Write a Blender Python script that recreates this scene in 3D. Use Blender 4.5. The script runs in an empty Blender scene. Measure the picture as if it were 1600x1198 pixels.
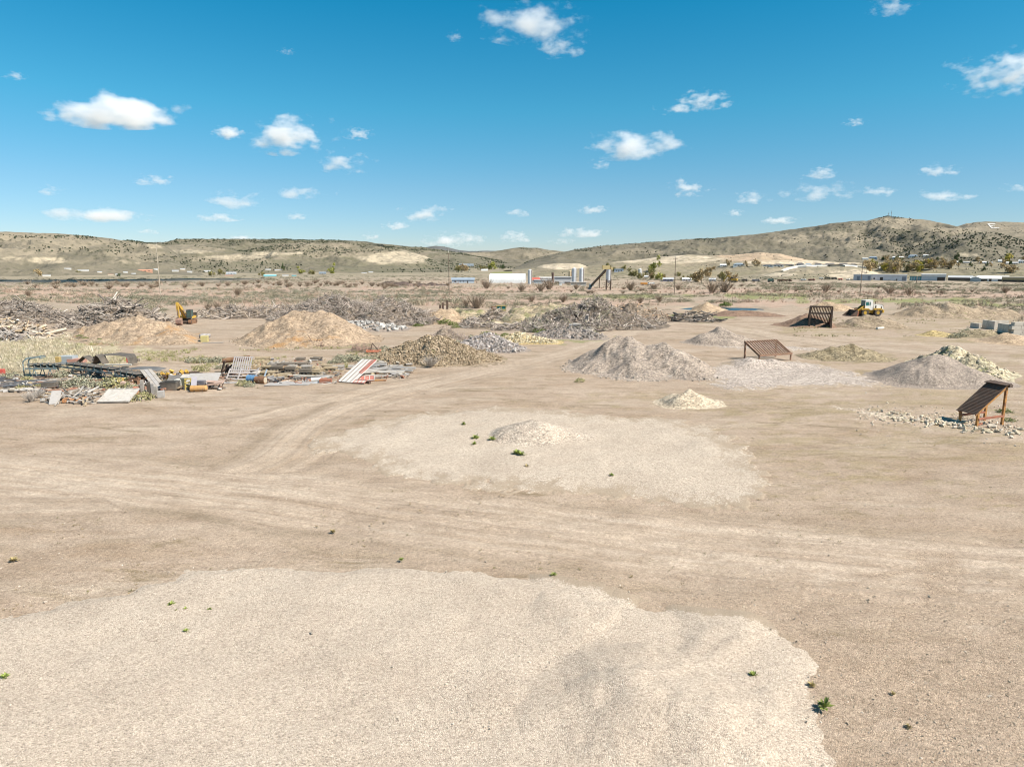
import bpy, math, random
import numpy as np
from mathutils import Vector, Matrix, Euler
R=math.radians
rnd=random.Random(7); rng=np.random.default_rng(11)
S=bpy.context.scene; COL=S.collection
# ------------------------------------------------------------------ camera
FOC=1066.0; PITCH=math.atan((599-408)/FOC); CH=12.0
cp,sp=math.cos(PITCH),math.sin(PITCH)
cam=bpy.data.cameras.new('camera'); cam.sensor_width=36; cam.lens=36*FOC/1600; cam.clip_start=.1; cam.clip_end=90000
co=bpy.data.objects.new('camera',cam); COL.objects.link(co); co.location=(0,0,CH); co.rotation_euler=(math.pi/2-PITCH,0,0); S.camera=co
def ray(px,py):
    a=(px-800)/FOC; c=-(py-599)/FOC
    return Vector((a, cp+c*sp, -sp+c*cp))
def proj(x,y,z):
    z=z-CH; dep=y*cp-z*sp; up=y*sp+z*cp
    return 800+FOC*x/dep, 599-FOC*up/dep
# ------------------------------------------------------------------ numpy noise
def _h(ix,iy,s):
    h=(ix*374761393+iy*668265263+s*974634777)&0xffffffff
    h=((h^(h>>13))*1274126177)&0xffffffff
    h=((h^(h>>15))*2246822519)&0xffffffff
    return ((h^(h>>16))&0xffff)/32767.5-1
def vn(x,y,s=0):
    x=np.asarray(x,float); y=np.asarray(y,float)
    xi=np.floor(x); yi=np.floor(y); fx=x-xi; fy=y-yi; xi=xi.astype(np.int64); yi=yi.astype(np.int64)
    fx=fx*fx*fx*(fx*(fx*6-15)+10); fy=fy*fy*fy*(fy*(fy*6-15)+10)
    a=_h(xi,yi,s); b=_h(xi+1,yi,s); c=_h(xi,yi+1,s); d=_h(xi+1,yi+1,s)
    return a+(b-a)*fx+(c-a)*fy+(a-b-c+d)*fx*fy
def fbm(x,y,o=4,s=0,g=.5):
    t=0; amp=1; n=0; x=np.asarray(x,float); y=np.asarray(y,float)
    for i in range(o):
        t=t+vn(x,y,s+i*17)*amp; n+=amp; amp*=g
        x,y=x*1.62+y*1.22+3.7, y*1.62-x*1.22+1.3
    return t/n*1.6
def ridged(x,y,o=4,s=0):
    t=0; amp=1; n=0
    for i in range(o):
        t=t+(1-2*np.abs(vn(x,y,s+i*13)))*amp; n+=amp; amp*=.5
        x,y=x*1.62+y*1.22+3.7, y*1.62-x*1.22+1.3
    return t/n
def sm(a,b,x):
    t=np.clip((np.asarray(x,float)-a)/(b-a),0,1); return t*t*(3-2*t)
# ------------------------------------------------------------------ terrain
PONDS=[]           # (cx,cy,rx,ry) filled below
def gz(x,y):
    x=np.asarray(x,float); y=np.asarray(y,float); d=np.hypot(x,y)
    z=-12*sm(260,1400,d)
    z=z+fbm(x/9,y/9,3,1)*.06*sm(8,30,d)+fbm(x/40,y/40,3,2)*.28*sm(80,190,d)+fbm(x/110,y/70,4,3)*1.3*sm(210,420,d)
    z=z+(fbm(x/1.3,y/1.1,2,61)*.018+fbm(x/3.2,y/2.2,2,62)*.03)*(1-sm(60,110,d))
    for cx,cy,rx,ry in PONDS:
        q=np.hypot((x-cx)/rx,(y-cy)/ry); z=z-1.5*(1-sm(.75,1.25,q))
    return z
def at(px,py,h=0.0):
    r=ray(px,py); z=0.0; q=None
    for i in range(16):
        zz=float(gz(*((r.x*((z+h-CH)/r.z)),(r.y*((z+h-CH)/r.z)))))
        if abs(zz-z)<.004: z=zz; break
        z=z+.75*(zz-z)
    t=(z+h-CH)/r.z
    return Vector((r.x*t,r.y*t,z))
def ond(px,d,py=None):
    """ground point on column px at forward distance d"""
    r=ray(px,py if py else 560); x=r.x*d/r.y; return Vector((x,d,float(gz(x,d))))
def topz(px,py,d):
    r=ray(px,py); return CH+r.z*d/r.y
def far(px,py,d):
    r=ray(px,py); t=d/r.y; return Vector((r.x*t,d,CH+r.z*t))
def mpp(p): return (p.y*cp+(CH-p.z)*sp)/FOC
for (pxa,pxb,pya,pyb) in [(1068,1188,477.5,485.5),(1312,1345,479.5,485)]:
    a=at(pxa,(pya+pyb)/2); b=at(pxb,(pya+pyb)/2); f=at((pxa+pxb)/2,pya); n=at((pxa+pxb)/2,pyb)
    PONDS.append(((a.x+b.x)/2,(f.y+n.y)/2,(b.x-a.x)/2,(f.y-n.y)/2*.62))
# ------------------------------------------------------------------ mesh helpers
def tag(o,label=None,cat=None,group=None,kind=None):
    if label: o['label']=label
    if cat: o['category']=cat
    if group: o['group']=group
    if kind: o['kind']=kind
    return o
def mk(name,V,Fs,mats=None,parent=None,attrs=None,tint=None,mi=None,smooth=False,link=True,loc=None):
    V=np.asarray(V,np.float32).reshape(-1,3)
    Fs=[np.asarray(f,np.int32) for f in Fs if len(f)]
    me=bpy.data.meshes.new(name); me.vertices.add(len(V)); me.vertices.foreach_set('co',V.ravel())
    idx=np.concatenate([f.ravel() for f in Fs]); cnt=np.concatenate([np.full(len(f),f.shape[1],np.int32) for f in Fs])
    st=np.concatenate([[0],np.cumsum(cnt)[:-1]]).astype(np.int32)
    me.loops.add(len(idx)); me.loops.foreach_set('vertex_index',idx)
    me.polygons.add(len(cnt)); me.polygons.foreach_set('loop_start',st)
    if mi is not None: me.polygons.foreach_set('material_index',np.asarray(mi,np.int32))
    me.polygons.foreach_set('use_smooth',np.full(len(cnt),bool(smooth)))
    if attrs:
        for k,a in attrs.items():
            t=me.attributes.new(k,'FLOAT','POINT'); t.data.foreach_set('value',np.asarray(a,np.float32))
    if tint is not None:
        t=me.attributes.new('tint','FLOAT_COLOR','POINT'); c=np.ones((len(V),4),np.float32); c[:,:3]=tint; t.data.foreach_set('color',c.ravel())
    for m in (mats if isinstance(mats,(list,tuple)) else [mats]):
        if m: me.materials.append(m)
    me.update(calc_edges=True)
    if not link: return me
    o=bpy.data.objects.new(name,me); COL.objects.link(o)
    if parent: o.parent=parent
    if loc is not None: o.location=loc
    return o
def empty(name,loc,rz=0,label=None,cat=None,group=None):
    o=bpy.data.objects.new(name,None); COL.objects.link(o); o.location=loc; o.rotation_euler=(0,0,rz); o.empty_display_size=.3
    return tag(o,label,cat,group)
def inst(o,loc=None,rz=None,sc=None,label=None,group=None,mesh=None):
    c=o.copy(); COL.objects.link(c)
    if loc is not None: c.location=loc
    if rz is not None: c.rotation_euler=(0,0,rz)
    if sc is not None: c.scale=(sc,)*3 if not hasattr(sc,'__len__') else sc
    if label: c['label']=label
    if group: c['group']=group
    for ch in o.children:
        k=ch.copy(); COL.objects.link(k); k.parent=c
        for g in ch.children:
            q=g.copy(); COL.objects.link(q); q.parent=k
    return c
class MB:
    def __init__(s): s.v=[]; s.q=[]; s.t=[]; s.n=0
    def add(s,V,q=(),t=()):
        V=np.asarray(V,float).reshape(-1,3)
        for f in q:
            (s.q if len(f)==4 else s.t if len(f)==3 else s._ng(f)).append([i+s.n for i in f]) if len(f) in(3,4) else s._fan([i+s.n for i in f])
        for f in t: s.t.append([i+s.n for i in f])
        s.v.append(V); s.n+=len(V); return s
    def _fan(s,f):
        for i in range(1,len(f)-1): s.t.append([f[0],f[i],f[i+1]])
    def box(s,c,size,rot=None):
        x,y,z=[k/2 for k in size]
        V=[Vector(p) for p in [(-x,-y,-z),(x,-y,-z),(x,y,-z),(-x,y,-z),(-x,-y,z),(x,-y,z),(x,y,z),(-x,y,z)]]
        if rot is not None:
            M=(rot if isinstance(rot,Matrix) else Euler(rot).to_matrix()); V=[M@p for p in V]
        return s.add([p+Vector(c) for p in V],[(0,3,2,1),(4,5,6,7),(0,1,5,4),(1,2,6,5),(2,3,7,6),(3,0,4,7)])
    def bar(s,a,b,w,h=None):
        a,b=Vector(a),Vector(b); d=b-a; M=d.to_track_quat('Z','Y').to_matrix()
        return s.box((a+b)/2,(w,h or w,d.length),M)
    def cyl(s,a,b,r0,r1=None,n=12,caps=True):
        a,b=Vector(a),Vector(b); r1=r0 if r1 is None else r1; M=(b-a).to_track_quat('Z','Y').to_matrix()
        V=[]; 
        for p,r in((a,r0),(b,r1)):
            for i in range(n):
                t=2*math.pi*i/n; V.append(p+M@Vector((r*math.cos(t),r*math.sin(t),0)))
        F=[(i,(i+1)%n,n+(i+1)%n,n+i) for i in range(n)]
        s.add(V,F)
        if caps:
            b0=s.n-2*n; s._fan([b0+i for i in range(n)][::-1]); s._fan([b0+n+i for i in range(n)])
        return s
    def prism(s,prof,w,axis='y',off=0.0):
        """profile in (x,z), extruded along y by w centred at off"""
        n=len(prof); V=[(p[0],off-w/2,p[1]) for p in prof]+[(p[0],off+w/2,p[1]) for p in prof]
        s.add(V,[(i,(i+1)%n,n+(i+1)%n,n+i) for i in range(n)]); b=s.n-2*n
        s._fan([b+i for i in range(n)]); s._fan([b+n+i for i in range(n)][::-1]); return s
    def build(s,name,m,parent=None,loc=None,smooth=False):
        return mk(name,np.concatenate(s.v),[np.array(s.q,int).reshape(-1,4),np.array(s.t,int).reshape(-1,3)],m,parent,smooth=smooth,loc=loc)
def bevel(o,w=.03,seg=2):
    b=o.modifiers.new('bevel','BEVEL'); b.width=w; b.segments=seg; b.limit_method='ANGLE'; return o
# ------------------------------------------------------------------ materials
class G:
    def __init__(s,name,rough=.9):
        s.m=bpy.data.materials.new(name); s.m.use_nodes=True; s.t=s.m.node_tree; s.b=s.t.nodes['Principled BSDF']
        s.b.inputs['Roughness'].default_value=rough; s.b.inputs['Specular IOR Level'].default_value=.25
    def n(s,t,**k):
        n=s.t.nodes.new('ShaderNode'+t)
        for a,v in k.items(): setattr(n,a,v)
        return n
    def put(s,inp,v):
        if isinstance(v,bpy.types.NodeSocket): s.t.links.new(v,inp)
        elif hasattr(v,'__len__') and len(v)==3 and inp.type=='RGBA': inp.default_value=(*v,1)
        else: inp.default_value=v
    def pos(s): return s.n('NewGeometry').outputs['Position']
    def obj(s): return s.n('TexCoord').outputs['Object']
    def scale(s,v,k):
        n=s.n('VectorMath',operation='MULTIPLY'); s.put(n.inputs[0],v); n.inputs[1].default_value=k if hasattr(k,'__len__') else (k,)*3; return n.outputs[0]
    def noise(s,v,sc,det=4,ro=.55,dist=0):
        n=s.n('TexNoise'); s.put(n.inputs['Vector'],v); n.inputs['Scale'].default_value=sc; n.inputs['Detail'].default_value=det; n.inputs['Roughness'].default_value=ro; n.inputs['Distortion'].default_value=dist; return n.outputs[0]
    def vor(s,v,sc,out='Color',rnd_=1):
        n=s.n('TexVoronoi'); s.put(n.inputs['Vector'],v); n.inputs['Scale'].default_value=sc; n.inputs['Randomness'].default_value=rnd_; return n.outputs[out]
    def attr(s,name,out='Fac'): return s.n('Attribute',attribute_name=name).outputs[out]
    def math(s,op,a,b=0.0,c=0.0,clamp=False):
        n=s.n('Math',operation=op,use_clamp=clamp); s.put(n.inputs[0],a); s.put(n.inputs[1],b); s.put(n.inputs[2],c); return n.outputs[0]
    def rng(s,v,a,b,c=0.0,d=1.0):
        n=s.n('MapRange'); s.put(n.inputs['Value'],v)
        for k,x in zip(('From Min','From Max','To Min','To Max'),(a,b,c,d)): n.inputs[k].default_value=x
        return n.outputs[0]
    def ramp(s,f,st,interp='LINEAR'):
        n=s.n('ValToRGB'); s.put(n.inputs[0],f); e=n.color_ramp.elements; n.color_ramp.interpolation=interp
        while len(e)<len(st): e.new(.5)
        for i,(p,c) in enumerate(st): e[i].position=p; e[i].color=(*c,1) if len(c)==3 else c
        return n.outputs[0]
    def mix(s,f,a,b,mode='MIX'):
        n=s.n('Mix',data_type='RGBA',blend_type=mode); s.put(n.inputs[0],f); s.put(n.inputs[6],a); s.put(n.inputs[7],b); return n.outputs[2]
    def col(s,c): s.put(s.b.inputs['Base Color'],c); return s
    def bump(s,h,st=.5,dist=.1):
        n=s.n('Bump'); n.inputs['Strength'].default_value=st; n.inputs['Distance'].default_value=dist; s.put(n.inputs['Height'],h); s.put(s.b.inputs['Normal'],n.outputs[0]); return s
_M={}; DUST=0.0
def pm(name,c,var=.25,sc=2.0,rough=.85,metal=0.0,c2=None,tint=False,bump=0.0):
    """painted / worn plain surface: base colour broken up by two noises, second colour as wear"""
    if name in _M: return _M[name]
    g=G(name,rough); v=g.obj(); n1=g.noise(v,sc,6,.65)
    base=g.mix(g.rng(n1,.35,.65),tuple(x*(1-var) for x in c),tuple(min(1,x*(1+var)) for x in c))
    if c2: base=g.mix(g.rng(g.noise(v,sc*.7+.31,5,.7),.52,.62),base,c2)
    if tint: base=g.mix(1.0,base,g.attr('tint','Color'),'MULTIPLY')
    if DUST: base=g.mix(g.rng(g.noise(v,.9,5,.65),.35,.7,DUST*.5,DUST*1.4),base,(.36,.295,.225))
    g.col(base); g.b.inputs['Metallic'].default_value=metal
    if bump: g.bump(n1,.6,bump)
    _M[name]=g.m; return g.m
def tintmat(name,rough=.9,sc=6,amt=.3,trans=0):
    if name in _M: return _M[name]
    g=G(name,rough); n=g.noise(g.pos(),sc,4,.6)
    g.col(g.mix(1.0,g.attr('tint','Color'),g.ramp(n,[(.3,(1-amt,)*3),(.7,(1+amt,)*3)]),'MULTIPLY'))
    _M[name]=g.m; return g.m
# ------------------------------------------------------------------ light and sky
EL,AZ=48.0,116.0
SUN=Vector((math.sin(R(AZ))*math.cos(R(EL)),math.cos(R(AZ))*math.cos(R(EL)),math.sin(R(EL))))
w=bpy.data.worlds.new('World'); S.world=w; w.use_nodes=True; nt=w.node_tree; bg=nt.nodes['Background']
sk=nt.nodes.new('ShaderNodeTexSky'); sk.sky_type='NISHITA'; sk.sun_disc=False; sk.sun_elevation=R(EL); sk.sun_rotation=R(AZ)
sk.altitude=1600; sk.air_density=1.0; sk.dust_density=.25; sk.ozone_density=4
tcw=nt.nodes.new('ShaderNodeTexCoord'); sxz=nt.nodes.new('ShaderNodeSeparateXYZ'); crw=nt.nodes.new('ShaderNodeValToRGB')
mu=nt.nodes.new('ShaderNodeMix'); mu.data_type='RGBA'; mu.blend_type='MULTIPLY'; mu.inputs[0].default_value=1
for i,(p_,c_) in enumerate([(0,(.64,.64,.71)),(.1,(.53,.74,.75)),(.2,(.29,.88,.85)),(.36,(.02,.86,.92)),(1,(.25,.75,.8))]):
    e_=crw.color_ramp.elements[i] if i<2 else crw.color_ramp.elements.new(p_); e_.position=p_; e_.color=(*c_,1)
nt.links.new(tcw.outputs['Generated'],sxz.inputs[0]); nt.links.new(sxz.outputs['Z'],crw.inputs[0]); nt.links.new(crw.outputs[0],mu.inputs[7])
nt.links.new(sk.outputs[0],mu.inputs[6]); nt.links.new(mu.outputs[2],bg.inputs[0]); bg.inputs[1].default_value=.092
l=bpy.data.lights.new('sun','SUN'); l.energy=5.0; l.angle=R(.5); l.color=(1,.945,.862)
lo=bpy.data.objects.new('sun',l); COL.objects.link(lo); lo.rotation_euler=SUN.to_track_quat('Z','Y').to_euler(); lo.location=(60,-40,80)
S.view_settings.view_transform='Standard'; S.view_settings.look='None'; S.view_settings.exposure=.73; S.view_settings.gamma=1
S.cycles.volume_bounces=8; S.cycles.max_bounces=10; S.cycles.diffuse_bounces=3
S.cycles.use_denoising=True; S.cycles.pixel_filter_type='BLACKMAN_HARRIS'; S.cycles.filter_width=1.05
# clouds: real bodies of vapour, kilometres away
def cloud_mat(name,dens,sc):
    g=G(name); n=g.t.nodes; n.remove(g.b); o=[q for q in n if q.type=='OUTPUT_MATERIAL'][0]
    v=g.n('VolumePrincipled'); v.inputs['Color'].default_value=(1,1,1,1); v.inputs['Anisotropy'].default_value=.1; g.t.links.new(v.outputs[0],o.inputs['Volume'])
    tc=g.n('TexCoord'); oi=g.n('ObjectInfo')
    sub=g.n('VectorMath',operation='SUBTRACT'); sub.inputs[1].default_value=(.5,.5,.38); g.put(sub.inputs[0],tc.outputs['Generated'])
    ln=g.n('VectorMath',operation='LENGTH'); g.put(ln.inputs[0],g.scale(sub.outputs[0],(2.1,2.1,1.75)))
    no=g.n('TexNoise',noise_dimensions='4D'); no.inputs['Scale'].default_value=sc; no.inputs['Detail'].default_value=6; no.inputs['Roughness'].default_value=.6
    g.put(no.inputs['Vector'],g.scale(tc.outputs['Object'],(1,1,1.9))); g.put(no.inputs['W'],g.math('MULTIPLY',oi.outputs['Random'],60))
    n2=g.n('TexNoise',noise_dimensions='4D'); n2.inputs['Scale'].default_value=sc*.3; n2.inputs['Detail'].default_value=1
    g.put(n2.inputs['Vector'],tc.outputs['Object']); g.put(n2.inputs['W'],g.math('MULTIPLY',oi.outputs['Random'],31))
    a=g.math('MULTIPLY_ADD',no.outputs[0],3.5,-1.66); a=g.math('ADD',a,g.math('MULTIPLY',n2.outputs[0],.75))
    s=g.math('SUBTRACT',a,ln.outputs['Value'])
    g.put(v.inputs['Density'],g.rng(s,-.05,1.0,0,dens)); return g.m
def ico(sub):
    import bmesh
    bm=bmesh.new(); bmesh.ops.create_icosphere(bm,subdivisions=sub,radius=1); bm.verts.ensure_lookup_table()
    V=np.array([v.co[:] for v in bm.verts]); F=np.array([[v.index for v in f.verts] for f in bm.faces]); bm.free(); return V,F
ICO1,ICO2,ICO3=ico(1),ico(2),ico(3)
CLOUDS=[(184,171,172,34,'long white cloud with a ragged tail above the mottled hills'),(450,207,124,48,'plump white cloud, largest left of the middle sky'),(540,251,74,30,'ragged white cloud just below the plump one'),
(990,223,132,38,'slanting ragged cloud in the middle of the right sky'),(835,32,150,46,'big broken cloud at the top edge of the sky'),(870,70,78,28,'lower piece beneath the big broken top cloud'),(1582,107,112,50,'bright cloud cut by the right edge of the picture'),
(1105,152,70,26,'upper half of the double wisp right of the top cloud'),(1068,168,70,16,'lower half of the double wisp right of the top cloud'),(1395,6,60,22,'torn cloud shred at the top right edge'),
(360,206,54,16,'small flat cloud touching the plump white one'),(559,206,42,18,'small puffy cloud right of the plump one'),(240,280,54,14,'small flat faint cloud over the bare hill'),(470,299,82,16,'thin flat cloud right of centre left sky'),(368,311,82,22,'low humped cloud above the middle mesa'),
(77,295,42,13,'small oval cloud near the left edge'),(150,334,150,17,'long thin low bank over the left hill'),(340,338,58,12,'thin low cloud under the humped one'),(462,337,32,10,'tiny low oval cloud over the mesa'),(674,333,84,24,'flat based white cloud left of the white pole'),
(620,352,40,12,'tiny cloud under the flat based one'),(710,373,90,20,'low wide cloud sitting on the far blue mountain'),(800,369,60,16,'low cloud right of the blue mountain cloud'),(905,362,70,14,'low streaky cloud above the round hill'),(925,326,44,12,'small cloud above the streaky one'),(812,331,46,12,'faint flat cloud above the silo yard'),
(1075,292,64,24,'bright rounded cloud above the bare plateau'),(1175,307,52,16,'left member of the three low clouds over the antenna hill'),(1282,296,84,26,'bright humped cloud over the antenna hill'),(1215,343,52,10,'thin white cloud skimming the hill top'),(1380,297,52,13,'small cloud right of the humped one'),(1470,264,50,15,'white cloud right above the antenna masts'),(1470,305,72,13,'flat low cloud over the lettered hill'),(1282,268,46,16,'slanting wisp above the humped cloud'),(1338,189,30,11,'lone tiny wisp in the right sky'),(1598,292,40,12,'low cloud cut by the right frame edge'),
(22,117,28,9,'tiny faint wisp high at far left'),(448,80,20,9,'tiny faint puff high in the left sky'),(711,56,26,12,'small faint puff left of the top cloud'),(938,255,30,14,'small torn wisp under the slanting cloud'),(1150,331,30,9,'tiny low puff over the plateau'),(370,372,60,8,'sliver of cloud on the mesa skyline'),(235,361,34,7,'sliver of cloud over the gap in the hills'),(585,369,34,10,'tiny low cloud over the sandy slope'),(880,376,44,9,'low sliver of cloud over the saddle')]
CM=[cloud_mat('cloud_near',.026,3.8),cloud_mat('cloud_middle',.015,3.8),cloud_mat('cloud_far',.0085,3.8)]
def cloud(px,py,w_,h_,lab):
    r=ray(px,py); e=math.atan2(r.z,math.hypot(r.x,r.y)); D=min(900/math.tan(max(e,.012)),15000)
    q=r.normalized()*(D/math.cos(e)); q.z+=CH; k=q.length/FOC
    sx=.71; sz=h_/w_*.68; V=ICO3[0]*np.array([sx,max(sx*.55,sz),sz])
    o=mk('cloud',V,[ICO3[1]],CM[0 if D<5500 else 1 if D<9500 else 2],loc=q); o.scale=(w_*k,)*3; o.rotation_euler=(0,0,rnd.uniform(-.3,.3))
    return tag(o,lab,'cloud','clouds scattered over the sky')
for c in CLOUDS: cloud(*c)
# ------------------------------------------------------------------ ground sheet
TRACKS=[([(-150,716),(200,750),(500,783),(800,823),(1100,860),(1400,890),(1750,918)],3.6,1),
 ([(-150,775),(150,772),(330,748),(430,712),(478,668),(560,630),(700,594),(820,567),(920,541),(980,519),(1040,503)],3.0,.65),
 ([(380,655),(560,612),(700,585),(800,566)],1.6,.7),([(1750,575),(1420,548),(1260,532),(1120,508),(1000,502)],3.5,.7),([(280,515),(420,520),(600,523),(700,520)],4,.5),([(200,500),(330,505),(480,500)],4,.5)]
def polydist(x,y,P):
    best=np.full(x.shape,1e9); lat=np.zeros(x.shape)
    for a,b in zip(P[:-1],P[1:]):
        dx,dy=b.x-a.x,b.y-a.y; L2=dx*dx+dy*dy
        t=np.clip(((x-a.x)*dx+(y-a.y)*dy)/L2,0,1); ex=x-a.x-t*dx; ey=y-a.y-t*dy
        d=np.hypot(ex,ey); s=np.sign(dx*ey-dy*ex)*d; m=d<best; best=np.where(m,d,best); lat=np.where(m,s,lat)
    return best,lat
def smoothpoly(pts,n=8):
    P=[at(*p) for p in pts]; out=[]
    for i in range(len(P)-1):
        p0=P[max(i-1,0)];p1=P[i];p2=P[i+1];p3=P[min(i+2,len(P)-1)]
        for k in range(n):
            t=k/n; out.append(.5*((2*p1)+(p2-p0)*t+(2*p0-5*p1+4*p2-p3)*t*t+(3*p1-p0-3*p2+p3)*t**3))
    out.append(P[-1]); return out
def build_ground():
    na,nr=1000,820
    az=np.linspace(-1,1,na); az=R(46)*az+R(44)*az**5
    rr=np.concatenate([np.exp(np.linspace(math.log(4.0),math.log(10),24))[:-1],np.exp(np.linspace(math.log(10),math.log(70),560))[:-1],np.exp(np.linspace(math.log(70),math.log(60000.0),430))]); nr=len(rr)
    A,RR=np.meshgrid(az,rr); x=(RR*np.sin(A)).ravel(); y=(RR*np.cos(A)).ravel(); d=np.hypot(x,y)
    z=gz(x,y)
    trk=np.zeros(x.shape); lat=np.zeros(x.shape); near=d<260
    xn,yn=x[near],y[near]; tn=np.zeros(xn.shape); ln=np.zeros(xn.shape)
    for pts,hw,stg in TRACKS:
        b,l=polydist(xn,yn,smoothpoly(pts)); wgt=stg*(1-sm(hw*.45,hw*1.4,b+fbm(xn/6,yn/6,3,5)*hw*.3))
        m=wgt>tn; tn=np.where(m,wgt,tn); ln=np.where(m,l+hw*9,ln)
    trk[near]=tn; lat[near]=ln
    z=z-trk*.05+np.where(trk>.3,vn(lat*2.2,x*.02,4)*.06*trk,0)
    px,py=proj(x,y,z); ok=y>5
    def ell(cx,cy,rx,ry,soft=.35,seed=9,fr=1.0):
        q=np.hypot((px-cx)/rx,(py-cy)/ry)+fbm(px/22*fr,py/5*fr,3,seed)*soft
        return np.where(ok,1-sm(.75,1.15,q),0)
    grn=np.maximum.reduce([ell(990,463,90,3.2,.5),ell(1190,463,70,4.5,.5),ell(1420,470,160,4,.6),ell(1560,476,90,3,.6),ell(780,407,1,1),ell(1080,497,60,5,.7),ell(200,528,55,8,.8)*.7,ell(900,530,60,6,.8)*.8,ell(540,541,40,3,.6)*.7,ell(790,426,30,2.4,.3)*1.2])
    pink=np.maximum.reduce([ell(1180,456,260,4,.6),ell(1480,461,220,5,.6),ell(860,474,200,7,.6),ell(340,470,90,10,.7),ell(1210,474,120,5,.6),ell(780,452,220,4,.7),ell(150,460,260,8,.8),ell(700,480,80,8,.7)])
    dry=np.maximum.reduce([ell(60,550,150,26,.5),ell(20,570,60,20,.5)])
    olive=np.maximum.reduce([ell(1330,560,75,9,.5),ell(1500,610,160,40,.9)*.6,ell(1400,700,260,55,1.1)*.55,ell(1310,515,80,7,.9)*.7,ell(1480,530,120,6,.7)*.8,ell(1100,628,200,12,1.0)*.5,ell(1260,640,130,14,.9)*.6,ell(1500,500,120,22,1)*.6])
    coarse=np.maximum.reduce([ell(1450,1050,330,150,.5,fr=.3),ell(1250,930,420,45,.6,fr=.4)*.7,ell(800,850,420,25,.7,fr=.4)*.5])
    wild=np.where(d>150,1,0)*sm(158,200,d+fbm(x/30,y/14,4,21)*22)
    # the yard reaches further back right of the middle
    idx=np.arange(na*nr).reshape(nr,na)
    Q=np.stack([idx[:-1,:-1],idx[:-1,1:],idx[1:,1:],idx[1:,:-1]],-1).reshape(-1,4)
    o=mk('ground',np.stack([x,y,z],1),[Q],ground_mat(),attrs=dict(trk=trk,lat=lat,grn=grn,pink=pink,dry=dry,olive=olive,coarse=coarse,wild=wild),smooth=True)
    tag(o,kind='structure'); return o
def pebble(g,p,sizes,cols,strength):
    """pebble colours: random cell values at several sizes"""
    c=None
    for s,wt in sizes:
        v=g.vor(p,s,'Color'); sep=g.n('SeparateColor'); g.put(sep.inputs[0],v)
        r=g.ramp(sep.outputs[0],cols); c=r if c is None else g.mix(wt,c,r)
    return c
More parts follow.
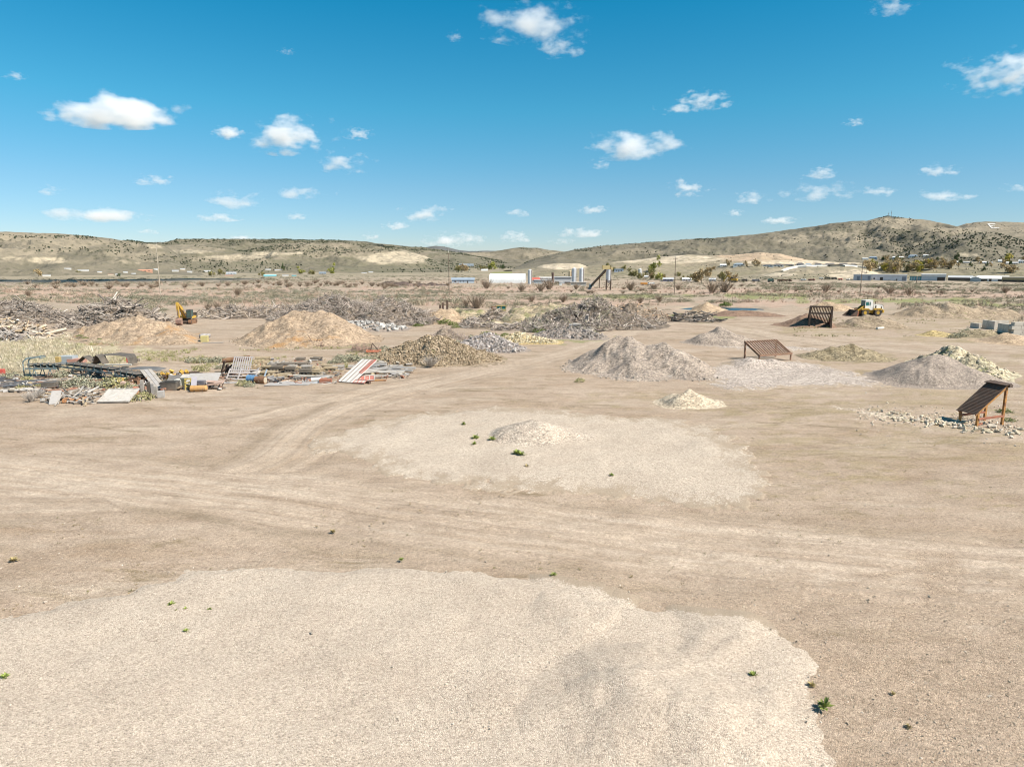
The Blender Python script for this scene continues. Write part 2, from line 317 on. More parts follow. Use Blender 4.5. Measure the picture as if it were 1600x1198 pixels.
def ground_mat():
    g=G('ground_dirt',.95); p=g.pos(); ps=g.scale(p,(.18,.55,1))
    big=g.noise(p,.045,5,.6); streak=g.noise(ps,.55,6,.65,.4); fine=g.noise(p,2.2,6,.7)
    c=g.ramp(big,[(.3,(.342,.26,.192)),(.5,(.394,.304,.228)),(.7,(.44,.346,.265))])
    c=g.mix(g.rng(streak,.5,.66,0,.6),c,(.265,.18,.108)); c=g.mix(g.rng(streak,.3,.46,.5,0),c,(.50,.42,.33))
    c=g.mix(g.math('MULTIPLY',g.rng(g.noise(ps,.9,5,.7,1.2),.52,.66),g.rng(g.noise(p,.11,3),.38,.55)),c,(.24,.18,.11))
    # wheel streaks that follow the tracks
    lv=g.n('CombineXYZ'); g.put(lv.inputs[0],g.attr('lat')); px=g.n('SeparateXYZ'); g.put(px.inputs[0],p)
    g.put(lv.inputs[1],g.math('MULTIPLY',px.outputs[0],.05))
    st=g.noise(lv.outputs[0],1.15,6,.72); tk=g.attr('trk')
    c=g.mix(g.math('MULTIPLY',tk,.85),c,g.ramp(st,[(.3,(.226,.165,.113)),(.41,(.376,.29,.216)),(.5,(.456,.362,.277)),(.6,(.536,.44,.345)),(.72,(.386,.298,.224))]))
    wr=g.math('SUBTRACT',1.0,g.math('MULTIPLY',g.math('ABSOLUTE',g.math('SUBTRACT',tk,.4)),3.2),clamp=True)
    wn_=g.rng(g.noise(lv.outputs[0],.7,5,.7),.42,.6); c=g.mix(g.math('MULTIPLY',g.math('MULTIPLY',wr,wn_),.75),c,(.25,.19,.13))
    # coarse gravel
    co_=g.attr('coarse'); c=g.mix(g.math('MULTIPLY',co_,.7),c,(.37,.283,.208))
    oln=g.rng(g.noise(ps,.7,6,.7,.6),.42,.6); c=g.mix(g.math('MULTIPLY',g.attr('olive'),oln),c,(.27,.215,.105))
    dn=g.noise(g.scale(p,(1,.5,1)),.6,5,.7); c=g.mix(g.math('MULTIPLY',g.attr('dry'),.9),c,g.ramp(dn,[(.35,(.36,.31,.19)),(.6,(.52,.45,.30))]))
    # rough ground beyond the yard
    wn=g.noise(g.scale(p,(.35,.9,1)),.07,7,.7,.4)
    wc=g.ramp(wn,[(.3,(.20,.175,.115)),(.42,(.31,.25,.18)),(.52,(.40,.305,.235)),(.62,(.345,.28,.2)),(.75,(.23,.2,.13))])
    wc=g.mix(g.rng(g.noise(g.scale(p,(.4,1,1)),.35,5,.75),.5,.68,0,.75),wc,(.17,.155,.105))
    fd=g.n('VectorMath',operation='LENGTH'); g.put(fd.inputs[0],p)
    wc=g.mix(g.rng(fd.outputs['Value'],420,800,0,.8),wc,g.ramp(g.noise(g.scale(p,(.3,.5,1)),.012,6,.7),[(.35,(.18,.165,.1)),(.5,(.26,.225,.15)),(.65,(.34,.28,.2))]))
    c=g.mix(g.attr('wild'),c,wc)
    c=g.mix(g.math('MULTIPLY',g.attr('pink'),g.math('MULTIPLY',g.attr('wild'),.85)),c,g.ramp(g.noise(p,.25,5,.7),[(.35,(.33,.225,.165)),(.6,(.47,.33,.25))]))
    c=g.mix(g.math('MULTIPLY',g.attr('grn'),g.rng(g.noise(p,.3,5,.7),.35,.5)),c,g.ramp(fine,[(.3,(.15,.17,.05)),(.7,(.25,.26,.09))]))
    # pebbles
    pb=pebble(g,p,[(22,0),(48,.5)],[(0,(.3,.26,.23)),(.3,(.78,.74,.7)),(.6,(1.02,1,.98)),(.85,(1.2,1.19,1.16)),(1,(1.7,1.68,1.65))],1)
    f1=g.math('MAXIMUM',g.math('MULTIPLY',co_,1.0),g.math('MULTIPLY_ADD',tk,-.2,.75))
    c=g.mix(g.math('MULTIPLY',f1,g.rng(fd.outputs['Value'],60,200,1,.3)),c,pb,'MULTIPLY')
    c=g.mix(1.0,c,g.ramp(g.noise(p,6.5,5,.75),[(.32,(.68,.66,.64)),(.5,(1,1,1)),(.68,(1.25,1.24,1.22))]),'MULTIPLY')
    c=g.mix(1.0,c,g.ramp(g.noise(g.scale(p,(.6,1,1)),.8,6,.75),[(.32,(.78,.75,.72)),(.5,(1,1,1)),(.7,(1.14,1.13,1.12))]),'MULTIPLY')
    c=g.mix(g.rng(fine,.3,.7,.0,.35),c,(.30,.235,.165))
    g.col(c)
    h=g.math('ADD',g.math('MULTIPLY',fine,.6),g.math('MULTIPLY',g.vor(p,22,'Distance'),-.35)); h=g.math('ADD',h,g.math('MULTIPLY',st,g.math('MULTIPLY',tk,1.6))); g.bump(h,.7,.1)
    return g.m
build_ground()
# water of the ponds
g=G('pond_water',.25); g.b.inputs['Specular IOR Level'].default_value=.08; g.col(g.mix(g.noise(g.pos(),.2,3),(.006,.035,.055),(.012,.055,.08))); g.bump(g.noise(g.pos(),3,3),.2,.05); WATER=g.m
for cx,cy,rx,ry in PONDS:
    th=np.linspace(0,2*math.pi,49)[:-1]; zc=float(gz(cx,cy))+1.15
    V=np.stack([cx+rx*1.15*np.cos(th),cy+ry*1.15*np.sin(th),np.full(48,zc)],1); V=np.concatenate([V,[[cx,cy,zc]]])
    o=mk('water',V,[np.array([[i,(i+1)%48,48] for i in range(48)])],WATER); tag(o,kind='structure')
# ------------------------------------------------------------------ heaps (height fields on the ground)
class Heap:
    def __init__(s,cones,rough=.12,nsc=.9,round_=.35,seed=0,blend=.35):
        """cones: (px, forward distance, py of peak, slope)"""
        s.c=[]; s.rough=rough; s.nsc=nsc; s.a=round_; s.seed=seed; s.sm=blend
        for px,d,py,sl in cones:
            p=ond(px,d,py); s.c.append((p.x,p.y,max(.25,topz(px,py,d)-p.z),sl))
        s.x0=min(c[0]-c[2]/c[3] for c in s.c)-1.5; s.x1=max(c[0]+c[2]/c[3] for c in s.c)+1.5
        s.y0=min(c[1]-c[2]/c[3] for c in s.c)-1.5; s.y1=max(c[1]+c[2]/c[3] for c in s.c)+1.5
    def h(s,x,y):
        o=np.full(np.shape(x),-9.)
        wx=x+fbm(x*.35,y*.35,2,s.seed+3)*.5; wy=y+fbm(x*.35,y*.35,2,s.seed+8)*.5
        for cx,cy,hh,sl in s.c:
            r=np.hypot(wx-cx,wy-cy); k=hh+s.a*.6-np.sqrt((sl*r)**2+(s.a*.6)**2)
            k=k+vn(np.arctan2(wy-cy,wx-cx)*9,r*.12,s.seed+21)*.05*np.minimum(r,2.5)*sl+vn(np.arctan2(wy-cy,wx-cx)*23,r*.3,s.seed+22)*.02*np.minimum(r,2.5)*sl
            q=s.sm; o=np.where(o<-8,k,np.maximum(o,k)+np.maximum(q-np.abs(o-k),0)**2/(4*q))
        n=fbm(x*s.nsc,y*s.nsc,4,s.seed)*s.rough+fbm(x*s.nsc*.25,y*s.nsc*.25,2,s.seed+5)*s.rough*1.5
        return o+n*np.clip(.4+o,.15,1.6)
    def z(s,x,y): return gz(x,y)+s.h(x,y)
    def mesh(s,step):
        nx=int((s.x1-s.x0)/step)+2; ny=int((s.y1-s.y0)/step)+2
        X,Y=np.meshgrid(np.linspace(s.x0,s.x1,nx),np.linspace(s.y0,s.y1,ny)); H=s.h(X,Y)
        # soften toe: spread the last decimetres
        Z=gz(X,Y)+np.where(H>.25,H,np.where(H>-.6,.25*np.exp((H-.25)/.25)-.03,-.12))
        keep=H>-.62
        idx=np.arange(nx*ny).reshape(ny,nx)
        Q=np.stack([idx[:-1,:-1],idx[:-1,1:],idx[1:,1:],idx[1:,:-1]],-1).reshape(-1,4)
        k=keep.ravel()[Q].any(1); Q=Q[k]; u=np.unique(Q); mp=np.zeros(nx*ny,int); mp[u]=np.arange(len(u))
        return np.stack([X.ravel(),Y.ravel(),Z.ravel()],1)[u],mp[Q]
    def sample(s,n,hmin=.05):
        xs=[];ys=[];c=0
        for _ in range(400):
            if c>=n: break
            x=rng.uniform(s.x0,s.x1,n*4+40); y=rng.uniform(s.y0,s.y1,n*4+40); k=s.h(x,y)>hmin; xs.append(x[k]); ys.append(y[k]); c+=k.sum()
        x=np.concatenate(xs)[:n]; y=np.concatenate(ys)[:n]; return x,y,s.z(x,y)
def gravel_mat(name,cols,sizes=((9,0),(20,.5)),base=((.4,.33,.26),(.5,.42,.34)),bsc=.4,bump=.08,veg=None,cover=False):
    g=G(name,.95); p=g.pos(); c=g.ramp(g.noise(p,bsc,6,.65),[(.32,base[0]),(.68,base[1])])
    pb=pebble(g,p,sizes,cols,1); c=g.mix(1,c,pb,'MULTIPLY'); c=g.mix(1.0,c,g.ramp(g.noise(p,sizes[0][0]*.3,5,.75),[(.32,(.86,.85,.84) if cover else (.72,.7,.68)),(.5,(1,1,1)),(.68,(1.1,1.1,1.09) if cover else (1.2,1.19,1.18))]),'MULTIPLY')
    if cover:
        sp_=g.n('SeparateColor'); g.put(sp_.inputs[0],g.vor(p,sizes[0][0]*.8,'Color')); th=g.math('MULTIPLY_ADD',sp_.outputs[1],.8,.06)
        c=g.mix(g.math('LESS_THAN',g.attr('cover'),th),c,g.mix(sp_.outputs[2],(.30,.23,.16),(.37,.29,.21)))
    if veg: c=g.mix(g.rng(g.noise(p,veg[1],5,.7),veg[2],veg[2]+.1),c,veg[0])
    g.col(c); h=g.math('ADD',g.math('MULTIPLY',g.noise(p,sizes[0][0]*.35,5,.7),.6),g.math('MULTIPLY',g.vor(p,sizes[0][0],'Distance'),-.5)); g.bump(h,.75,bump); return g.m
PC=[(0,(.16,.15,.15)),(.22,(.6,.57,.55)),(.55,(1,1,1)),(.82,(1.4,1.38,1.34)),(1,(2.0,2.0,2.0))]
PCS=[(0,(.28,.26,.24)),(.2,(.72,.68,.64)),(.5,(1,.98,.95)),(.8,(1.18,1.16,1.13)),(1,(1.5,1.5,1.48))]
M_PALE=gravel_mat('pale_pebbles',PCS,((26,0),(55,.5)),((.43,.352,.278),(.505,.423,.34)),.25,.06,cover=True)
M_PALE2=gravel_mat('pale_tan_gravel',PCS,((18,0),(40,.5)),((.41,.337,.266),(.49,.412,.33)),.22,.06,cover=True)
M_GREY=gravel_mat('grey_gravel',PC,((8,0),(17,.45)),((.265,.214,.17),(.345,.285,.23)),.35,.1)
M_GREY2=gravel_mat('fine_grey_gravel',PC,((12,0),(25,.5)),((.245,.2,.163),(.31,.255,.208)),.5,.07)
M_APRON=gravel_mat('scattered_grey_gravel',PC,((8,0),(18,.4)),((.33,.275,.23),(.42,.355,.3)),.3,.07,cover=True)
M_APRON2=gravel_mat('mixed_grey_gravel',PC,((14,0),(30,.5)),((.385,.315,.248),(.47,.395,.315)),.4,.07)
M_TAN=gravel_mat('tan_dirt',PCS,((5,0),(13,.5)),((.33,.245,.16),(.46,.345,.24)),.35,.16)
M_ORANGE=gravel_mat('orange_sandy_dirt',PCS,((4,0),(11,.5)),((.29,.22,.158),(.36,.27,.185)),.22,.16,veg=((.35,.205,.095),.16,.57))
M_BROWN=gravel_mat('brown_dirt',PCS,((4,0),(11,.5)),((.24,.185,.125),(.35,.275,.195)),.3,.18,veg=((.19,.185,.075),.5,.6))
M_OLIVE=gravel_mat('olive_gravel',PC,((5,0),(11,.5)),((.2,.158,.092),(.285,.232,.15)),.5,.16)
M_YELLOW=gravel_mat('yellow_gravel',PC,((6,0),(13,.5)),((.36,.27,.12),(.45,.35,.18)),.5,.12)
M_RUBBLE=gravel_mat('rubble_with_weeds',PC,((3,0),(8,.5)),((.34,.29,.19),(.45,.385,.27)),.4,.22,veg=((.19,.19,.06),.45,.56))
M_REDDISH=gravel_mat('dark_reddish_dirt',PCS,((4,0),(11,.5)),((.19,.12,.085),(.26,.175,.12)),.4,.12)
M_BERM=gravel_mat('weedy_earth',PCS,((2,0),(6,.5)),((.32,.26,.17),(.42,.345,.24)),.25,.25,veg=((.2,.19,.085),.28,.5))
M_DARKBROWN=gravel_mat('asphalt_millings',PCS,((2,0),(6,.5)),((.085,.062,.052),(.125,.09,.075)),.1,.2)
def heap(name,label,cat,cones,mat,step=.3,group=None,**k):
    H=Heap(cones,seed=abs(hash(label))%1 if 0 else sum(map(ord,label))%997,**k); V,Q=H.mesh(step); o=mk(name,V,[Q],mat,smooth=True); tag(o,label,cat,group); return H
HP='heaps of material around the yard'
H_main=heap('gravel_pile','big grey gravel pile with several peaks in the middle of the yard','gravel pile',[(968,78.5,525,.64),(986,78,527,.6),(1001,76,543,.5),(1038,76,535,.62),(1052,74.5,545,.58),(1066,73,558,.52),(1080,72,572,.46),(1092,71,585,.4),(985,73,563,.46),(940,77,549,.52),(916,76,567,.46),(1015,71.5,577,.4)],M_GREY,.16,HP,rough=.07,round_=.2,blend=.14)
heap('gravel_pile','small pale gravel mound in front of the big grey pile','gravel pile',[(1074,57.5,603,.74),(1064,57,609,.7),(1090,57.2,613,.6)],gravel_mat('pale_yellow_gravel',PC,((9,0),(19,.5)),((.40,.325,.235),(.49,.41,.305)),.4,.09),.12,HP,rough=.08)
heap('gravel_pile','gravel pile with a dark weedy shoulder behind the big grey pile','gravel pile',[(1132,102,514,.42),(1108,101,520,.45),(1150,101,524,.3)],M_GREY,.25,HP,rough=.12)
heap('gravel_pile','low olive gravel heap behind the middle rusty screen','gravel pile',[(1306,86,544,.38),(1326,86,543,.42),(1346,85.5,546,.38)],M_OLIVE,.16,HP,rough=.12,nsc=1.6)
heap('gravel_pile','smooth conical fine gravel pile in front of the weedy rubble','gravel pile',[(1452,69.5,555,.47),(1466,69.5,554,.47),(1480,69.5,558,.46),(1415,68.5,583,.3),(1395,68.5,592,.22)],M_GREY2,.14,HP,rough=.06)
H_rub=heap('rubble_pile','weedy rubble ridge behind the smooth conical gravel pile','rubble pile',[(1478,80,545,.55),(1495,78,547,.5),(1512,75,557,.48),(1530,72,570,.45),(1545,69.5,584,.42)],M_RUBBLE,.16,HP,rough=.22,nsc=1.3)
heap('dirt_pile','grey dirt heap just in front of the wheel loader','dirt pile',[(1355,128,491,.42),(1368,127,495,.4),(1385,126,503,.3),(1338,127,503,.35)],M_BROWN,.3,HP,rough=.14)
heap('dirt_pile','long brown dirt bank right of the wheel loader','dirt pile',[(1446,151,473,.5),(1460,150,477,.5),(1482,149,475,.45),(1505,151,477,.35),(1530,153,476,.33),(1555,153,482,.3)],M_BROWN,.35,HP,rough=.2,nsc=.7)
heap('gravel_pile','small yellowish mound below the long brown bank','gravel pile',[(1460,112.5,515,.5),(1472,112,517,.5)],M_YELLOW,.2,HP,rough=.15)
heap('dirt_pile','flat weedy tan rise right of the small yellowish mound','dirt pile',[(1520,112,518,.25),(1540,111,517,.25),(1500,112,522,.22)],M_OLIVE,.25,HP,rough=.15)
heap('dirt_pile','low smooth mound below the concrete bin walls','dirt pile',[(1572,103,522,.33),(1590,103,525,.3)],M_TAN,.25,HP,rough=.1)
heap('gravel_pile','tan cone in front of the blue pond','gravel pile',[(1108,163,473,.46),(1116,162,478,.4)],M_TAN,.35,HP,rough=.15)
heap('dirt_pile','flat dark reddish mound right of the tan cone','dirt pile',[(1162,157,484,.16),(1172,157,485,.2)],M_REDDISH,.3,HP,rough=.1)
heap('dirt_pile','brown heap beside the dark box screen','dirt pile',[(1252,131,494,.45),(1262,131,492,.4)],M_REDDISH,.3,HP,rough=.15)
heap('gravel_pile','pale cone behind the dark box screen','gravel pile',[(1297,172,471,.42),(1308,172,474,.4)],M_TAN,.4,HP,rough=.15)
H_or=heap('dirt_pile','tall flat-topped orange dirt heap left of centre','dirt pile',[(462,108,486,.62),(478,108,484,.65),(497,107,485,.68),(513,106,488,.65),(440,106,500,.5),(520,104,505,.45),(455,102,510,.4)],M_ORANGE,.2,HP,rough=.15,nsc=.8,blend=1.6)
H_tan=heap('dirt_pile','broad tan mound with green weeds on its near side','dirt pile',[(193,113,495,.5),(212,112,496,.5),(230,109,503,.4),(258,105,517,.33),(285,102,529,.28),(160,110,505,.42),(215,104,516,.3)],M_ORANGE,.22,HP,rough=.2,nsc=.8,blend=1.2)
heap('dirt_pile','bare earth ramp rising at the left end of the weedy berm','dirt pile',[(690,139,485,.3),(700,139,484,.35),(676,136,497,.25)],M_TAN,.3,HP,rough=.15)
H_berm=heap('earth_berm','long weedy earth berm behind the coloured rock piles','berm',[(718,141,488,.3),(742,140,489,.3),(768,138,490,.3),(795,136,491,.3),(822,133,493,.3),(845,130,497,.3),(760,128,504,.22),(800,124,508,.2),(870,150,478,.35),(835,155,480,.3)],M_BERM,.35,HP,rough=.35,nsc=.5)
heap('millings_heap','long dark brown heap of asphalt millings left of the blue shed','heap',[(610,355,439,.3),(630,356,439,.3),(655,357,439,.3),(676,356,438,.45),(690,355,440,.4)],M_DARKBROWN,1.0,HP,rough=.4,nsc=.2)
# flat gravel spreads
def spread(name,label,poly,mat,step,thick,soft,mounds=(),amp=.06,edge=.6,seed=3,fade=.9):
    P=[at(*p) for p in poly]; xs=[p.x for p in P]; ys=[p.y for p in P]
    X,Y=np.meshgrid(np.arange(min(xs)-2,max(xs)+2,step),np.arange(min(ys)-2,max(ys)+2,step)); sh=X.shape; X=X.ravel(); Y=Y.ravel()
    inside=np.zeros(X.shape,bool); n=len(P)
    for i in range(n):
        a,b=P[i],P[(i+1)%n]; c=((a.y>Y)!=(b.y>Y))&(X<(b.x-a.x)*(Y-a.y)/((b.y-a.y) or 1e-9)+a.x); inside^=c
    dd,_=polydist(X,Y,P+[P[0]]); sd=np.where(inside,dd,-dd)+fbm(X*.55,Y*.55,4,seed,.65)*edge+fbm(X*4,Y*4,3,seed+4)*edge*.3
    h=-.05+(thick+.05)*sm(-.05,soft,sd)+fbm(X*.3,Y*.3,4,seed+9)*amp*sm(0,1.5,sd)
    h=np.where(sd>.8,np.maximum(h,.045+h*.25),h)
    for px,py,hh,sl in mounds:
        c=at(px,py); r=np.hypot(X-c.x+fbm(X*.5,Y*.5,2,seed+1)*.4,Y-c.y); h=np.maximum(h,hh+.12-np.sqrt((sl*r)**2+.0144)+fbm(X*1.5,Y*1.5,3,seed+2)*.04)
    keep=(sd>-.25)
    idx=np.arange(len(X)).reshape(sh); Q=np.stack([idx[:-1,:-1],idx[:-1,1:],idx[1:,1:],idx[1:,:-1]],-1).reshape(-1,4)
    Q=Q[keep[Q].any(1)]; u=np.unique(Q); mp=np.zeros(len(X),int); mp[u]=np.arange(len(u))
    o=mk(name,np.stack([X,Y,gz(X,Y)+h],1)[u],[mp[Q]],mat,smooth=True,attrs=dict(cover=(sm(0,fade,sd+fbm(X*1.3,Y*.9,3,seed+14)*fade*.35))[u])); o['label']=label; tag(o,kind='stuff'); return o
spread('gravel','pale pebble layer covering the near left of the yard',[(-150,985),(0,955),(60,941),(120,931),(190,922),(212,908),(262,903),(287,886),(400,882),(530,884),(640,880),(760,891),(830,900),(900,917),(1000,940),(1100,955),(1170,964),(1220,984),(1265,1010),(1298,1035),(1308,1052),(1296,1072),(1282,1092),(1300,1115),(1312,1145),(1306,1198),(1310,1330),(-250,1330)],M_PALE,.09,.1,1.2,[(1005,1105,.62,.21),(1075,1125,.55,.19),(1121,976,.2,.2),(1123,992,.24,.22),(1116,1010,.24,.22),(1102,1028,.2,.2),(930,905,.2,.12),(880,960,.22,.14)],.045,.3,fade=.45)
spread('gravel','pale gravel layer with a low bump in the middle of the yard',[(462,682),(520,672),(590,655),(640,645),(720,637),(800,634),(880,639),(960,647),(1040,652),(1120,664),(1170,690),(1205,715),(1222,755),(1238,790),(1180,800),(1100,797),(1000,787),(900,777),(800,770),(700,764),(620,753),(560,736),(510,711),(475,696)],M_PALE2,.12,.07,3.5,(),.05,1.0,seed=23,fade=3.6)
heap('gravel_pile','low grey gravel mound inside the pale middle patch','gravel pile',[(838,46.6,656,.4),(822,46.2,663,.38),(856,46.8,662,.34),(872,47,670,.26)],M_APRON2,.1,HP,rough=.06,round_=.3)
spread('gravel','grey gravel scattered under the middle rusty screen',[(1085,578),(1120,566),(1185,561),(1250,563),(1310,574),(1385,594),(1420,602),(1340,606),(1200,611),(1130,612),(1095,603)],M_APRON,.2,.1,2.5,[(1175,571,.9,.3),(1205,570,.7,.25),(1235,572,.4,.2)],.09,1.2,seed=41,fade=3)
spread('gravel','thin pale gravel strip behind the middle rusty screen',[(1075,540),(1160,536),(1230,539),(1310,546),(1250,550),(1150,546)],M_APRON,.3,.06,2,(),.05,1.5,seed=51,fade=3)
spread('gravel','pale stone dust trail left of the white boulders',[(1270,628),(1340,636),(1420,650),(1500,668),(1560,672),(1470,660),(1370,655),(1300,640)],gravel_mat('stone_dust',PC,((8,0),(18,.4)),((.40,.32,.24),(.48,.4,.31)),.5,.06,cover=True),.14,.05,1.5,(),.05,.9,seed=61,fade=2.2)
# ------------------------------------------------------------------ hills
from mathutils.bvhtree import BVHTree
BV=[]; HILLV={}
def ellp(px,py,cx,cy,rx,ry,soft,fr=1.0,seed=9):
    q=np.hypot((px-cx)/rx,(py-cy)/ry)+fbm(px/26*fr,py/7*fr,4,seed)*soft; return 1-sm(.8,1.12,q)
def hill(key,name,pts,D,Fd,foot,seed,gul=.16,p=1.0,rows=110,step=2.0,gsc=300,sand=(),tree=(),tan=(),dens=0.0,mat=None,treecut=(.42,.62),extra=None):
    X=np.arange(pts[0][0],pts[-1][0]+step,step); Y=np.interp(X,[a for a,b in pts],[b for a,b in pts])
    Y=Y+fbm(X/14,X*0+seed,4,seed)*.55
    a=(X-800)/FOC; c=-(Y-599)/FOC; ry=cp+c*sp; rz=-sp+c*cp
    az=np.arctan2(a,ry); hl=np.hypot(a,ry); zc=CH+rz/hl*D
    t=np.concatenate([np.linspace(-.04,1,rows),np.linspace(1.03,1.5,12)])
    T,AZ_=np.meshgrid(t,az,indexing='ij'); ZC=np.broadcast_to(zc,T.shape)
    r=Fd+(D-Fd)*T; x=r*np.sin(AZ_); y=r*np.cos(AZ_)
    tc=np.clip(T,0,1); s=np.where(T<=1,tc**p,1-(T-1)*.9)
    zz=foot+(ZC-foot)*s
    hh=np.maximum(ZC-foot,5)
    n=(ridged(x/gsc,y/gsc,6,seed)-.25)*gul*2.0+(ridged(x/(gsc*.28),y/(gsc*.28),4,seed+3)-.2)*gul*.5
    zz=zz+hh*n*np.clip(4*tc*(1-tc),0,1)**.8
    los=CH+(ZC-CH)*r/D-np.where(T<1,(1-tc)*hh*.05,0); zz=np.where(T<1,np.minimum(zz,los),zz); zz=np.where(T<0,np.minimum(zz,foot-2),zz)
    px,py=proj(x,y,zz)
    A={}
    f=lambda L,s0:np.maximum.reduce([ellp(px,py,*e,seed=s0+i) for i,e in enumerate(L)]) if L else np.zeros(x.shape)
    A['sand']=f(sand,seed+31).ravel(); A['tan']=f(tan,seed+51).ravel(); td=f(tree,seed+71)
    base=sm(treecut[0],treecut[1],fbm(x/210,y/210,4,seed+5)*.5+.5)*dens
    td=np.clip(np.maximum(td,base)*(1-A['sand'].reshape(x.shape)),0,1); A['tree']=td.ravel()
    ni,nj=T.shape; idx=np.arange(ni*nj).reshape(ni,nj); Q=np.stack([idx[:-1,:-1],idx[:-1,1:],idx[1:,1:],idx[1:,:-1]],-1).reshape(-1,4)
    V=np.stack([x.ravel(),y.ravel(),zz.ravel()],1)
    o=mk(name,V,[Q],mat or HILLM,attrs=A,smooth=True); tag(o,kind='structure')
    BV.append(BVHTree.FromPolygons([tuple(v) for v in V],[tuple(q) for q in Q])); HILLV[key]=(x,y,zz,td,T); return o
def hill_mat(name,cols,sandc,tanc,shrub=.85):
    g=G(name,.95); p=g.pos(); n=g.noise(p,.0045,6,.65); n2=g.noise(p,.03,6,.7)
    c=g.ramp(n,[(.3,cols[0]),(.5,cols[1]),(.7,cols[2])]); c=g.mix(g.rng(n2,.42,.62,0,.7),c,cols[3])
    c=g.mix(g.math('MULTIPLY',g.attr('tan'),g.rng(g.noise(p,.012,6,.75),.34,.6,.15,.9)),c,g.ramp(n2,[(.35,tuple(k*.85 for k in tanc)),(.65,tanc)]))
    c=g.mix(g.math('MULTIPLY',g.attr('sand'),g.rng(g.noise(p,.018,6,.75,.6),.36,.5)),c,g.ramp(n2,[(.3,tuple(k*.82 for k in sandc)),(.6,sandc)]))
    dots=g.rng(g.vor(p,.075,'Distance'),.22,.4,1,0); c=g.mix(g.math('MULTIPLY',dots,g.rng(g.noise(p,.006,4,.7),.4,.6,.1,shrub)),c,(.085,.08,.05))
    g.col(c); g.bump(n2,.8,9); return g.m
HILLM=hill_mat('hillside_sage',[(.125,.112,.079),(.178,.151,.107),(.24,.2,.143),(.148,.13,.087)],(.42,.345,.24),(.31,.255,.18))
HILLG=hill_mat('hillside_green',[(.118,.108,.073),(.17,.147,.101),(.245,.203,.145),(.13,.12,.073)],(.43,.355,.25),(.30,.245,.172))
HILLF=hill_mat('hillside_far_haze',[(.10,.105,.105),(.14,.135,.125),(.19,.17,.145),(.12,.115,.1)],(.35,.3,.25),(.25,.22,.18),.2)  # bluish grey tones put distance haze into the hill colour
HILLB=hill_mat('hillside_bench',[(.21,.18,.115),(.27,.22,.15),(.33,.27,.19),(.21,.185,.11)],(.56,.455,.325),(.54,.38,.255),.5)
# far to near
hill('C','hills',[(590,393),(640,388),(665,386),(680,384),(700,386.5),(715,391),(740,393),(760,392),(790,393.5),(830,397),(870,396),(900,396),(940,395)],7500,5600,0,5,.1,mat=HILLF,rows=50,dens=.9,tree=[(685,388,40,4,.3)],gsc=700)
hill('B','hills',[(140,381),(200,376),(225,379),(255,379),(275,374),(300,373),(400,374),(500,375),(560,376.5),(600,381),(640,385),(665,387),(700,392),(740,400),(800,410)],3300,2300,-12,15,.2,mat=HILLG,tree=[(330,376,130,4,.3),(480,378,120,3,.4),(610,386,40,4,.4)],dens=.9,gsc=420)
hill('D','hills',[(630,404),(690,397),(720,395),(760,394),(785,391),(800,388),(815,386.5),(840,387.5),(860,391),(885,394),(910,398),(960,406)],4200,2600,-10,25,.22,mat=HILLM,dens=.8,tan=[(880,398,50,4,.4),(740,398,40,4,.4)],gsc=420)
hill('F','hills',[(1430,374),(1470,362),(1495,354),(1510,349),(1540,346),(1570,346.5),(1600,347.5),(1700,352),(1900,366)],4200,3100,60,35,.13,tan=[(1560,356,110,12,.3)],dens=.25,gsc=500)
hill('E','hills',[(775,426),(800,419),(830,406),(870,396),(890,392),(905,389),(935,385),(985,381),(1040,377),(1090,373),(1115,372),(1180,366),(1240,358),(1300,349),(1330,346),(1355,345),(1365,342),(1375,339),(1390,338),(1420,341),(1450,344),(1480,350),(1495,354),(1520,361),(1560,372),(1600,383),(1680,395),(1850,406)],3000,1700,-8,45,.17,p=.9,rows=150,tan=[(1400,350,60,8,.4),(1330,370,50,14,.6),(1000,393,40,5,.6),(1480,360,50,6,.5),(1240,372,30,8,.7)],tree=[(1395,374,70,13,.5),(1470,366,60,5,.6),(1100,374.5,16,2.2,.3),(1440,390,110,10,.6),(1000,396,50,4,.8),(905,392,20,3,.5),(1390,340,30,2,.6)],dens=.3,gsc=330)  # small dense tree patch at the middle crest stands in for a cloud shadow
hill('E2','hills',[(1370,401),(1430,385),(1470,373),(1500,367.5),(1540,363.5),(1560,365),(1580,371),(1600,377),(1700,388),(1900,396)],2100,1450,-8,55,.16,tan=[(1500,371,30,3,.4)],sand=[(1510,398,20,2.2,.3)],tree=[(1560,378,110,13,.35),(1430,392,60,10,.5)],dens=.6,rows=120,gsc=220)
hill('A','hills',[(-400,380),(-250,372),(-100,364),(0,362),(60,364),(110,366),(140,369),(170,372),(195,376),(215,380),(240,381),(262,386),(285,402),(305,416),(330,426),(370,440)],1900,1350,-13,65,.2,sand=[(72,407,26,5,.4),(238,384,16,5,.4),(20,404,20,2,.4)],tan=[(60,374,190,16,.6),(0,392,110,14,.7),(200,396,60,5,.7),(120,408,90,4,.8)],tree=[(140,392,90,4,.7),(90,371,70,2.5,.6),(200,386,30,5,.6)],dens=.3,gsc=210)
hill('B2','hills',[(215,400),(240,390),(262,383.5),(300,381),(330,387),(380,391),(420,384.5),(470,378.5),(520,378),(560,381),(600,385),(640,393),(665,400),(690,411),(720,418),(780,428)],2250,1500,-13,75,.2,sand=[(622,403,56,10,.3),(440,397,40,3,.5),(372,402,45,2.5,.5),(295,393,40,3,.5)],tan=[(300,387,70,6,.6),(470,385,120,7,.7),(380,404,90,5,.8),(560,398,80,5,.8)],tree=[(400,390,60,4,.7),(520,392,60,6,.8)],dens=.75,mat=HILLG,gsc=240)
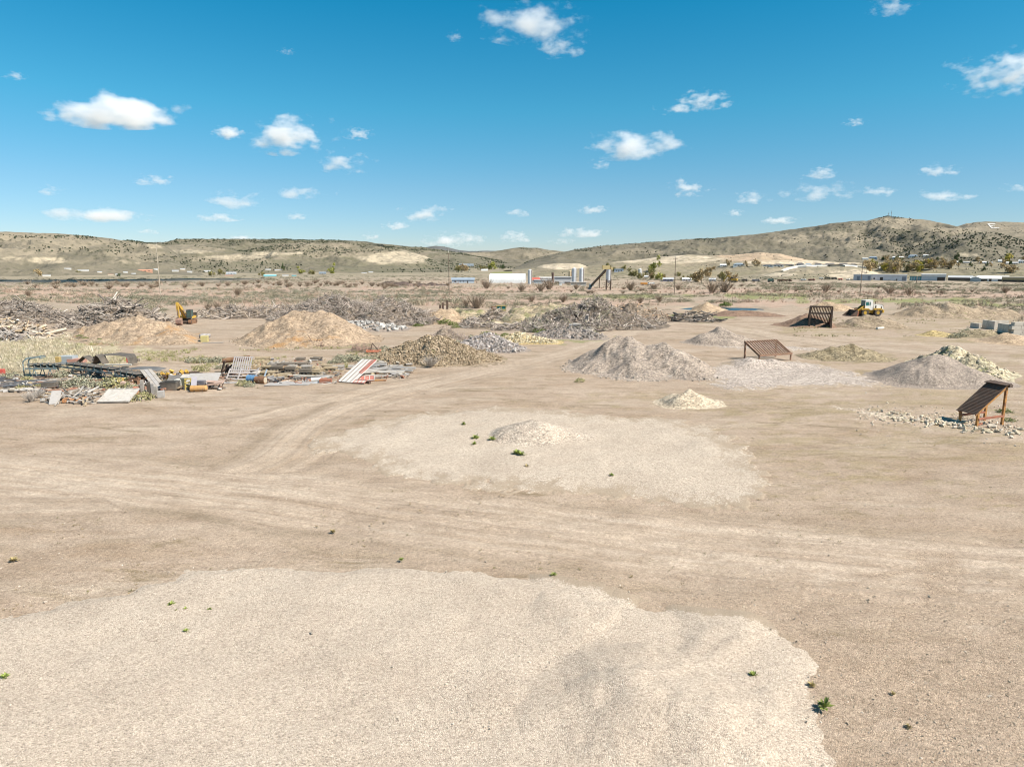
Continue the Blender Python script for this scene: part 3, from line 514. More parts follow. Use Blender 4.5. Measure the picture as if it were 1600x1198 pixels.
hill('G','terrain',[(800,422),(835,418),(847,414),(870,411),(905,412),(917,416),(930,413.5),(960,409.5),(1000,405),(1040,400.5),(1075,398),(1100,398.6),(1140,398.6),(1165,396.5),(1190,394),(1215,396),(1250,403),(1270,407),(1310,410),(1400,411),(1500,409),(1750,408)],1180,880,-9.5,85,.1,p=.8,step=1.5,mat=HILLB,sand=[(880,416,42,5.5,.12),(1030,405,105,7,.12),(1300,410,150,3,.3)],tan=[(1195,402,78,8,.12),(1160,400,50,3,.2)],tree=[(1420,420,90,4,.9)],dens=.35,gsc=120)
hill('H','terrain',[(1165,434),(1200,428),(1218,423),(1235,419),(1260,416.5),(1330,416),(1345,418.5),(1365,425),(1395,433),(1430,439)],800,600,-4,95,.16,p=.75,step=1.2,rows=60,mat=HILLB,sand=[(1335,428,42,7,.25),(1215,429,26,3.5,.3)],dens=.5,gsc=70)
def hit(px,py):
    r=ray(px,py); o=Vector((0,0,CH)); best=None
    for b in BV:
        h=b.ray_cast(o,r.normalized())
        if h[0] is not None and (best is None or h[3]<best[1]): best=(h[0],h[3])
    if py>410.5:
        g_=at(px,py); dg=(g_-o).length
        if best is None or dg<best[1]: return g_
    return best[0] if best else far(px,py,1200)
# ------------------------------------------------------------------ scattering
def rotz(n,tilt=0.0):
    a=rng.uniform(0,2*np.pi,n); c,s=np.cos(a),np.sin(a); M=np.zeros((n,3,3)); M[:,0,0]=c; M[:,0,1]=-s; M[:,1,0]=s; M[:,1,1]=c; M[:,2,2]=1
    return M
def rotr(n):
    q=rng.normal(size=(n,4)); q/=np.linalg.norm(q,axis=1)[:,None]; w_,x,y,z=q.T
    return np.stack([1-2*(y*y+z*z),2*(x*y-z*w_),2*(x*z+y*w_),2*(x*y+z*w_),1-2*(x*x+z*z),2*(y*z-x*w_),2*(x*z-y*w_),2*(y*z+x*w_),1-2*(x*x+y*y)],1).reshape(n,3,3)
def rotdir(D):
    """z axis onto directions D (n,3)"""
    D=D/np.linalg.norm(D,axis=1)[:,None]; up=np.where(np.abs(D[:,2:3])<.95,np.array([[0,0,1.]]),np.array([[1.,0,0]]))
    X=np.cross(up,D); X/=np.linalg.norm(X,axis=1)[:,None]; Y=np.cross(D,X); return np.stack([X,Y,D],2)
def bake(variants,pos,M,sc,tint):
    """variants: list of (V,F,vtint or None); returns V,[F...],tint"""
    n=len(pos); which=rng.integers(0,len(variants),n); OV=[];OF=[];OT=[];base=0
    sc=np.broadcast_to(np.asarray(sc,float).reshape(n,-1),(n,3)); tint=np.broadcast_to(tint,(n,3))
    for k,(V,F,vt) in enumerate(variants):
        i=np.where(which==k)[0]
        if not len(i): continue
        W=np.einsum('nij,nvj->nvi',M[i],V[None]*sc[i][:,None,:])+pos[i][:,None,:]
        OV.append(W.reshape(-1,3)); nv=len(V)
        OF.append((F[None]+(np.arange(len(i))*nv)[:,None,None]+base).reshape(-1,F.shape[1])); base+=nv*len(i)
        t=tint[i][:,None,:]*(vt[None,:,None] if vt is not None else 1.0); OT.append(np.broadcast_to(t,W.shape).reshape(-1,3))
    return np.concatenate(OV),OF,np.concatenate(OT)
def rockv(n=6,ic=ICO1,j=.28):
    out=[]
    for k in range(n):
        V,F=ic; q=V*(1+rng.uniform(-j,j,(len(V),1))); pl=rng.normal(size=(3,3)); pl/=np.linalg.norm(pl,axis=1)[:,None]
        for a in np.concatenate([pl,-pl]):
            d=q@a; q=q-np.maximum(d-rng.uniform(.35,.6),0)[:,None]*a
        out.append((q*np.array([1,.82,.68]),F,None))
    return out
ROCKS=rockv(6,ICO1); ROCKB=rockv(6,ICO2,.12)
def leafv(nl,size,shape,up=.3,stems=0,k=3,base_w=1.0):
    """a bush of separate leaf-sized faces spread through its volume. shape(u)->(n,3) points"""
    out=[]
    for q in range(k):
        P=shape(nl); n=len(P); M=rotr(n); s=size*rng.uniform(.6,1.3,n)
        L=np.array([[-.5,-.35,0],[.5,-.35,0],[.35,.45,.12],[-.3,.5,-.1]])
        V=(np.einsum('nij,vj->nvi',M,L)*s[:,None,None]+P[:,None,:]).reshape(-1,3); F=np.arange(n*4).reshape(-1,4)
        clump=.75+.5*(fbm(P[:,0]*3+q*5,P[:,1]*3+P[:,2]*2,2,q)*.5+.5); vt=np.repeat(clump*rng.uniform(.75,1.25,n),4)
        out.append((V,F,vt))
    return out
def dome(n):
    d=rng.normal(size=(n,3)); d[:,2]=np.abs(d[:,2]); d/=np.linalg.norm(d,axis=1)[:,None]; r=rng.uniform(.45,1,n)**.6
    lump=1+.35*fbm(d[:,0]*2.2+9,d[:,1]*2.2+d[:,2],2,int(rng.integers(99))); p=d*(r*lump)[:,None]; p[:,2]*=.85; p[:,2]+=.02; return p
def sprayv(nb,k=3,spread=.6,wid=.05,fork=3):
    """leafless upright bush: thin tapering twigs fanning from the base"""
    out=[]
    for q in range(k):
        V=[];F=[];t=[]
        for i in range(nb):
            a=rng.uniform(0,2*np.pi); l=rng.uniform(.55,1.05); sp_=rng.uniform(0,spread); b=np.array([np.cos(a),np.sin(a),0])*rng.uniform(0,.15)
            tip=b+np.array([np.cos(a)*sp_,np.sin(a)*sp_,1])*l; 
            segs=[(b,tip,wid)]
            for f_ in range(fork):
                u=rng.uniform(.35,.85); s0=b+(tip-b)*u; segs.append((s0,s0+(tip-b)*.45+rng.normal(size=3)*.16*l,wid*.6))
            for s0,s1,w_ in segs:
                sd=np.cross(s1-s0,rng.normal(size=3)); sd/=np.linalg.norm(sd); c=len(V); V+= [s0-sd*w_/2,s0+sd*w_/2,s1+sd*w_*.2,s1-sd*w_*.2]; F.append([c,c+1,c+2,c+3]); t+=[rng.uniform(.7,1.3)]*4
        out.append((np.array(V),np.array(F),np.array(t)))
    return out
M_LEAF=tintmat('foliage',.85,3,.25); M_TWIG=tintmat('twigs',.9,3,.2); M_ROCK=tintmat('stone',.9,4,.25); M_WOOD=tintmat('weathered_wood',.9,5,.25); M_GRASS=tintmat('dry_grass',.9,2,.2)
JUN=[(v[0]*np.array([1,1,1.15])+np.array([0,0,.75]),v[1],None) for v in rockv(5,ICO1,.3)]
def junipers():
    for key,n,h in (('B',4200,6.5),('B2',2600,4.4),('D',900,6),('E',3000,5.2),('E2',2300,5.2),('A',1100,4.0),('F',250,5),('C',500,8),('G',260,2.2),('H',140,1.6)):
        x,y,z,td,T=HILLV[key]; ok=(T.ravel()<1.0)&(T.ravel()>.02); wgt=(td.ravel()**1.3*ok)*(np.clip(1.0*(.2+T.ravel()),0,1)); 
        if wgt.sum()<=0: continue
        i=rng.choice(len(wgt),n,p=wgt/wgt.sum()); ni,nj=x.shape; r_,c_=np.divmod(i,nj); r2=np.clip(r_+1,0,ni-1); c2=np.clip(c_+1,0,nj-1); u=rng.random(n); v=rng.random(n)
        def lerp(A): return (A[r_,c_]*(1-u)+A[r2,c_]*u)*(1-v)+(A[r_,c2]*(1-u)+A[r2,c2]*u)*v
        pos=np.stack([lerp(x),lerp(y),lerp(z)-.4],1); s=h*rng.uniform(.3,.72,n)
        tt=np.array([.045,.052,.028])*rng.uniform(.7,1.5,(n,1))
        V,F,t=bake(JUN,pos,rotz(n),s[:,None]*np.array([1,1,.85]),tt); o=mk('juniper_woodland',V,F,M_LEAF,tint=t); o['label']='dark junipers dotted over '+dict(B='the long flat mesa',B2='the mottled middle hill',D='the round hill in the gap',E='the hill with the antenna masts',E2='the wooded right shoulder',A='the bare left hill',F='the hill with the white letter',C='the far blue mountain',G='the pale quarry bench',H='the low bench under the road')[key]; tag(o,kind='stuff')
junipers()
# ------------------------------------------------------------------ rock piles, boulders, brush
def rockpile(name,label,cat,cones,n,size,cols,mat,group,step=.3,hmin=.0,**k):
    H=Heap(cones,seed=sum(map(ord,label))%997,**k); V,Q=H.mesh(step); core=len(V)
    x,y,z=H.sample(n,hmin); s=size*np.exp(rng.normal(0,.32,n)); pos=np.stack([x,y,z+s*.25],1)
    cc=np.array(cols); tt=cc[rng.integers(0,len(cc),n)]*rng.uniform(.8,1.2,(n,1))
    W,F,t=bake(ROCKS,pos,rotr(n),s[:,None]*rng.uniform(.75,1.15,(n,3)),tt)
    VV=np.concatenate([V,W]); FF=[f+core for f in F]; nf=sum(len(f) for f in FF)
    tint=np.concatenate([np.ones((core,3))*.3,t]); o=mk(name,VV,[Q]+FF,[mat,M_ROCK],tint=tint,mi=np.concatenate([np.zeros(len(Q)),np.ones(nf)]))
    tag(o,label,cat,group); return H
GR='piles of broken rock'
rockpile('rock_pile','large pile of tan broken rock beside the dirt road','rock pile',[(668,86,526,.42),(685,85,526,.42),(640,84,540,.36),(712,84,536,.4),(615,82,556,.28)],8000,.15,[(.27,.2,.125),(.32,.245,.155),(.21,.155,.098),(.36,.28,.19)],M_BROWN,GR,.3)
rockpile('rock_pile','purplish grey rock pile right of the tan rock pile','rock pile',[(752,95.5,525,.46),(765,95,526,.44),(788,93,535,.36)],1800,.21,[(.32,.275,.245),(.38,.33,.295),(.26,.225,.2),(.42,.375,.34)],M_GREY2,GR,.3)
rockpile('rock_pile','pale yellow rock pile behind the purplish one','rock pile',[(808,103.5,522,.4),(825,103,521,.4),(840,102,526,.32)],1300,.2,[(.52,.43,.28),(.58,.5,.35),(.45,.36,.22)],M_YELLOW,GR,.3)
rockpile('rock_pile','small dark grey rubble pile below the log heap','rock pile',[(880,111,512,.36),(898,110,513,.34),(862,111,517,.3)],900,.22,[(.27,.23,.2),(.33,.285,.25),(.22,.19,.16)],M_GREY2,GR,.3)
rockpile('concrete_rubble','broken pale concrete chunks at the foot of the brush mountain','rubble',[(548,125,505,.25),(565,124,503,.25),(585,123,505,.25),(600,123,508,.2)],260,.42,[(.35,.325,.295),(.42,.39,.35),(.26,.24,.22)],M_GREY2,GR,.4)
# stones lying over the rubble ridge
x,y,z=H_rub.sample(420,.05); V,F,t=bake(ROCKS,np.stack([x,y,z],1),rotr(420),(.16*np.exp(rng.normal(0,.4,420)))[:,None]*np.ones((1,3)),np.array([.48,.4,.3])*rng.uniform(.7,1.15,(420,1)))
o=mk('rubble',V,F,M_ROCK,tint=t); o['label']='loose pale stones on the weedy rubble ridge'; tag(o,kind='stuff')
x,y,z=H_main.sample(1500,.02); V,F,t=bake(ROCKS,np.stack([x,y,z],1),rotr(1500),(.07*np.exp(rng.normal(0,.35,1500)))[:,None]*np.ones((1,3)),np.array([.42,.35,.30])*rng.uniform(.55,1.35,(1500,1)))
o=mk('gravel',V,F,M_ROCK,tint=t); o['label']='cobbles lying loose on the big grey gravel pile'; tag(o,kind='stuff')
def footstones(H,n,size,col,label):
    P=[]
    while len(P)<n:
        x=rng.uniform(H.x0,H.x1,400); y=rng.uniform(H.y0,H.y1,400); h=H.h(x,y); k=(h>-.55)&(h<.12); P+=[(a,b,float(c)+.01) for a,b,c in zip(x[k],y[k],gz(x[k],y[k])+np.maximum(h[k],0))]
    P=np.array(P[:n]); V,F,t=bake(ROCKS,P,rotr(n),(size*np.exp(rng.normal(0,.45,n)))[:,None]*np.ones((1,3)),np.array(col)*rng.uniform(.6,1.3,(n,1))); o=mk('rubble',V,F,M_ROCK,tint=t); o['label']=label; tag(o,kind='stuff')
footstones(H_main,900,.085,(.40,.335,.275),'coarse stones rolled to the foot of the big grey pile')
footstones(H_or,260,.14,(.33,.26,.19),'clods at the foot of the orange heap')
# white boulders round the right-hand screen: every one its own thing
def boulder(px,py,s,lab,grp):
    p=at(px,py); v=ROCKB[rnd.randrange(6)]; V=v[0]*s*np.array([1,rnd.uniform(.75,1),rnd.uniform(.7,1)])
    o=mk('boulder',V,[v[1]],M_ROCK,tint=np.tile(np.array([.52,.44,.335])*rnd.uniform(.8,1.12)*np.array([1,1,rnd.uniform(.9,1.05)]),(len(V),1)),loc=(p.x,p.y,p.z+s*.28)); o.rotation_euler=(rnd.uniform(-.4,.4),rnd.uniform(-.4,.4),rnd.uniform(0,6))
    return tag(o,lab,'boulder',grp)
BG='white boulders around the rusty screen'
for px,py,s,lab in [(1525,673,.36,'cream boulder in front of the short orange post'),(1541,675,.3,'low flat white boulder beside the cream one'),(1549,668,.42,'greenish grey boulder below the red cross beam'),(1558,675,.28,'small white boulder right of the greenish grey one'),(1578,679,.36,'pale boulder below the tall orange post'),(1580,684,.26,'flat white slab stone nearest the camera'),(1588,678,.3,'pale stone second from the right frame edge'),(1506,668,.3,'pale boulder left of the short orange post')]: boulder(px,py,s,lab,BG)
for i in range(110):
    t=rnd.random(); px=1372+t*135+rnd.uniform(-12,12); py=648+t*16+rnd.gauss(0,3.8)+ (2 if t>.6 else 0)
    boulder(px,py,rnd.uniform(.1,.22)+.12*t*rnd.random(),'white stone in the trail running left from the rusty screen','white stones trailing left of the screen')
for i in range(36):
    px=rnd.uniform(1498,1598); py=rnd.gauss(671,4.5); boulder(px,py,rnd.uniform(.1,.26),'white stone heaped around the feet of the rusty screen','white stones heaped at the screen feet')
def stonefield(n,fun,size,col,label):
    P=np.array([fun() for _ in range(n)]); V,F,t=bake(ROCKS,P,rotr(n),(size*np.exp(rng.normal(0,.4,n)))[:,None]*np.ones((1,3)),np.array(col)*rng.uniform(.6,1.3,(n,1)))
    o=mk('rubble',V,F,M_ROCK,tint=t); o['label']=label; tag(o,kind='stuff')
def yardstone():
    px=rnd.uniform(-60,1660); py=630+570*rnd.random()**1.3; r=ray(px,py); t=-CH/r.z; x,y=r.x*t,r.y*t; return (x,y,float(gz(x,y))+.004)
def padstone():
    while 1:
        px=rnd.uniform(-20,1300); py=rnd.uniform(895,1199)
        if py>955-px*.32 or px>230: break
    p=at(px,py); return (p.x,p.y,p.z+.085+float(max(0,.0)))
def coarsestone():
    px=rnd.uniform(1060,1620); py=rnd.uniform(880,1199)
    if px<1320 and py>930+(px-1060)*.2: px=rnd.uniform(1320,1620)
    p=at(px,py); return (p.x,p.y,p.z+.006)
stonefield(4200,padstone,.02,(.46,.385,.305),'larger pebbles lying on the pale pebble layer')
stonefield(3600,coarsestone,.017,(.42,.34,.25),'coarse stones in the brown dirt at the lower right')
stonefield(2600,yardstone,.026,(.42,.35,.28),'loose small stones strewn over the yard')
def trailstone():
    t=rnd.random(); px=1340+t*250; py=645+t*20+rnd.gauss(0,7); p=at(px,py); return tuple(p)
stonefield(900,trailstone,.075,(.52,.44,.34),'small pale rubble between the white boulders')
stonefield(260,lambda: tuple(at(rnd.uniform(1330,1600),rnd.uniform(606,700))),.06,(.5,.43,.35),'stray pale stones right of the gravel piles')
# sticks and logs
def stickv(k=4,n=5,bend=.07):
    out=[]
    for q in range(k):
        V=[];F=[]; offs=[np.zeros(2),rng.normal(size=2)*bend,rng.normal(size=2)*bend*1.4]
        for j,(z,r) in enumerate(((-.5,1),(0,.85),(.5,.55))):
            for i in range(n):
                a=2*np.pi*i/n; V.append((r*np.cos(a),r*np.sin(a),z))
        V=np.array(V); 
        for j in range(2):
            for i in range(n): F.append([j*n+i,j*n+(i+1)%n,(j+1)*n+(i+1)%n,(j+1)*n+i])
        F.append([0,1,2,3]); F.append([2*n,2*n+1,2*n+2,2*n+3])
        out.append((V,np.array(F),None))
    return out
STK=stickv()
def brush(label,cat,cones,n,ln,rad,cols,group,core=(.13,.105,.085),up=.45,name='brush_pile',hmin=-.1,big=0,**k):
    H=Heap(cones,seed=sum(map(ord,label))%997,rough=.5,nsc=.5,**k); V,Q=H.mesh(.5)
    x,y,z=H.sample(n,hmin); L=ln*np.exp(rng.normal(0,.35,n)); r=rad*np.exp(rng.normal(0,.4,n))
    if big: b=rng.random(n)<big; r=np.where(b,r*2.6,r); L=np.where(b,L*1.5,L)
    a=rng.uniform(0,2*np.pi,n); e=rng.normal(0,up,n); D=np.stack([np.cos(a)*np.cos(e),np.sin(a)*np.cos(e),np.sin(e)],1)
    pos=np.stack([x,y,z+rng.uniform(0,.35,n)],1); cc=np.array(cols); tt=cc[rng.integers(0,len(cc),n)]*rng.uniform(.7,1.25,(n,1))
    W,F,t=bake(STK,pos,rotdir(D),np.stack([r,r,L],1),tt); nf=sum(len(f) for f in F); core_=len(V)
    o=mk(name,np.concatenate([V,W]),[Q]+[f+core_ for f in F],[M_CORE,M_WOOD],tint=np.concatenate([np.ones((core_,3))*.1,t]),mi=np.concatenate([np.zeros(len(Q)),np.ones(nf)])); tag(o,label,cat,group); return H
M_CORE=gravel_mat('brush_litter',PCS,((2,0),(6,.5)),((.15,.12,.09),(.22,.175,.135)),.6,.3)
BR='heaps of cut brush and timber'
GREYS=[(.40,.335,.28),(.32,.265,.22),(.48,.41,.345),(.24,.195,.16),(.37,.3,.24)]
WARM=[(.42,.34,.26),(.36,.28,.2),(.5,.42,.33),(.28,.23,.19)]
brush('mountain of grey cut brush behind the orange heap','brush pile',[(508,142,470,.38),(530,141,468,.36),(556,142,471,.36),(582,141,473,.36),(606,139,471,.36),(630,138,475,.38),(650,136,484,.42),(490,143,474,.4)],6500,1.5,.05,GREYS,BR,up=.5,core=(.2,.17,.14))
brush('low ragged line of brush behind the excavator lot','brush pile',[(318,148,488,.35),(340,150,486,.3),(368,150,483,.28),(395,150,487,.3),(420,151,482,.3),(445,150,482,.3),(470,149,481,.3)],1700,1.9,.06,GREYS+WARM[:2],BR)
brush('heap of grey logs and poles behind the broad tan mound','log pile',[(168,133,478,.5),(185,133,474,.5),(200,133,479,.5),(145,129,491,.45),(128,128,499,.4)],1700,2.0,.06,[tuple(k*.88 for k in q) for q in GREYS],BR,up=.35,big=.1)
brush('long bank of grey poles and brush at the left edge','log pile',[(-40,142,474,.35),(0,141,477,.32),(30,140,482,.3),(60,139,488,.3),(90,139,494,.28),(112,139,498,.3)],3600,1.7,.05,[tuple(k*.85 for k in q) for q in GREYS],BR,up=.35,big=.05)
brush('spill of pale split timber in front of the left brush bank','timber heap',[(-10,112,507,.35),(20,110,512,.3),(45,108,518,.25),(70,107,526,.2),(88,108,529,.15)],620,1.7,.085,WARM+[(.5,.44,.36),(.5,.36,.22)],BR,up=.25,big=.1)
brush('small dark stump heap at the left frame edge','stump heap',[(-5,103.5,524,.45),(8,103.5,526,.45),(20,104,531,.3)],160,1.1,.12,[(.2,.17,.15),(.28,.24,.21),(.36,.32,.28)],BR)
brush('wide mound of grey brush and roots at the end of the berm','brush pile',[(842,127,492,.5),(860,127.5,488,.55),(880,128,484,.6),(898,128,481,.6),(916,129,480,.6),(934,130,482,.55),(950,131,486,.5),(912,122,496,.5),(882,120.5,501,.45),(850,119.5,506,.4),(828,124,500,.4)],4200,1.3,.06,GREYS+[(.36,.32,.22)],BR,up=.5)
brush('grey broken slabs and roots over the weedy berm','brush pile',[(752,126,505,.3),(775,125,506,.3),(800,123,505,.35),(765,133,495,.25)],700,1.1,.08,GREYS,BR,up=.4)
brush('trailing low branches right of the grey brush mound','brush pile',[(962,133,490,.25),(985,132,495,.25),(972,127,502,.2)],500,1.7,.055,GREYS,BR)
brush('orange brown bark scraps beyond the brush mound','brush pile',[(975,142,482,.3),(992,142,484,.3)],350,1.3,.07,[(.5,.33,.2),(.42,.29,.2),(.52,.42,.32)],BR)
brush('small dark heap of logs near the tan cone','log pile',[(1080,141,490,.4),(1090,141,489,.4)],130,2.2,.1,[(.2,.17,.14),(.3,.26,.22),(.12,.1,.09)],BR,up=.2)
brush('reddish roots at the foot of the orange heap','brush pile',[(462,98.5,536,.35),(480,98,537,.35),(495,98,539,.3)],420,1.0,.03,[(.3,.2,.15),(.36,.26,.2),(.22,.15,.11)],BR)
brush('dry pinkish scrub heap behind the tan rock pile','brush pile',[(695,100,523,.4),(710,100,526,.4)],420,1.0,.022,[(.45,.35,.3),(.38,.29,.24)],BR,up=.9)
brush('reddish twiggy scrub left of the tan rock pile','brush pile',[(565,93,542,.4),(578,93,540,.4),(590,94,545,.3)],300,.9,.022,[(.4,.26,.2),(.36,.27,.2)],BR,up=.8)
def log(px,py,l,r,rz,tilt,lab,col=(.4,.36,.31)):
    p=at(px,py); nm='log'; V,F,_=STK[rnd.randrange(4)]; W=V*np.array([r,r,l])
    o=mk(nm,W,[F],M_WOOD,tint=np.tile(col,(len(V),1)),loc=(p.x,p.y,p.z+r+abs(math.sin(tilt))*l/2)); o.rotation_euler=Euler((math.pi/2-tilt,0,rz)); bevel(o,.02,1); return tag(o,lab,'log','logs lying at the near edge of the brush mound')
log(903,514,3.4,.42,1.0,.12,'long grey trunk leaning on the brush mound',(.4,.37,.34)); log(916,513,2.4,.5,.2,.95,'stubby upright tree stump at the brush mound',(.36,.32,.28)); log(931,516,1.1,.5,1.4,.1,'short sawn log with a pale tan face',(.47,.37,.27)); log(939,519,1.4,.2,1.2,.05,'thin dark log in front of the short sawn log',(.2,.16,.13)); log(895,511,2.6,.3,.7,.2,'medium grey trunk left of the long one',(.42,.39,.35)); log(957,497,2.8,.22,1.5,.1,'dark grey log at the right end of the mound',(.25,.22,.2)); log(922,520,1.6,.3,.4,.05,'rounded root end below the stump',(.42,.37,.3))
# ------------------------------------------------------------------ plants
SAGE=leafv(420,.125,dome,k=5); SAGEV=[mk('sagebrush',V,[F],M_LEAF,tint=t[:,None]*np.array([[.30,.285,.195]]),link=False) for V,F,t in SAGE]
SAGEY=[mk('sagebrush',V,[F],M_LEAF,tint=t[:,None]*np.array([[.30,.275,.13]]),link=False) for V,F,t in SAGE[:3]]
GREENV=[mk('green_shrub',V,[F],M_LEAF,tint=t[:,None]*np.array([[.135,.165,.045]]),link=False) for V,F,t in SAGE[:3]]
WILL=sprayv(60,4,.75,.05,3); WILLV=[mk('willow_bush',V,[F],M_TWIG,tint=t[:,None]*np.array([[.31,.24,.175]]),link=False) for V,F,t in WILL]
TWIGG=[mk('dead_bush',V,[F],M_TWIG,tint=t[:,None]*np.array([[.40,.35,.30]]),link=False) for V,F,t in sprayv(110,2,1.2,.03,3)]
def weedv(n,k=3):
    out=[]
    for q in range(k):
        V=[];F=[];t=[]
        for i in range(n):
            a=rng.uniform(0,6.28); e=rng.uniform(.1,1.2); l=rng.uniform(.5,1); d=np.array([np.cos(a)*np.cos(e),np.sin(a)*np.cos(e),np.sin(e)])*l; s=np.cross(d,[0,0,1]); s=s/np.linalg.norm(s)*.11; b=np.array([np.cos(a),np.sin(a),0])*.06; c=len(V)
            m=b+d*.6+np.array([0,0,.05]); V+=[b,m-s,b+d,m+s]; F.append([c,c+1,c+2,c+3]); t+=[rng.uniform(.7,1.3)]*4
        out.append((np.array(V),np.array(F),np.array(t)))
    return out
WEED=weedv(46); WEEDV=[mk('weed',V,[F],M_LEAF,tint=t[:,None]*np.array([[.22,.26,.065]]),link=False) for V,F,t in WEED]; WEEDB=[mk('weed',V,[F],M_LEAF,tint=t[:,None]*np.array([[.33,.26,.12]]),link=False) for V,F,t in WEED]
def plant(kind,me,p,s,lab,cat,grp=None,sq=1.0):
    o=bpy.data.objects.new(kind,me); COL.objects.link(o); o.location=p; o.rotation_euler=(0,0,rnd.uniform(0,6.3)); o.scale=(s,s,s*sq); return tag(o,lab,cat,grp)
WG='weeds sprouting in the gravel'
for px,py,s,lab,b in [(1287,1108,.3,'biggest green weed at the right edge of the pale pebbles',0),(1177,1060,.2,'green weed alone on the pale pebbles near the right edge',0),(1268,1072,.17,'brownish weed on the lip of the pale pebbles',1),(268,948,.17,'largest of the little weeds on the left pebbles',0),(290,955,.11,'tiny weed right of the largest left one',0),(275,958,.09,'tiny weed just below the largest left one',0),(328,955,.1,'tiny weed farthest right of the left cluster',0),(291,990,.14,'lowest green weed of the left cluster',0),(8,1062,.17,'green weed at the left frame edge',0),(22,877,.26,'brown flat weed on the dirt at the far left',1),(865,902,.18,'green weed on the upper rim of the pale pebbles',0),(627,878,.16,'green weed on the dirt above the pale pebbles',0),(520,832,.2,'olive weed on the wheel tracks',1),(808,711,.42,'leafy green weed pair by the gravel bump',0),(815,713,.36,'right half of the weed pair by the gravel bump',0),(769,689,.36,'wide green weed left of the gravel bump',0),(743,687,.4,'tall green weed at the centre of the middle gravel',0),(741,696,.26,'small weed under the tall centre one',0),(725,665,.3,'upper small weed on the middle gravel',0),(823,730,.24,'dark weed on the near side of the middle gravel',1),(955,745,.2,'small weed at the right of the middle gravel',0),(1420,1137,.13,'olive weed on the coarse dirt bottom right',1),(1395,1085,.11,'faint olive weed above the bottom right one',1)]:
    plant('weed',(WEEDB if b else WEEDV)[rnd.randrange(3)],at(px,py)+Vector((0,0,.09 if py>640 and not b else .02)),s,lab,'weed',WG)
def scatterstuff(name,variants,n,fun,size,cols,label,mat,sq=1.0,hv=.35):
    P=[];i=0
    while len(P)<n and i<n*40:
        i+=1; p=fun()
        if p is not None: P.append(tuple(p))
    P=np.array(P); n=len(P); s=size*np.exp(rng.normal(0,hv,n)); cc=np.array(cols); tt=cc[rng.integers(0,len(cc),n)]*rng.uniform(.8,1.2,(n,1))
    V,F,t=bake(variants,P,rotz(n),s[:,None]*np.array([1,1,sq]),tt); o=mk(name,V,F,mat,tint=t); o['label']=label; tag(o,kind='stuff'); return o
def yardweed():
    px=rnd.uniform(-40,1640); py=605+420*rnd.random()**1.7
    r=ray(px,py); t=-CH/r.z; x,y=r.x*t,r.y*t
    if fbm(x/7,y/5,3,77)+.5*rnd.gauss(0,.35)<(.1 if px>1000 else .4): return None
    return (x,y,float(gz(x,y)))
scatterstuff('weeds',weedv(9,4),1500,yardweed,.085,[(.24,.18,.09),(.19,.165,.07),(.28,.21,.12)],'sparse low weeds in the dirt of the yard',M_LEAF,.5)
SG='grey green sagebrush growing through the scrap'
for px,py,s,y in [(8,592,.9,0),(20,590,.8,0),(40,596,.7,1),(25,610,.45,1),(100,588,1.1,0),(90,590,.8,0),(112,604,1.1,0),(124,602,1.2,0),(132,604,.8,0),(150,606,.9,0),(165,604,1.0,0),(178,604,1.2,1),(188,596,.9,0),(196,608,.8,1),(212,612,.8,0),(206,609,.7,0),(226,624,1.0,1),(252,590,.9,0),(260,598,.7,0),(382,602,.85,1),(390,604,.6,0),(300,566,.8,0),(318,566,1.0,0),(335,566,1.1,0),(350,566,.9,0),(372,580,.8,0),(345,576,.8,0),(310,578,.7,1),(318,580,.6,1),(535,566,1.1,0),(548,564,1.2,0),(560,563,1.2,0),(572,566,1.0,0),(582,563,1.1,0),(590,567,1.0,0),(530,560,.9,0),(605,556,1.0,0),(520,568,.8,0),(62,604,.5,1),(36,608,.7,1),(715,541,1.2,0),(722,539,1.1,0),(735,530,.9,0),(705,536,.9,0),(585,550,.8,0),(600,545,.7,0),(1528,592,.6,0),(1490,528,1.1,0),(1502,526,1.2,0),(1512,522,1.3,0),(1585,534,.7,0),(905,597,.55,1),(955,580,.35,1),(930,523,.8,0),(925,527,.8,0),(915,527,.7,0)]:
    plant('sagebrush',(SAGEY if y else SAGEV)[rnd.randrange(3)],at(px,py),s*rnd.uniform(.85,1.1),('yellowish sagebrush clump' if y else 'silvery sagebrush clump')+(' among the scrap on the left' if px<400 else ' around the heaps in the yard'),'shrub',SG,.8)
plant('dead_bush',TWIGG[0],at(672,574),1.15,'whitish dead bush at the foot of the tan rock pile','bush'); plant('dead_bush',TWIGG[1],at(48,628),.8,'pale dead bush left of the plank heap','bush'); plant('dead_bush',TWIGG[1],at(60,622),.8,'grey dead bush touching the plank heap','bush')
GG='bright green shrubs on the berm and mounds'
for px,py,s in [(695,506,1.6),(708,508,1.3),(712,512,1.0),(660,507,1.2),(653,510,1.0),(722,502,1.5),(735,505,1.6),(742,498,1.4),(757,500,1.2),(770,499,1.5),(780,494,1.2),(738,490,1.1),(748,489,1.0),(828,517,1.5),(838,519,1.5),(848,521,1.2),(818,513,1.2),(762,523,1.3),(775,527,1.3),(788,525,1.2),(735,532,.9),(900,505,.9),(948,501,1.7),(955,499,1.3),(940,500,1.0),(925,526,.9),(1332,558,.3),(1535,577,.9),(1548,588,.8),(1528,560,.7),(1567,644,.6),(1578,658,.45),(1135,477.5,2.2),(1131,478,1.8)]:
    plant('green_shrub',GREENV[rnd.randrange(3)],at(px,py),s*rnd.uniform(.7,1.0),'fresh green leafy shrub growing on the earth heaps','shrub',GG,.7)
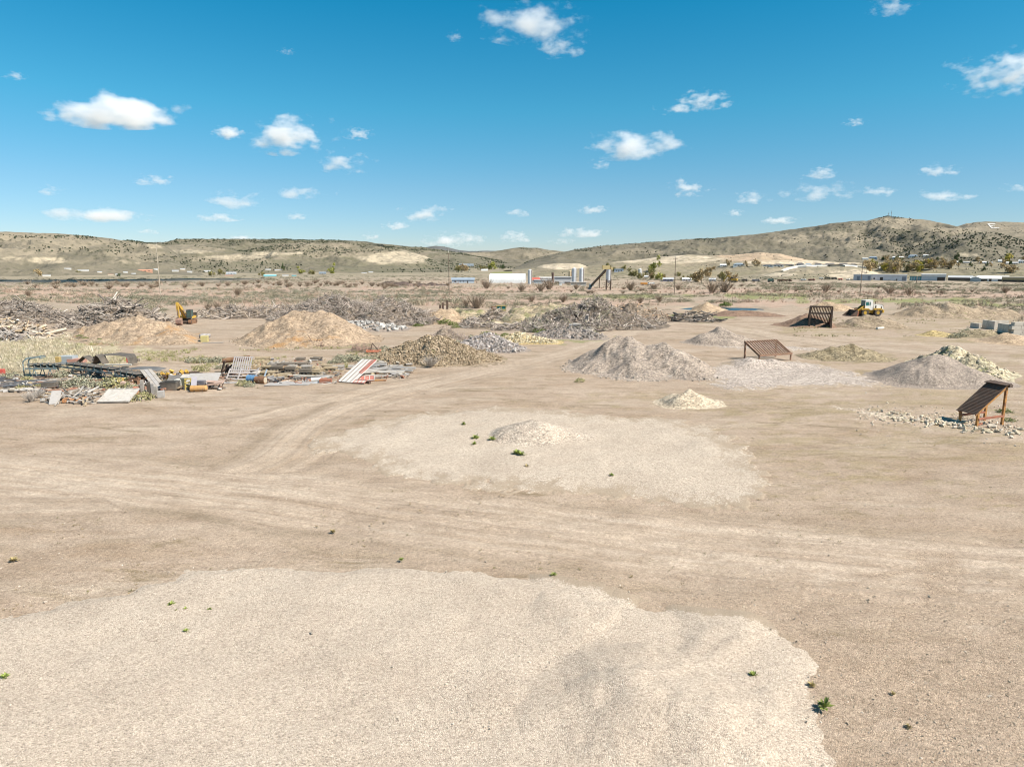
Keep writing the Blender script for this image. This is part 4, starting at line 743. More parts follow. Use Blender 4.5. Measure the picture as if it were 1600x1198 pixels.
for i in range(40):
    px=rnd.uniform(150,210) if i<20 else rnd.uniform(120,160); py=rnd.gauss(526,4)
    plant('green_shrub',GREENV[rnd.randrange(3)],at(px,py)+Vector((0,0,.5)),rnd.uniform(.3,.6),'green weed patch on the near side of the broad tan mound','shrub','green weeds on the tan mound',.5)
for i in range(46):
    x,y,z=[float(k[0]) for k in H_berm.sample(1,.2)]; plant('sagebrush',SAGEV[rnd.randrange(5)],(x,y,z-.1),rnd.uniform(.5,1.1),'dry sagebrush rooted on the long weedy berm','shrub','sagebrush on the berm',.7)
# dry grass field at the left
def drygrass():
    px=rnd.uniform(-60,190); py=rnd.uniform(522,583)
    p=at(px,py); q=math.hypot((px-45)/150,(py-552)/28)+float(fbm(p.x/6,p.y/6,3,31))*.4
    return p if q<.95 else None
def tuftv(n,k=4):
    out=[]
    for q in range(k):
        V=[];F=[];t=[]
        for i in range(n):
            a=rng.uniform(0,6.28); b=np.array([np.cos(a),np.sin(a),0])*rng.uniform(0,.45); l=rng.uniform(.5,1); tip=b+np.array([np.cos(a)*.35,np.sin(a)*.35,1])*l; s=np.array([np.sin(a),-np.cos(a),0])*.022; c=len(V); V+=[b-s,b+s,tip+s*.3,tip-s*.3]; F.append([c,c+1,c+2,c+3]); t+=[rng.uniform(.8,1.25)]*4
        out.append((np.array(V),np.array(F),np.array(t)))
    return out
TUFT=tuftv(26)
scatterstuff('dry_grass',TUFT,5200,drygrass,.4,[(.52,.44,.31),(.46,.39,.27),(.57,.49,.37),(.4,.36,.22)],'pale dry grass field behind the conveyor frames',M_GRASS,.8)
def edgegrass():
    px=rnd.choice([rnd.uniform(100,330),rnd.uniform(300,600),rnd.uniform(1240,1560)]); py=rnd.uniform(538,575) if px<600 else rnd.uniform(496,526)
    p=at(px,py); return p if fbm(p.x/5,p.y/5,3,15)>.22 else None
scatterstuff('dry_grass',TUFT,1500,edgegrass,.28,[(.33,.31,.14),(.26,.25,.1),(.42,.36,.22)],'low grass tufts at the edges of the yard',M_GRASS,.8)
# brush plain beyond the yard
def plain(dmin,dmax,thr,sd,sx=1.0):
    def f():
        d=dmin*(dmax/dmin)**rnd.random(); a=rnd.uniform(-R(39),R(39)); x,y=d*math.sin(a),d*math.cos(a)
        if fbm(x/34*sx,y/17,4,sd)<thr: return None
        px,py=proj(x,y,0)
        if 1050<px<1400 and 474<py<492: return None
        if 960<px<1580 and py>484: return None
        if 260<px<700 and py>478: return None
        for cx,cy,rx,ry in PONDS:
            if math.hypot((x-cx)/rx,(y-cy)/ry)<1.3: return None
        return (x,y,float(gz(x,y)))
    return f
SMALL=[(V[:4*120],F[:120],t[:4*120]) for V,F,t in SAGE]
PG='sagebrush dotted over the plain behind the yard'
f=plain(165,300,.05,91)
for i in range(150):
    p=f()
    if p: plant('sagebrush',SAGEV[rnd.randrange(5)],p,rnd.uniform(.7,1.5),'grey green sagebrush clump on the open plain behind the yard','shrub',PG,.75)
scatterstuff('sagebrush_plain',SMALL,4400,plain(175,480,.02,91),.85,[(.21,.195,.125),(.25,.23,.155),(.18,.165,.1),(.28,.235,.165)],'far sagebrush covering the plain behind the yard',M_LEAF,.75)
scatterstuff('sagebrush_plain',SMALL,1500,plain(430,1100,.08,95),1.5,[(.17,.16,.1),(.2,.18,.12),(.13,.125,.075)],'low scrub covering the valley floor around the town',M_LEAF,.7)
scatterstuff('dry_grass',TUFT,3800,plain(160,420,.0,97),.8,[(.46,.33,.25),(.5,.37,.28),(.4,.28,.21),(.46,.38,.27)],'pinkish dry grass on the plain behind the yard',M_GRASS,.9)
WB='leafless brown willow bushes on the plain'
for px,py,s,lab in [(745,482,6.2,'big rounded bare bush right of the white topped pole'),(728,479,3.8,'smaller bare bush left of the big rounded one'),(372,462,5.2,'dark bare bush above the brush line'),(340,484,3.6,'reddish bare thicket behind the low brush line'),(325,484,3.2,'pinkish bare thicket left of the reddish one'),(355,486,3.0,'tawny bare thicket right of the reddish one'),(45,463,4.2,'brown bare bush near the left frame edge'),(815,456,6,'bare bush in front of the white hangar end'),(760,451,7,'tall bare bush below the blue shed'),(858,452,8,'bare grey bush below the silo yard'),(845,455,6,'dark bare bush left of the grey one'),(985,454,6.5,'bare bush right of the concrete batch tower'),(1112,458,7.5,'dark bare tree clump beside the third pole, left part'),(1133,457,8.5,'dark bare tree clump beside the third pole, right part'),(1060,453,4.5,'low dark bush at the foot of the third pole'),(1290,456,6,'brown bare bush left of the fourth pole'),(1022,452,4.5,'small bare bush left of the third pole'),(900,452,4.5,'low bare bush below the twin silos'),(880,472,4,'reeds on the ditch bank behind the brush mound'),(830,472,3.6,'reeds left along the ditch bank'),(1000,474,3.6,'brown reeds right along the ditch bank'),(1030,472,3.6,'brown reeds at the end of the ditch bank'),(1390,460,5,'dark bush bank right of the fourth pole'),(1420,461,5,'dark bush bank second right of the fourth pole'),(1570,458,5,'dark bare bush near the right frame edge')]:
    plant('willow_bush',WILLV[rnd.randrange(4)],at(px,py),s*.62,lab,'bush',WB,.8)
for i in range(110):
    px=rnd.choice([90,150,210,300,400,450,480,540,590,640])+rnd.gauss(0,34); py=rnd.gauss(447,2.6); plant('willow_bush',WILLV[rnd.randrange(4)],at(px,py),rnd.uniform(1.4,3.4),'brown willow in the long row across the left plain','bush','row of willows across the left plain',.6)
for i in range(40):
    px=rnd.uniform(760,1600); py=rnd.gauss(455,3.5); plant('willow_bush',WILLV[rnd.randrange(4)],at(px,py),rnd.uniform(.9,2.0),'low brown scrub bush across the right plain','bush','brown scrub across the right plain',.6)

def belt(x0,x1,y0,y1,thr,sd):
    def f():
        px,py=rnd.uniform(x0,x1),rnd.uniform(y0,y1); p=at(px,py)
        return p if fbm(p.x/30,p.y/12,3,sd)>thr else None
    return f
scatterstuff('sagebrush_plain',SMALL,800,belt(1190,1640,442,455,.02,201),1.0,[(.2,.195,.12),(.25,.235,.155),(.16,.155,.09)],'dark sagebrush belt in front of the warehouses',M_LEAF,.7)
scatterstuff('sagebrush_plain',SMALL,1100,belt(-40,720,452,474,.0,203),.9,[(.22,.21,.145),(.23,.22,.15),(.15,.145,.1)],'grey sagebrush belt across the left plain',M_LEAF,.7)
# ------------------------------------------------------------------ machines
DUST=.16
YEL=pm('machine_yellow',(.56,.33,.03),.2,1.5,.5,c2=(.36,.19,.04)); WHT=pm('machine_white',(.72,.7,.66),.08,1.5,.5); BLK=pm('rubber_black',(.022,.021,.02),.3,3,.8); STL=pm('bare_steel',(.2,.15,.12),.3,2,.6,c2=(.24,.12,.07)); RUST=pm('rust_brown',(.17,.075,.035),.35,2.5,.85,c2=(.25,.125,.05)); DRUST=pm('dark_rust',(.055,.032,.025),.3,3,.9,c2=(.1,.05,.03)); ORUST=pm('orange_rust',(.42,.19,.045),.25,3,.8,c2=(.2,.08,.03)); REDR=pm('red_primer',(.33,.11,.06),.25,2,.8,c2=(.22,.08,.05))
g=G('teal_glass',.08); g.col((.02,.13,.13)); g.b.inputs['Specular IOR Level'].default_value=.6; TEAL=g.m
def wheel(parent,x,y,z,r,w,tyre=None,hub=None,name='wheel'):
    m=MB(); 
    prof=[(r*.5,-w/2),(r*.93,-w/2),(r,-w*.35),(r,w*.35),(r*.93,w/2),(r*.5,w/2)]; n=22; V=[];F=[]
    for i in range(n):
        a=2*math.pi*i/n
        for pr,py in prof: V.append((x+pr*math.cos(a),y+py,z+pr*math.sin(a)))
    k=len(prof)
    for i in range(n):
        for j in range(k): F.append((i*k+j,i*k+(j+1)%k,((i+1)%n)*k+(j+1)%k,((i+1)%n)*k+j))
    m.add(V,F)
    for i in range(n): 
        a=2*math.pi*(i+.5)/n; m.box((x+r*1.0*math.cos(a),y,z+r*1.0*math.sin(a)),(r*.07,w*.92,r*.12),Euler((0,-a,0)))
    t=m.build(name,tyre or BLK,parent); h=MB(); h.cyl((x,y-w*.42,z),(x,y+w*.42,z),r*.5,n=16); h.cyl((x,y-w*.5,z),(x,y+w*.5,z),r*.18,n=10); h.build('rim',hub or YEL,t); return t
def excavator():
    p=at(293,505.2); e=empty('excavator',p,R(-84),'yellow tracked excavator with raised boom and teal cab glass','excavator'); e.scale=(.88,)*3; XGL=pm('dark_teal_glass',(.02,.07,.07),.2,3,.15)
    for s in(-1,1):
        m=MB(); m.prism([(-1.75,0),(1.75,0),(2.1,.28),(2.1,.58),(1.75,.86),(-1.75,.86),(-2.1,.58),(-2.1,.28)],.6,off=s*1.15); 
        for i in range(15): m.box((-1.75+i*.25,s*1.15,.88),(.1,.62,.06)); m.box((-1.75+i*.25,s*1.15,.0),(.1,.62,.06))
        t=m.build('track',RUST,e); q=MB(); q.cyl((1.6,s*.83,.43),(1.6,s*1.47,.43),.3); q.cyl((-1.6,s*.83,.43),(-1.6,s*1.47,.43),.3); q.build('sprocket',DRUST,t)
    m=MB(); m.box((0,0,.5),(2.6,1.7,.5)); m.cyl((0,0,.7),(0,0,1.05),.75,n=18); m.build('undercarriage',DRUST,e)
    m=MB(); m.box((-.75,0,1.35),(2.7,2.6,.5)); m.box((-.95,-.35,1.95),(2.1,1.75,.75)); m.box((.7,-.85,1.45),(1.2,.8,.6)); bevel(m.build('body',YEL,e),.05)
    m=MB(); m.prism([(-2.05,1.1),(-2.05,2.25),(-2.45,2.2),(-2.75,1.9),(-2.75,1.25)],2.6); bevel(m.build('counterweight',pm('counterweight_black',(.05,.045,.04),.2,2,.6),e),.05)
    c=MB(); c.box((.45,.8,1.28),(1.5,.95,.3)); c.box((.45,.8,3.0),(1.5,.98,.12))
    for x,y in((-.25,.36),(-.25,1.24),(1.14,.36),(1.14,1.24)): c.bar((x,y,1.3),(x,y,3.0),.1)
    c.box((-.25,.8,2.1),(.06,.9,1.5)); cab=c.build('cab',pm('cab_dark_frame',(.035,.04,.04),.2,3,.5),e)
    w_=MB(); w_.box((1.15,.8,2.2),(.04,.8,1.5)); w_.build('windscreen',XGL,cab); w_=MB(); w_.box((.45,1.25,2.2),(1.28,.04,1.4)); w_.build('window',XGL,cab); w_=MB(); w_.box((.45,.35,2.2),(1.28,.04,1.4)); w_.build('window',XGL,cab)
    m=MB(); m.prism([(.35,1.45),(.75,1.35),(2.9,3.25),(4.75,4.45),(4.7,4.8),(2.5,3.9)],.42,off=-.15); bevel(m.build('boom',YEL,e),.03)
    m=MB(); m.prism([(4.35,4.95),(4.95,4.9),(5.0,4.3),(4.45,1.5),(4.2,1.5),(4.4,4.2)],.34,off=-.15); bevel(m.build('stick',YEL,e),.03)
    m=MB(); m.cyl((.9,-.45,1.5),(2.6,-.45,3.1),.1); m.cyl((.9,.15,1.5),(2.6,.15,3.1),.1); m.cyl((2.7,-.15,4.0),(4.4,-.15,4.95),.09); m.cyl((4.75,-.15,4.3),(4.75,-.15,2.0),.08); m.bar((4.3,-.15,1.6),(4.9,-.15,1.9),.12); m.build('hydraulic_cylinder',STL,e)
    m=MB(); pr=[(4.15,1.55),(4.55,1.6),(4.9,1.1),(4.95,.5),(4.6,.05),(3.9,.02),(3.75,.12),(4.4,.35),(4.6,.7),(4.45,1.2)]
    m.prism(pr,1.15,off=-.15); m.prism([(4.15,1.5),(4.9,1.1),(4.95,.5),(4.6,.05),(3.8,.05)],.05,off=.42); m.prism([(4.15,1.5),(4.9,1.1),(4.95,.5),(4.6,.05),(3.8,.05)],.05,off=-.72)
    for i in range(4): m.box((3.68,-.6+i*.3,.07),(.25,.1,.08))
    m.build('bucket',pm('bucket_rust',(.30,.17,.12),.3,2,.8,c2=(.18,.1,.08)),e)
excavator()
def loader():
    p=at(1356,493.5); e=empty('wheel_loader',p,R(186),'yellow and white wheel loader with its bucket lowered','wheel loader')
    for x in(1.5,-1.5):
        for y in(-1.05,1.05): wheel(e,x,y,.82,.82,.58)
    m=MB(); m.box((-.1,0,1.0),(2.2,1.1,.6)); m.box((1.5,0,1.2),(1.5,1.3,.8)); m.box((-1.6,0,1.05),(2.3,1.2,.6)); m.prism([(2.2,.9),(2.2,1.4),(1.3,2.2),(.6,2.2),(.6,.9)],.9); m.box((-2.9,0,1.05),(.4,2.0,.7)); bevel(m.build('chassis',YEL,e),.04)
    for y in(-1.05,1.05):
        for x in(1.5,-1.5):
            m=MB(); m.prism([(x-1.0,1.45),(x-.75,1.72),(x+.75,1.72),(x+1.0,1.45),(x+.9,1.4),(x+.7,1.63),(x-.7,1.63),(x-.9,1.4)],.62,off=y); m.build('fender',YEL,e)
    m=MB(); m.prism([(-3.0,1.3),(-3.0,2.25),(-2.7,2.5),(-.75,2.55),(-.75,1.3)],1.5); bevel(m.build('engine_hood',WHT,e),.05)
    m=MB(); m.box((-1.15,.76,2.0),(.35,.03,.6)); m.box((-2.5,.76,1.9),(.25,.03,.4)); m.build('vent',BLK,e)
    m=MB(); m.cyl((-1.3,.3,2.5),(-1.3,.3,3.2),.07); m.build('exhaust_pipe',DRUST,e)
    c=MB(); c.box((.45,0,1.65),(1.75,1.6,.6)); c.box((.45,0,3.45),(1.8,1.65,.14)); c.box((-.15,.79,2.65),(.55,.06,1.5)); c.box((-.15,-.79,2.65),(.55,.06,1.5)); c.box((-.4,0,2.65),(.06,1.6,1.5))
    for x,y in((1.3,.76),(1.3,-.76),(.45,.76),(.45,-.76)): c.bar((x,y,1.9),(x,y,3.4),.11)
    for y in(.76,-.76): c.box((.45,y,2.1),(1.75,.08,.35)); c.box((.45,y,3.25),(1.75,.08,.3))
    cab=bevel(c.build('cab',WHT,e),.03)
    w_=MB(); w_.box((1.33,0,2.75),(.04,1.44,1.2)); w_.build('windscreen',TEAL,cab)
    for y in(.75,-.75): w_=MB(); w_.box((.6,y,2.7),(1.35,.04,.95)); w_.build('window',TEAL,cab)
    for y in(-.5,.5):
        m=MB(); m.prism([(1.3,2.25),(1.6,2.3),(2.9,1.3),(3.6,.55),(3.4,.35),(2.7,.95),(1.4,1.9)],.18,off=y); m.build('lift_arm',YEL,e)
    m=MB(); m.cyl((1.7,0,2.0),(3.0,0,1.5),.08); m.bar((2.6,0,.9),(3.3,0,1.7),.2); m.build('tilt_linkage',RUST,e)
    m=MB(); pr=[(3.35,1.35),(3.5,1.4),(3.55,.45),(3.8,.18),(5.2,.06),(5.2,0),(3.7,0),(3.4,.35)]; m.prism(pr,2.9)
    for y in(-1.45,1.45): m.prism([(3.4,1.35),(3.55,1.4),(5.2,.06),(5.2,0),(3.7,0),(3.4,.35)],.05,off=y)
    m.build('bucket',DRUST,e)
    m=MB(); m.prism([(3.1,1.2),(3.36,1.3),(3.4,.35),(3.7,.02),(3.3,.02),(3.1,.3)],2.7); m.build('bucket_back',REDR,e)
loader()
# ------------------------------------------------------------------ rusty grizzly screens
def grizzly_right():
    p=at(1526,665.5); e=empty('grizzly_screen',p,R(16),'steep rusty grizzly screen on orange legs standing in white boulders','screen'); L,W,hz,lz=2.42,1.4,2.82,1.05
    for x,y,h in((0,0,lz),(L,0,hz),(0,W,lz),(L,W,hz)): MB().box((x,y,h/2-.1),(.15,.15,h+.2)).build('leg',ORUST,e)
    for y in(0,W): MB().bar((-.25,y,lz-.2),(L+.12,y,hz+.06),.1,.18).build('side_rail',ORUST,e)
    MB().bar((0,-.04,.52),(L,-.04,.62),.14).build('cross_beam',REDR,e); MB().bar((0,W,.52),(L,W,.62),.14).build('cross_beam',REDR,e); MB().bar((.06,-.02,.1),(.5,-.02,.16),.1).build('cross_beam',REDR,e)
    a=Vector((-.3,0,lz-.18)); b=Vector((L+.05,0,hz+.1)); n=25; m=MB()
    for i in range(n+1):
        q=a.lerp(b,i/n); m.box((q.x,W/2,q.z+.07),(.095,W+.2,.06),Euler((0,-math.atan2(b.z-a.z,b.x-a.x),0)))
    m.build('screen_bars',DRUST,e); m=MB(); m.box((L+.0,W/2,hz+.17),(.6,W+.3,.05),Euler((0,-.15,0))); m.box((L+.2,-.14,hz+.06),(.3,.12,.22)); m.build('top_plate',DRUST,e)
grizzly_right()
def grizzly_mid():
    a=at(1186,565); b=at(1235,562.5); d=b-a; e=empty('grizzly_screen',a,math.atan2(d.y,d.x),'rusty barred grizzly screen sloping toward the camera on grey gravel','screen'); L=d.xy.length; W,hz,lz=2.5,2.1,.75
    BR_=pm('brown_rust',(.24,.13,.08),.3,3,.85,c2=(.15,.075,.045))
    for x in(0,L):
        MB().box((x,W,hz/2),(.16,.16,hz)).build('leg',BR_,e); MB().box((x,0,lz/2-.05),(.14,.14,lz+.1)).build('leg',BR_,e)
        MB().bar((x,-.08,lz-.05),(x,W+.1,hz+.02),.14,.26).build('side_rail',BR_,e)
    MB().bar((-.08,-.1,lz),(L+.08,-.1,lz),.16,.24).build('cross_beam',BR_,e); MB().bar((-.08,W+.1,hz),(L+.08,W+.1,hz),.16,.2).build('cross_beam',BR_,e)
    m=MB(); n=13
    for i in range(1,n): x=L*i/n; m.bar((x,0,lz+.06),(x,W,hz+.1),.1,.12)
    m.build('screen_bars',BR_,e)
grizzly_mid()
def grizzly_dark():
    a=at(1264,511.5); b=at(1298,512.5); d=b-a; e=empty('grizzly_screen',a,math.atan2(d.y,d.x),'dark rusty box screen open at the front with steel side walls','screen'); L=d.xy.length; D_,hz=3.6,3.85
    for x in(0,L): MB().box((x,0,hz/2),(.3,.3,hz)).build('leg',DRUST,e)
    for z,t in((hz,.3),(hz*.68,.26)): MB().bar((-.1,-.02 if z==hz else .08,z),(L+.1,-.02 if z==hz else .08,z),t).build('cross_beam',DRUST,e)
    for x in(0,L): MB().bar((x,0,hz-.05),(x,D_,.45),.2,.3).build('side_rail',DRUST,e)
    m=MB(); n=14
    for i in range(1,n): x=L*i/n; m.bar((x,.1,hz-.02),(x,D_,.5),.13,.14)
    m.build('screen_bars',DRUST,e)
    for x in(.0,L): 
        m=MB(); V=[(x-.05,0,0),(x-.05,D_,0),(x-.05,D_,.5),(x-.05,.0,hz*.6)]; V+=[(p[0]+.1,p[1],p[2]) for p in V]; m.add(V,[(0,1,2,3),(7,6,5,4),(0,4,5,1),(1,5,6,2),(2,6,7,3),(3,7,4,0)]); m.build('side_wall',REDR if x else DRUST,e)
    m=MB(); m.box((L/2,D_-.1,.35),(L,.1,.7)); m.build('back_wall',DRUST,e)
grizzly_dark()
# concrete bin walls at the right edge
def bins():
    CON=pm('pale_concrete',(.57,.51,.43),.12,.8,.9,c2=(.46,.41,.34)); 
    p=at(1579,527); e=empty('concrete_bin_wall',p,0,'pale concrete block wall end at the right frame edge','wall')
    for r in range(4):
        for c in range(5): bevel(MB().box((.75+c*1.5+(.35 if r%2 else 0),.4,.3+r*.6),(1.47,.78,.58)).build('block',CON,e),.03,1)
    m=MB(); m.box((.2,2.0,1.0),(.4,2.4,2.0)); m.build('return_wall',CON,e)
    p=at(1555,515); e=empty('concrete_bin_wall',p,0,'dark sided concrete bin wall behind the pale block end','wall'); m=MB(); m.box((0,1.6,.75),(.45,3.2,1.5)); m.build('side_wall',CON,e); m=MB(); m.box((2.4,3.4,.6),(4.4,.4,1.5)); m.build('back_wall',CON,e)
    p=at(1531,513.5); e=empty('concrete_bin_wall',p,0,'small concrete bin stub farthest from the right edge','wall'); m=MB(); m.box((0,1.2,.45),(.4,2.4,.9)); m.build('side_wall',CON,e); m=MB(); m.box((1.0,2.6,.4),(1.8,.4,.8)); m.build('back_wall',CON,e)
bins()
def pipe(pa,pb,r,lab,mat,cat='pipe',nm='pipe',z=0):
    a=at(*pa); b=at(*pb); m=MB(); c=(a+b)/2; m.cyl(a-c+Vector((0,0,r+z)),b-c+Vector((0,0,r+z)),r,n=10); return tag(m.build(nm,mat,loc=c),lab,cat)
CREAM=pm('cream_paint',(.62,.58,.5),.1,2,.7)
pipe((1370,515),(1380,514.4),.22,'short white pipe on the ground below the loader heap',CREAM)
# ------------------------------------------------------------------ utility poles and wires
POLEM=pm('pole_wood',(.22,.165,.12),.2,1,.9,c2=(.17,.12,.085)); POLEL=pm('pole_grey_wood',(.42,.36,.28),.15,1,.9)
TOPS=[]
for px,py,pt,mat,lab in [(251,462,379,POLEL,'tall pale wooden pole on the left plain'),(702,461,391,POLEM,'tall white topped pole left of centre'),(1053.5,460.5,399,POLEM,'thin dark pole right of centre'),(1343.5,463,405,POLEM,'thin dark pole behind the wheel loader'),(1432,444,430,POLEM,'short far pole before the blue striped building')]:
    p=at(px,py); h=topz(px,pt,p.y)-p.z; e=empty('utility_pole',p,0,lab,'pole','poles of the power line'); r=.155*p.y/240; MB().cyl((0,0,-.3),(0,0,h-.9),r,r*.7,10).build('shaft',mat,e)
    MB().cyl((0,0,h-.9),(0,0,h),r*.55,r*.3,8).build('insulator',CREAM,e)
    if px<1400: m=MB(); m.box((.0,0,h-1.3),(1.6,.12,.14)); m.build('crossarm',mat,e); TOPS.append(p+Vector((0,0,h-.1)))
def wire(a,b,sag,lab):
    V=[];F=[];n=24; r=.022
    for i in range(n+1):
        t=i/n; p=a.lerp(b,t); p.z-=sag*4*t*(1-t)
        for k in range(4): V.append((p.x+(r if k%2 else -r)*(k<2),p.y,p.z+(r if k%2 else -r)*(k>1)))
    for i in range(n):
        for k,(u,v) in enumerate(((0,2),(2,1),(1,3),(3,0))): F.append((i*4+u,i*4+v,i*4+4+v,i*4+4+u))
    tag(mk('power_wire',V,[np.array(F)],pm('wire',(.3,.28,.26),.1,1,.5,.5)),lab,'wire','wires between the poles')
far_l=far(-260,372,235)
wire(far_l,TOPS[0],2.5,'power wire leaving the pale pole to the left'); wire(TOPS[0],TOPS[1],4,'power wire from the pale pole to the white topped pole'); wire(TOPS[1],TOPS[2],3.2,'power wire from the white topped pole to the thin dark pole'); wire(TOPS[2],TOPS[3],2.6,'power wire between the two thin dark poles'); wire(TOPS[3],far(1760,402,255),3,'power wire leaving the loader pole to the right')
# ------------------------------------------------------------------ town and silo yard
def bldg(nm,lab,cat,xl,xr,yb,yt,dep,wall,roof,kind='gable',ry=None,ops=(),grp=None,yaw=0,p=None,eave=.35):
    """xl..xr, yb, yt: extent of the wall seen; ry: roof height fraction"""
    p=p or (at((xl+xr)/2,yb) if yb>427 else hit((xl+xr)/2,yb)); k=mpp(p); w_=(xr-xl)*k; h=max((yb-yt)*k,1.8); rz=-math.atan2(p.x,p.y)+yaw; e=empty(nm,p,rz,lab,cat,grp)
    hw=h*(1-(ry if ry is not None else (.35 if kind in('gable','hip') else .08))); dz=2.5
    m=MB(); m.box((0,dep/2,(hw-dz)/2),(w_,dep,hw+dz))
    if kind=='gable_end': m.prism([(-w_/2,hw),(w_/2,hw),(0,h)],dep-.02,off=dep/2)
    m.build('wall',wall,e)
    o_=eave; m=MB()
    if kind=='gable':
        V=[(-w_/2-o_,-o_,hw+.02),(w_/2+o_,-o_,hw+.02),(w_/2+o_,dep+o_,hw+.02),(-w_/2-o_,dep+o_,hw+.02),(-w_/2-o_,dep/2,h),(w_/2+o_,dep/2,h)]; m.add(V,[(0,1,5,4),(2,3,4,5),(0,3,2,1)],[(0,4,3),(1,2,5)])
    elif kind=='hip':
        i=min(w_*.3,dep/2); V=[(-w_/2-o_,-o_,hw+.02),(w_/2+o_,-o_,hw+.02),(w_/2+o_,dep+o_,hw+.02),(-w_/2-o_,dep+o_,hw+.02),(-w_/2+i,dep/2,h),(w_/2-i,dep/2,h)]; m.add(V,[(0,1,5,4),(2,3,4,5),(0,3,2,1)],[(0,4,3),(1,2,5)])
    elif kind=='gable_end':
        for s in(-1,1): m.add([(0,-o_,h+.12),(0,dep+o_,h+.12),(s*(w_/2+o_),dep+o_,hw+.05),(s*(w_/2+o_),-o_,hw+.05)],[(0,1,2,3)])
    else: m.box((0,dep/2,hw+(h-hw)/2+.03),(w_+2*o_,dep+2*o_,max(h-hw,.15)))
    m.build('roof',roof,e)
    for n_,u0,u1,v0,v1,mt in ops:
        q=MB(); q.box((-w_/2+w_*(u0+u1)/2,-.03,hw*(v0+v1)/2),(w_*(u1-u0),.1,hw*(v1-v0))); q.build(n_,mt,e)
    return e
P=lambda n,c,**k: pm(n,c,.08,.4,.75,**k)
WPL,WBL,WTAN,WGRY,WDK=P('white_siding',(.8,.79,.76)),P('blue_grey_siding',(.42,.48,.55)),P('tan_siding',(.54,.45,.34)),P('grey_siding',(.50,.51,.52)),P('dark_siding',(.07,.065,.06)); RDK,RRD,RWH,RBL,RGR,RBR=P('dark_roof',(.085,.085,.09)),P('red_roof',(.45,.085,.06)),P('white_roof',(.76,.75,.72)),P('blue_roof',(.25,.31,.37)),P('grey_roof',(.42,.43,.44)),P('brown_roof',(.2,.13,.09)); DARK=P('dark_opening',(.025,.025,.028)); TEALW=P('teal_siding',(.1,.36,.38)); SILO=P('silo_steel',(.62,.64,.66)); YELP=P('yellow_steel',(.5,.39,.18)); ORG=P('orange_paint',(.6,.24,.03)); CRM=P('cream_tank',(.60,.46,.28)); REDP=P('red_paint',(.5,.06,.045)); BLUP=P('blue_paint',(.02,.25,.5))
TB='buildings of the far town'
def hangar():
    p=at(792,442.2); k=mpp(p); L=56*k; h=14.2*k; e=empty('fabric_hangar',p,-math.atan2(p.x,p.y)+R(-6),'big white fabric hangar with rounded roof','hangar'); n=18; D=10.0; V=[];F=[]
    prof=[(D/2-D/2*math.cos(math.pi*i/n),h*math.sin(math.pi*i/n)**.62) for i in range(n+1)]
    m=MB(); W_=[(-L/2,a,b) for a,b in prof]+[(L/2,a,b) for a,b in prof]; m.add(W_,[(i,i+1,n+2+i,n+1+i) for i in range(n)]); m.build('canopy',P('white_fabric',(.82,.82,.8)),e)
    for s,nm in((-1,'end_wall'),(1,'end_wall')):
        m=MB(); m.add([(s*L/2,a,b) for a,b in prof]+[(s*L/2,D/2,0)],t=[(i,i+1,n+1) for i in range(n)]); w=m.build(nm,P('shaded_fabric',(.45,.45,.45)),e)  # end walls darker than the canopy: their shade is put into the colour
        if s<0: m=MB(); m.box((-L/2-.05,D/2,h*.3),(.15,4.5,h*.6)); m.build('door',P('maroon_door',(.16,.06,.05)),w)
hangar()
bldg('shed','low blue metal shed left of the white hangar','shed',706,741,442.3,434.2,9,WBL,RBL,'gable',.4,[('window',.12,.2,.3,.7,DARK),('window',.36,.4,.4,.7,DARK),('window',.5,.54,.4,.7,DARK),('door',.68,.73,0,.7,DARK)],TB)
def silo(px,w_,yb,yt,lab,mat=SILO,legs=0,cone=True,grp='silos of the batch plant'):
    p=at(px,yb); k=mpp(p); r=w_*k/2; h=(yb-yt)*k; e=empty('silo',p,0,lab,'silo',grp); z0=legs*k
    m=MB(); m.cyl((0,0,z0-.5*(not legs)),(0,0,h),r,n=24)
    m.build('tank',mat,e); m=MB(); 
    for i in range(1,6): z=z0+(h-z0)*i/6; m.cyl((0,0,z-.06),(0,0,z+.06),r*1.03,n=24)
    m.build('ring',mat,e); m=MB(); m.cyl((0,0,h),(0,0,h+r*.25),r,r*.3,24); m.cyl((0,0,h+r*.2),(0,0,h+r*.6),r*.2); m.build('cap',mat,e)
    m=MB(); m.box((r*.7,-r*.85,(h+z0)/2),(.35,.1,h-z0)); m.build('ladder',STL,e)
    if legs:
        m=MB(); m.cyl((0,0,z0-1.2),(0,0,z0),r*.25,r,20); m.build('hopper',mat,e)
        for sx in(-1,1):
            for sy in(-1,1): MB().bar((sx*r*.8,sy*r*.8,-.4),(sx*r*.8,sy*r*.8,z0+.4),.35).build('leg',DRUST,e)
        MB().bar((-r*.8,-r*.8,z0*.2),(r*.8,-r*.8,z0*.9),.18).build('brace',DRUST,e)
    return e
silo(828,6.4,443.5,422.5,'single grey silo right beside the white hangar'); silo(897,7.4,444,420,'left one of the tall twin grey silos'); silo(908.6,7.4,444,420,'right one of the tall twin grey silos'); silo(890.5,5,441,424,'short cream tank tucked left of the twin silos',CRM); silo(1000,6,432,421,'lone white silo among the trees right of the batch plant',RWH)
silo(950.5,8.2,453,421.5,'grey batch silo standing on dark legs',legs=15)
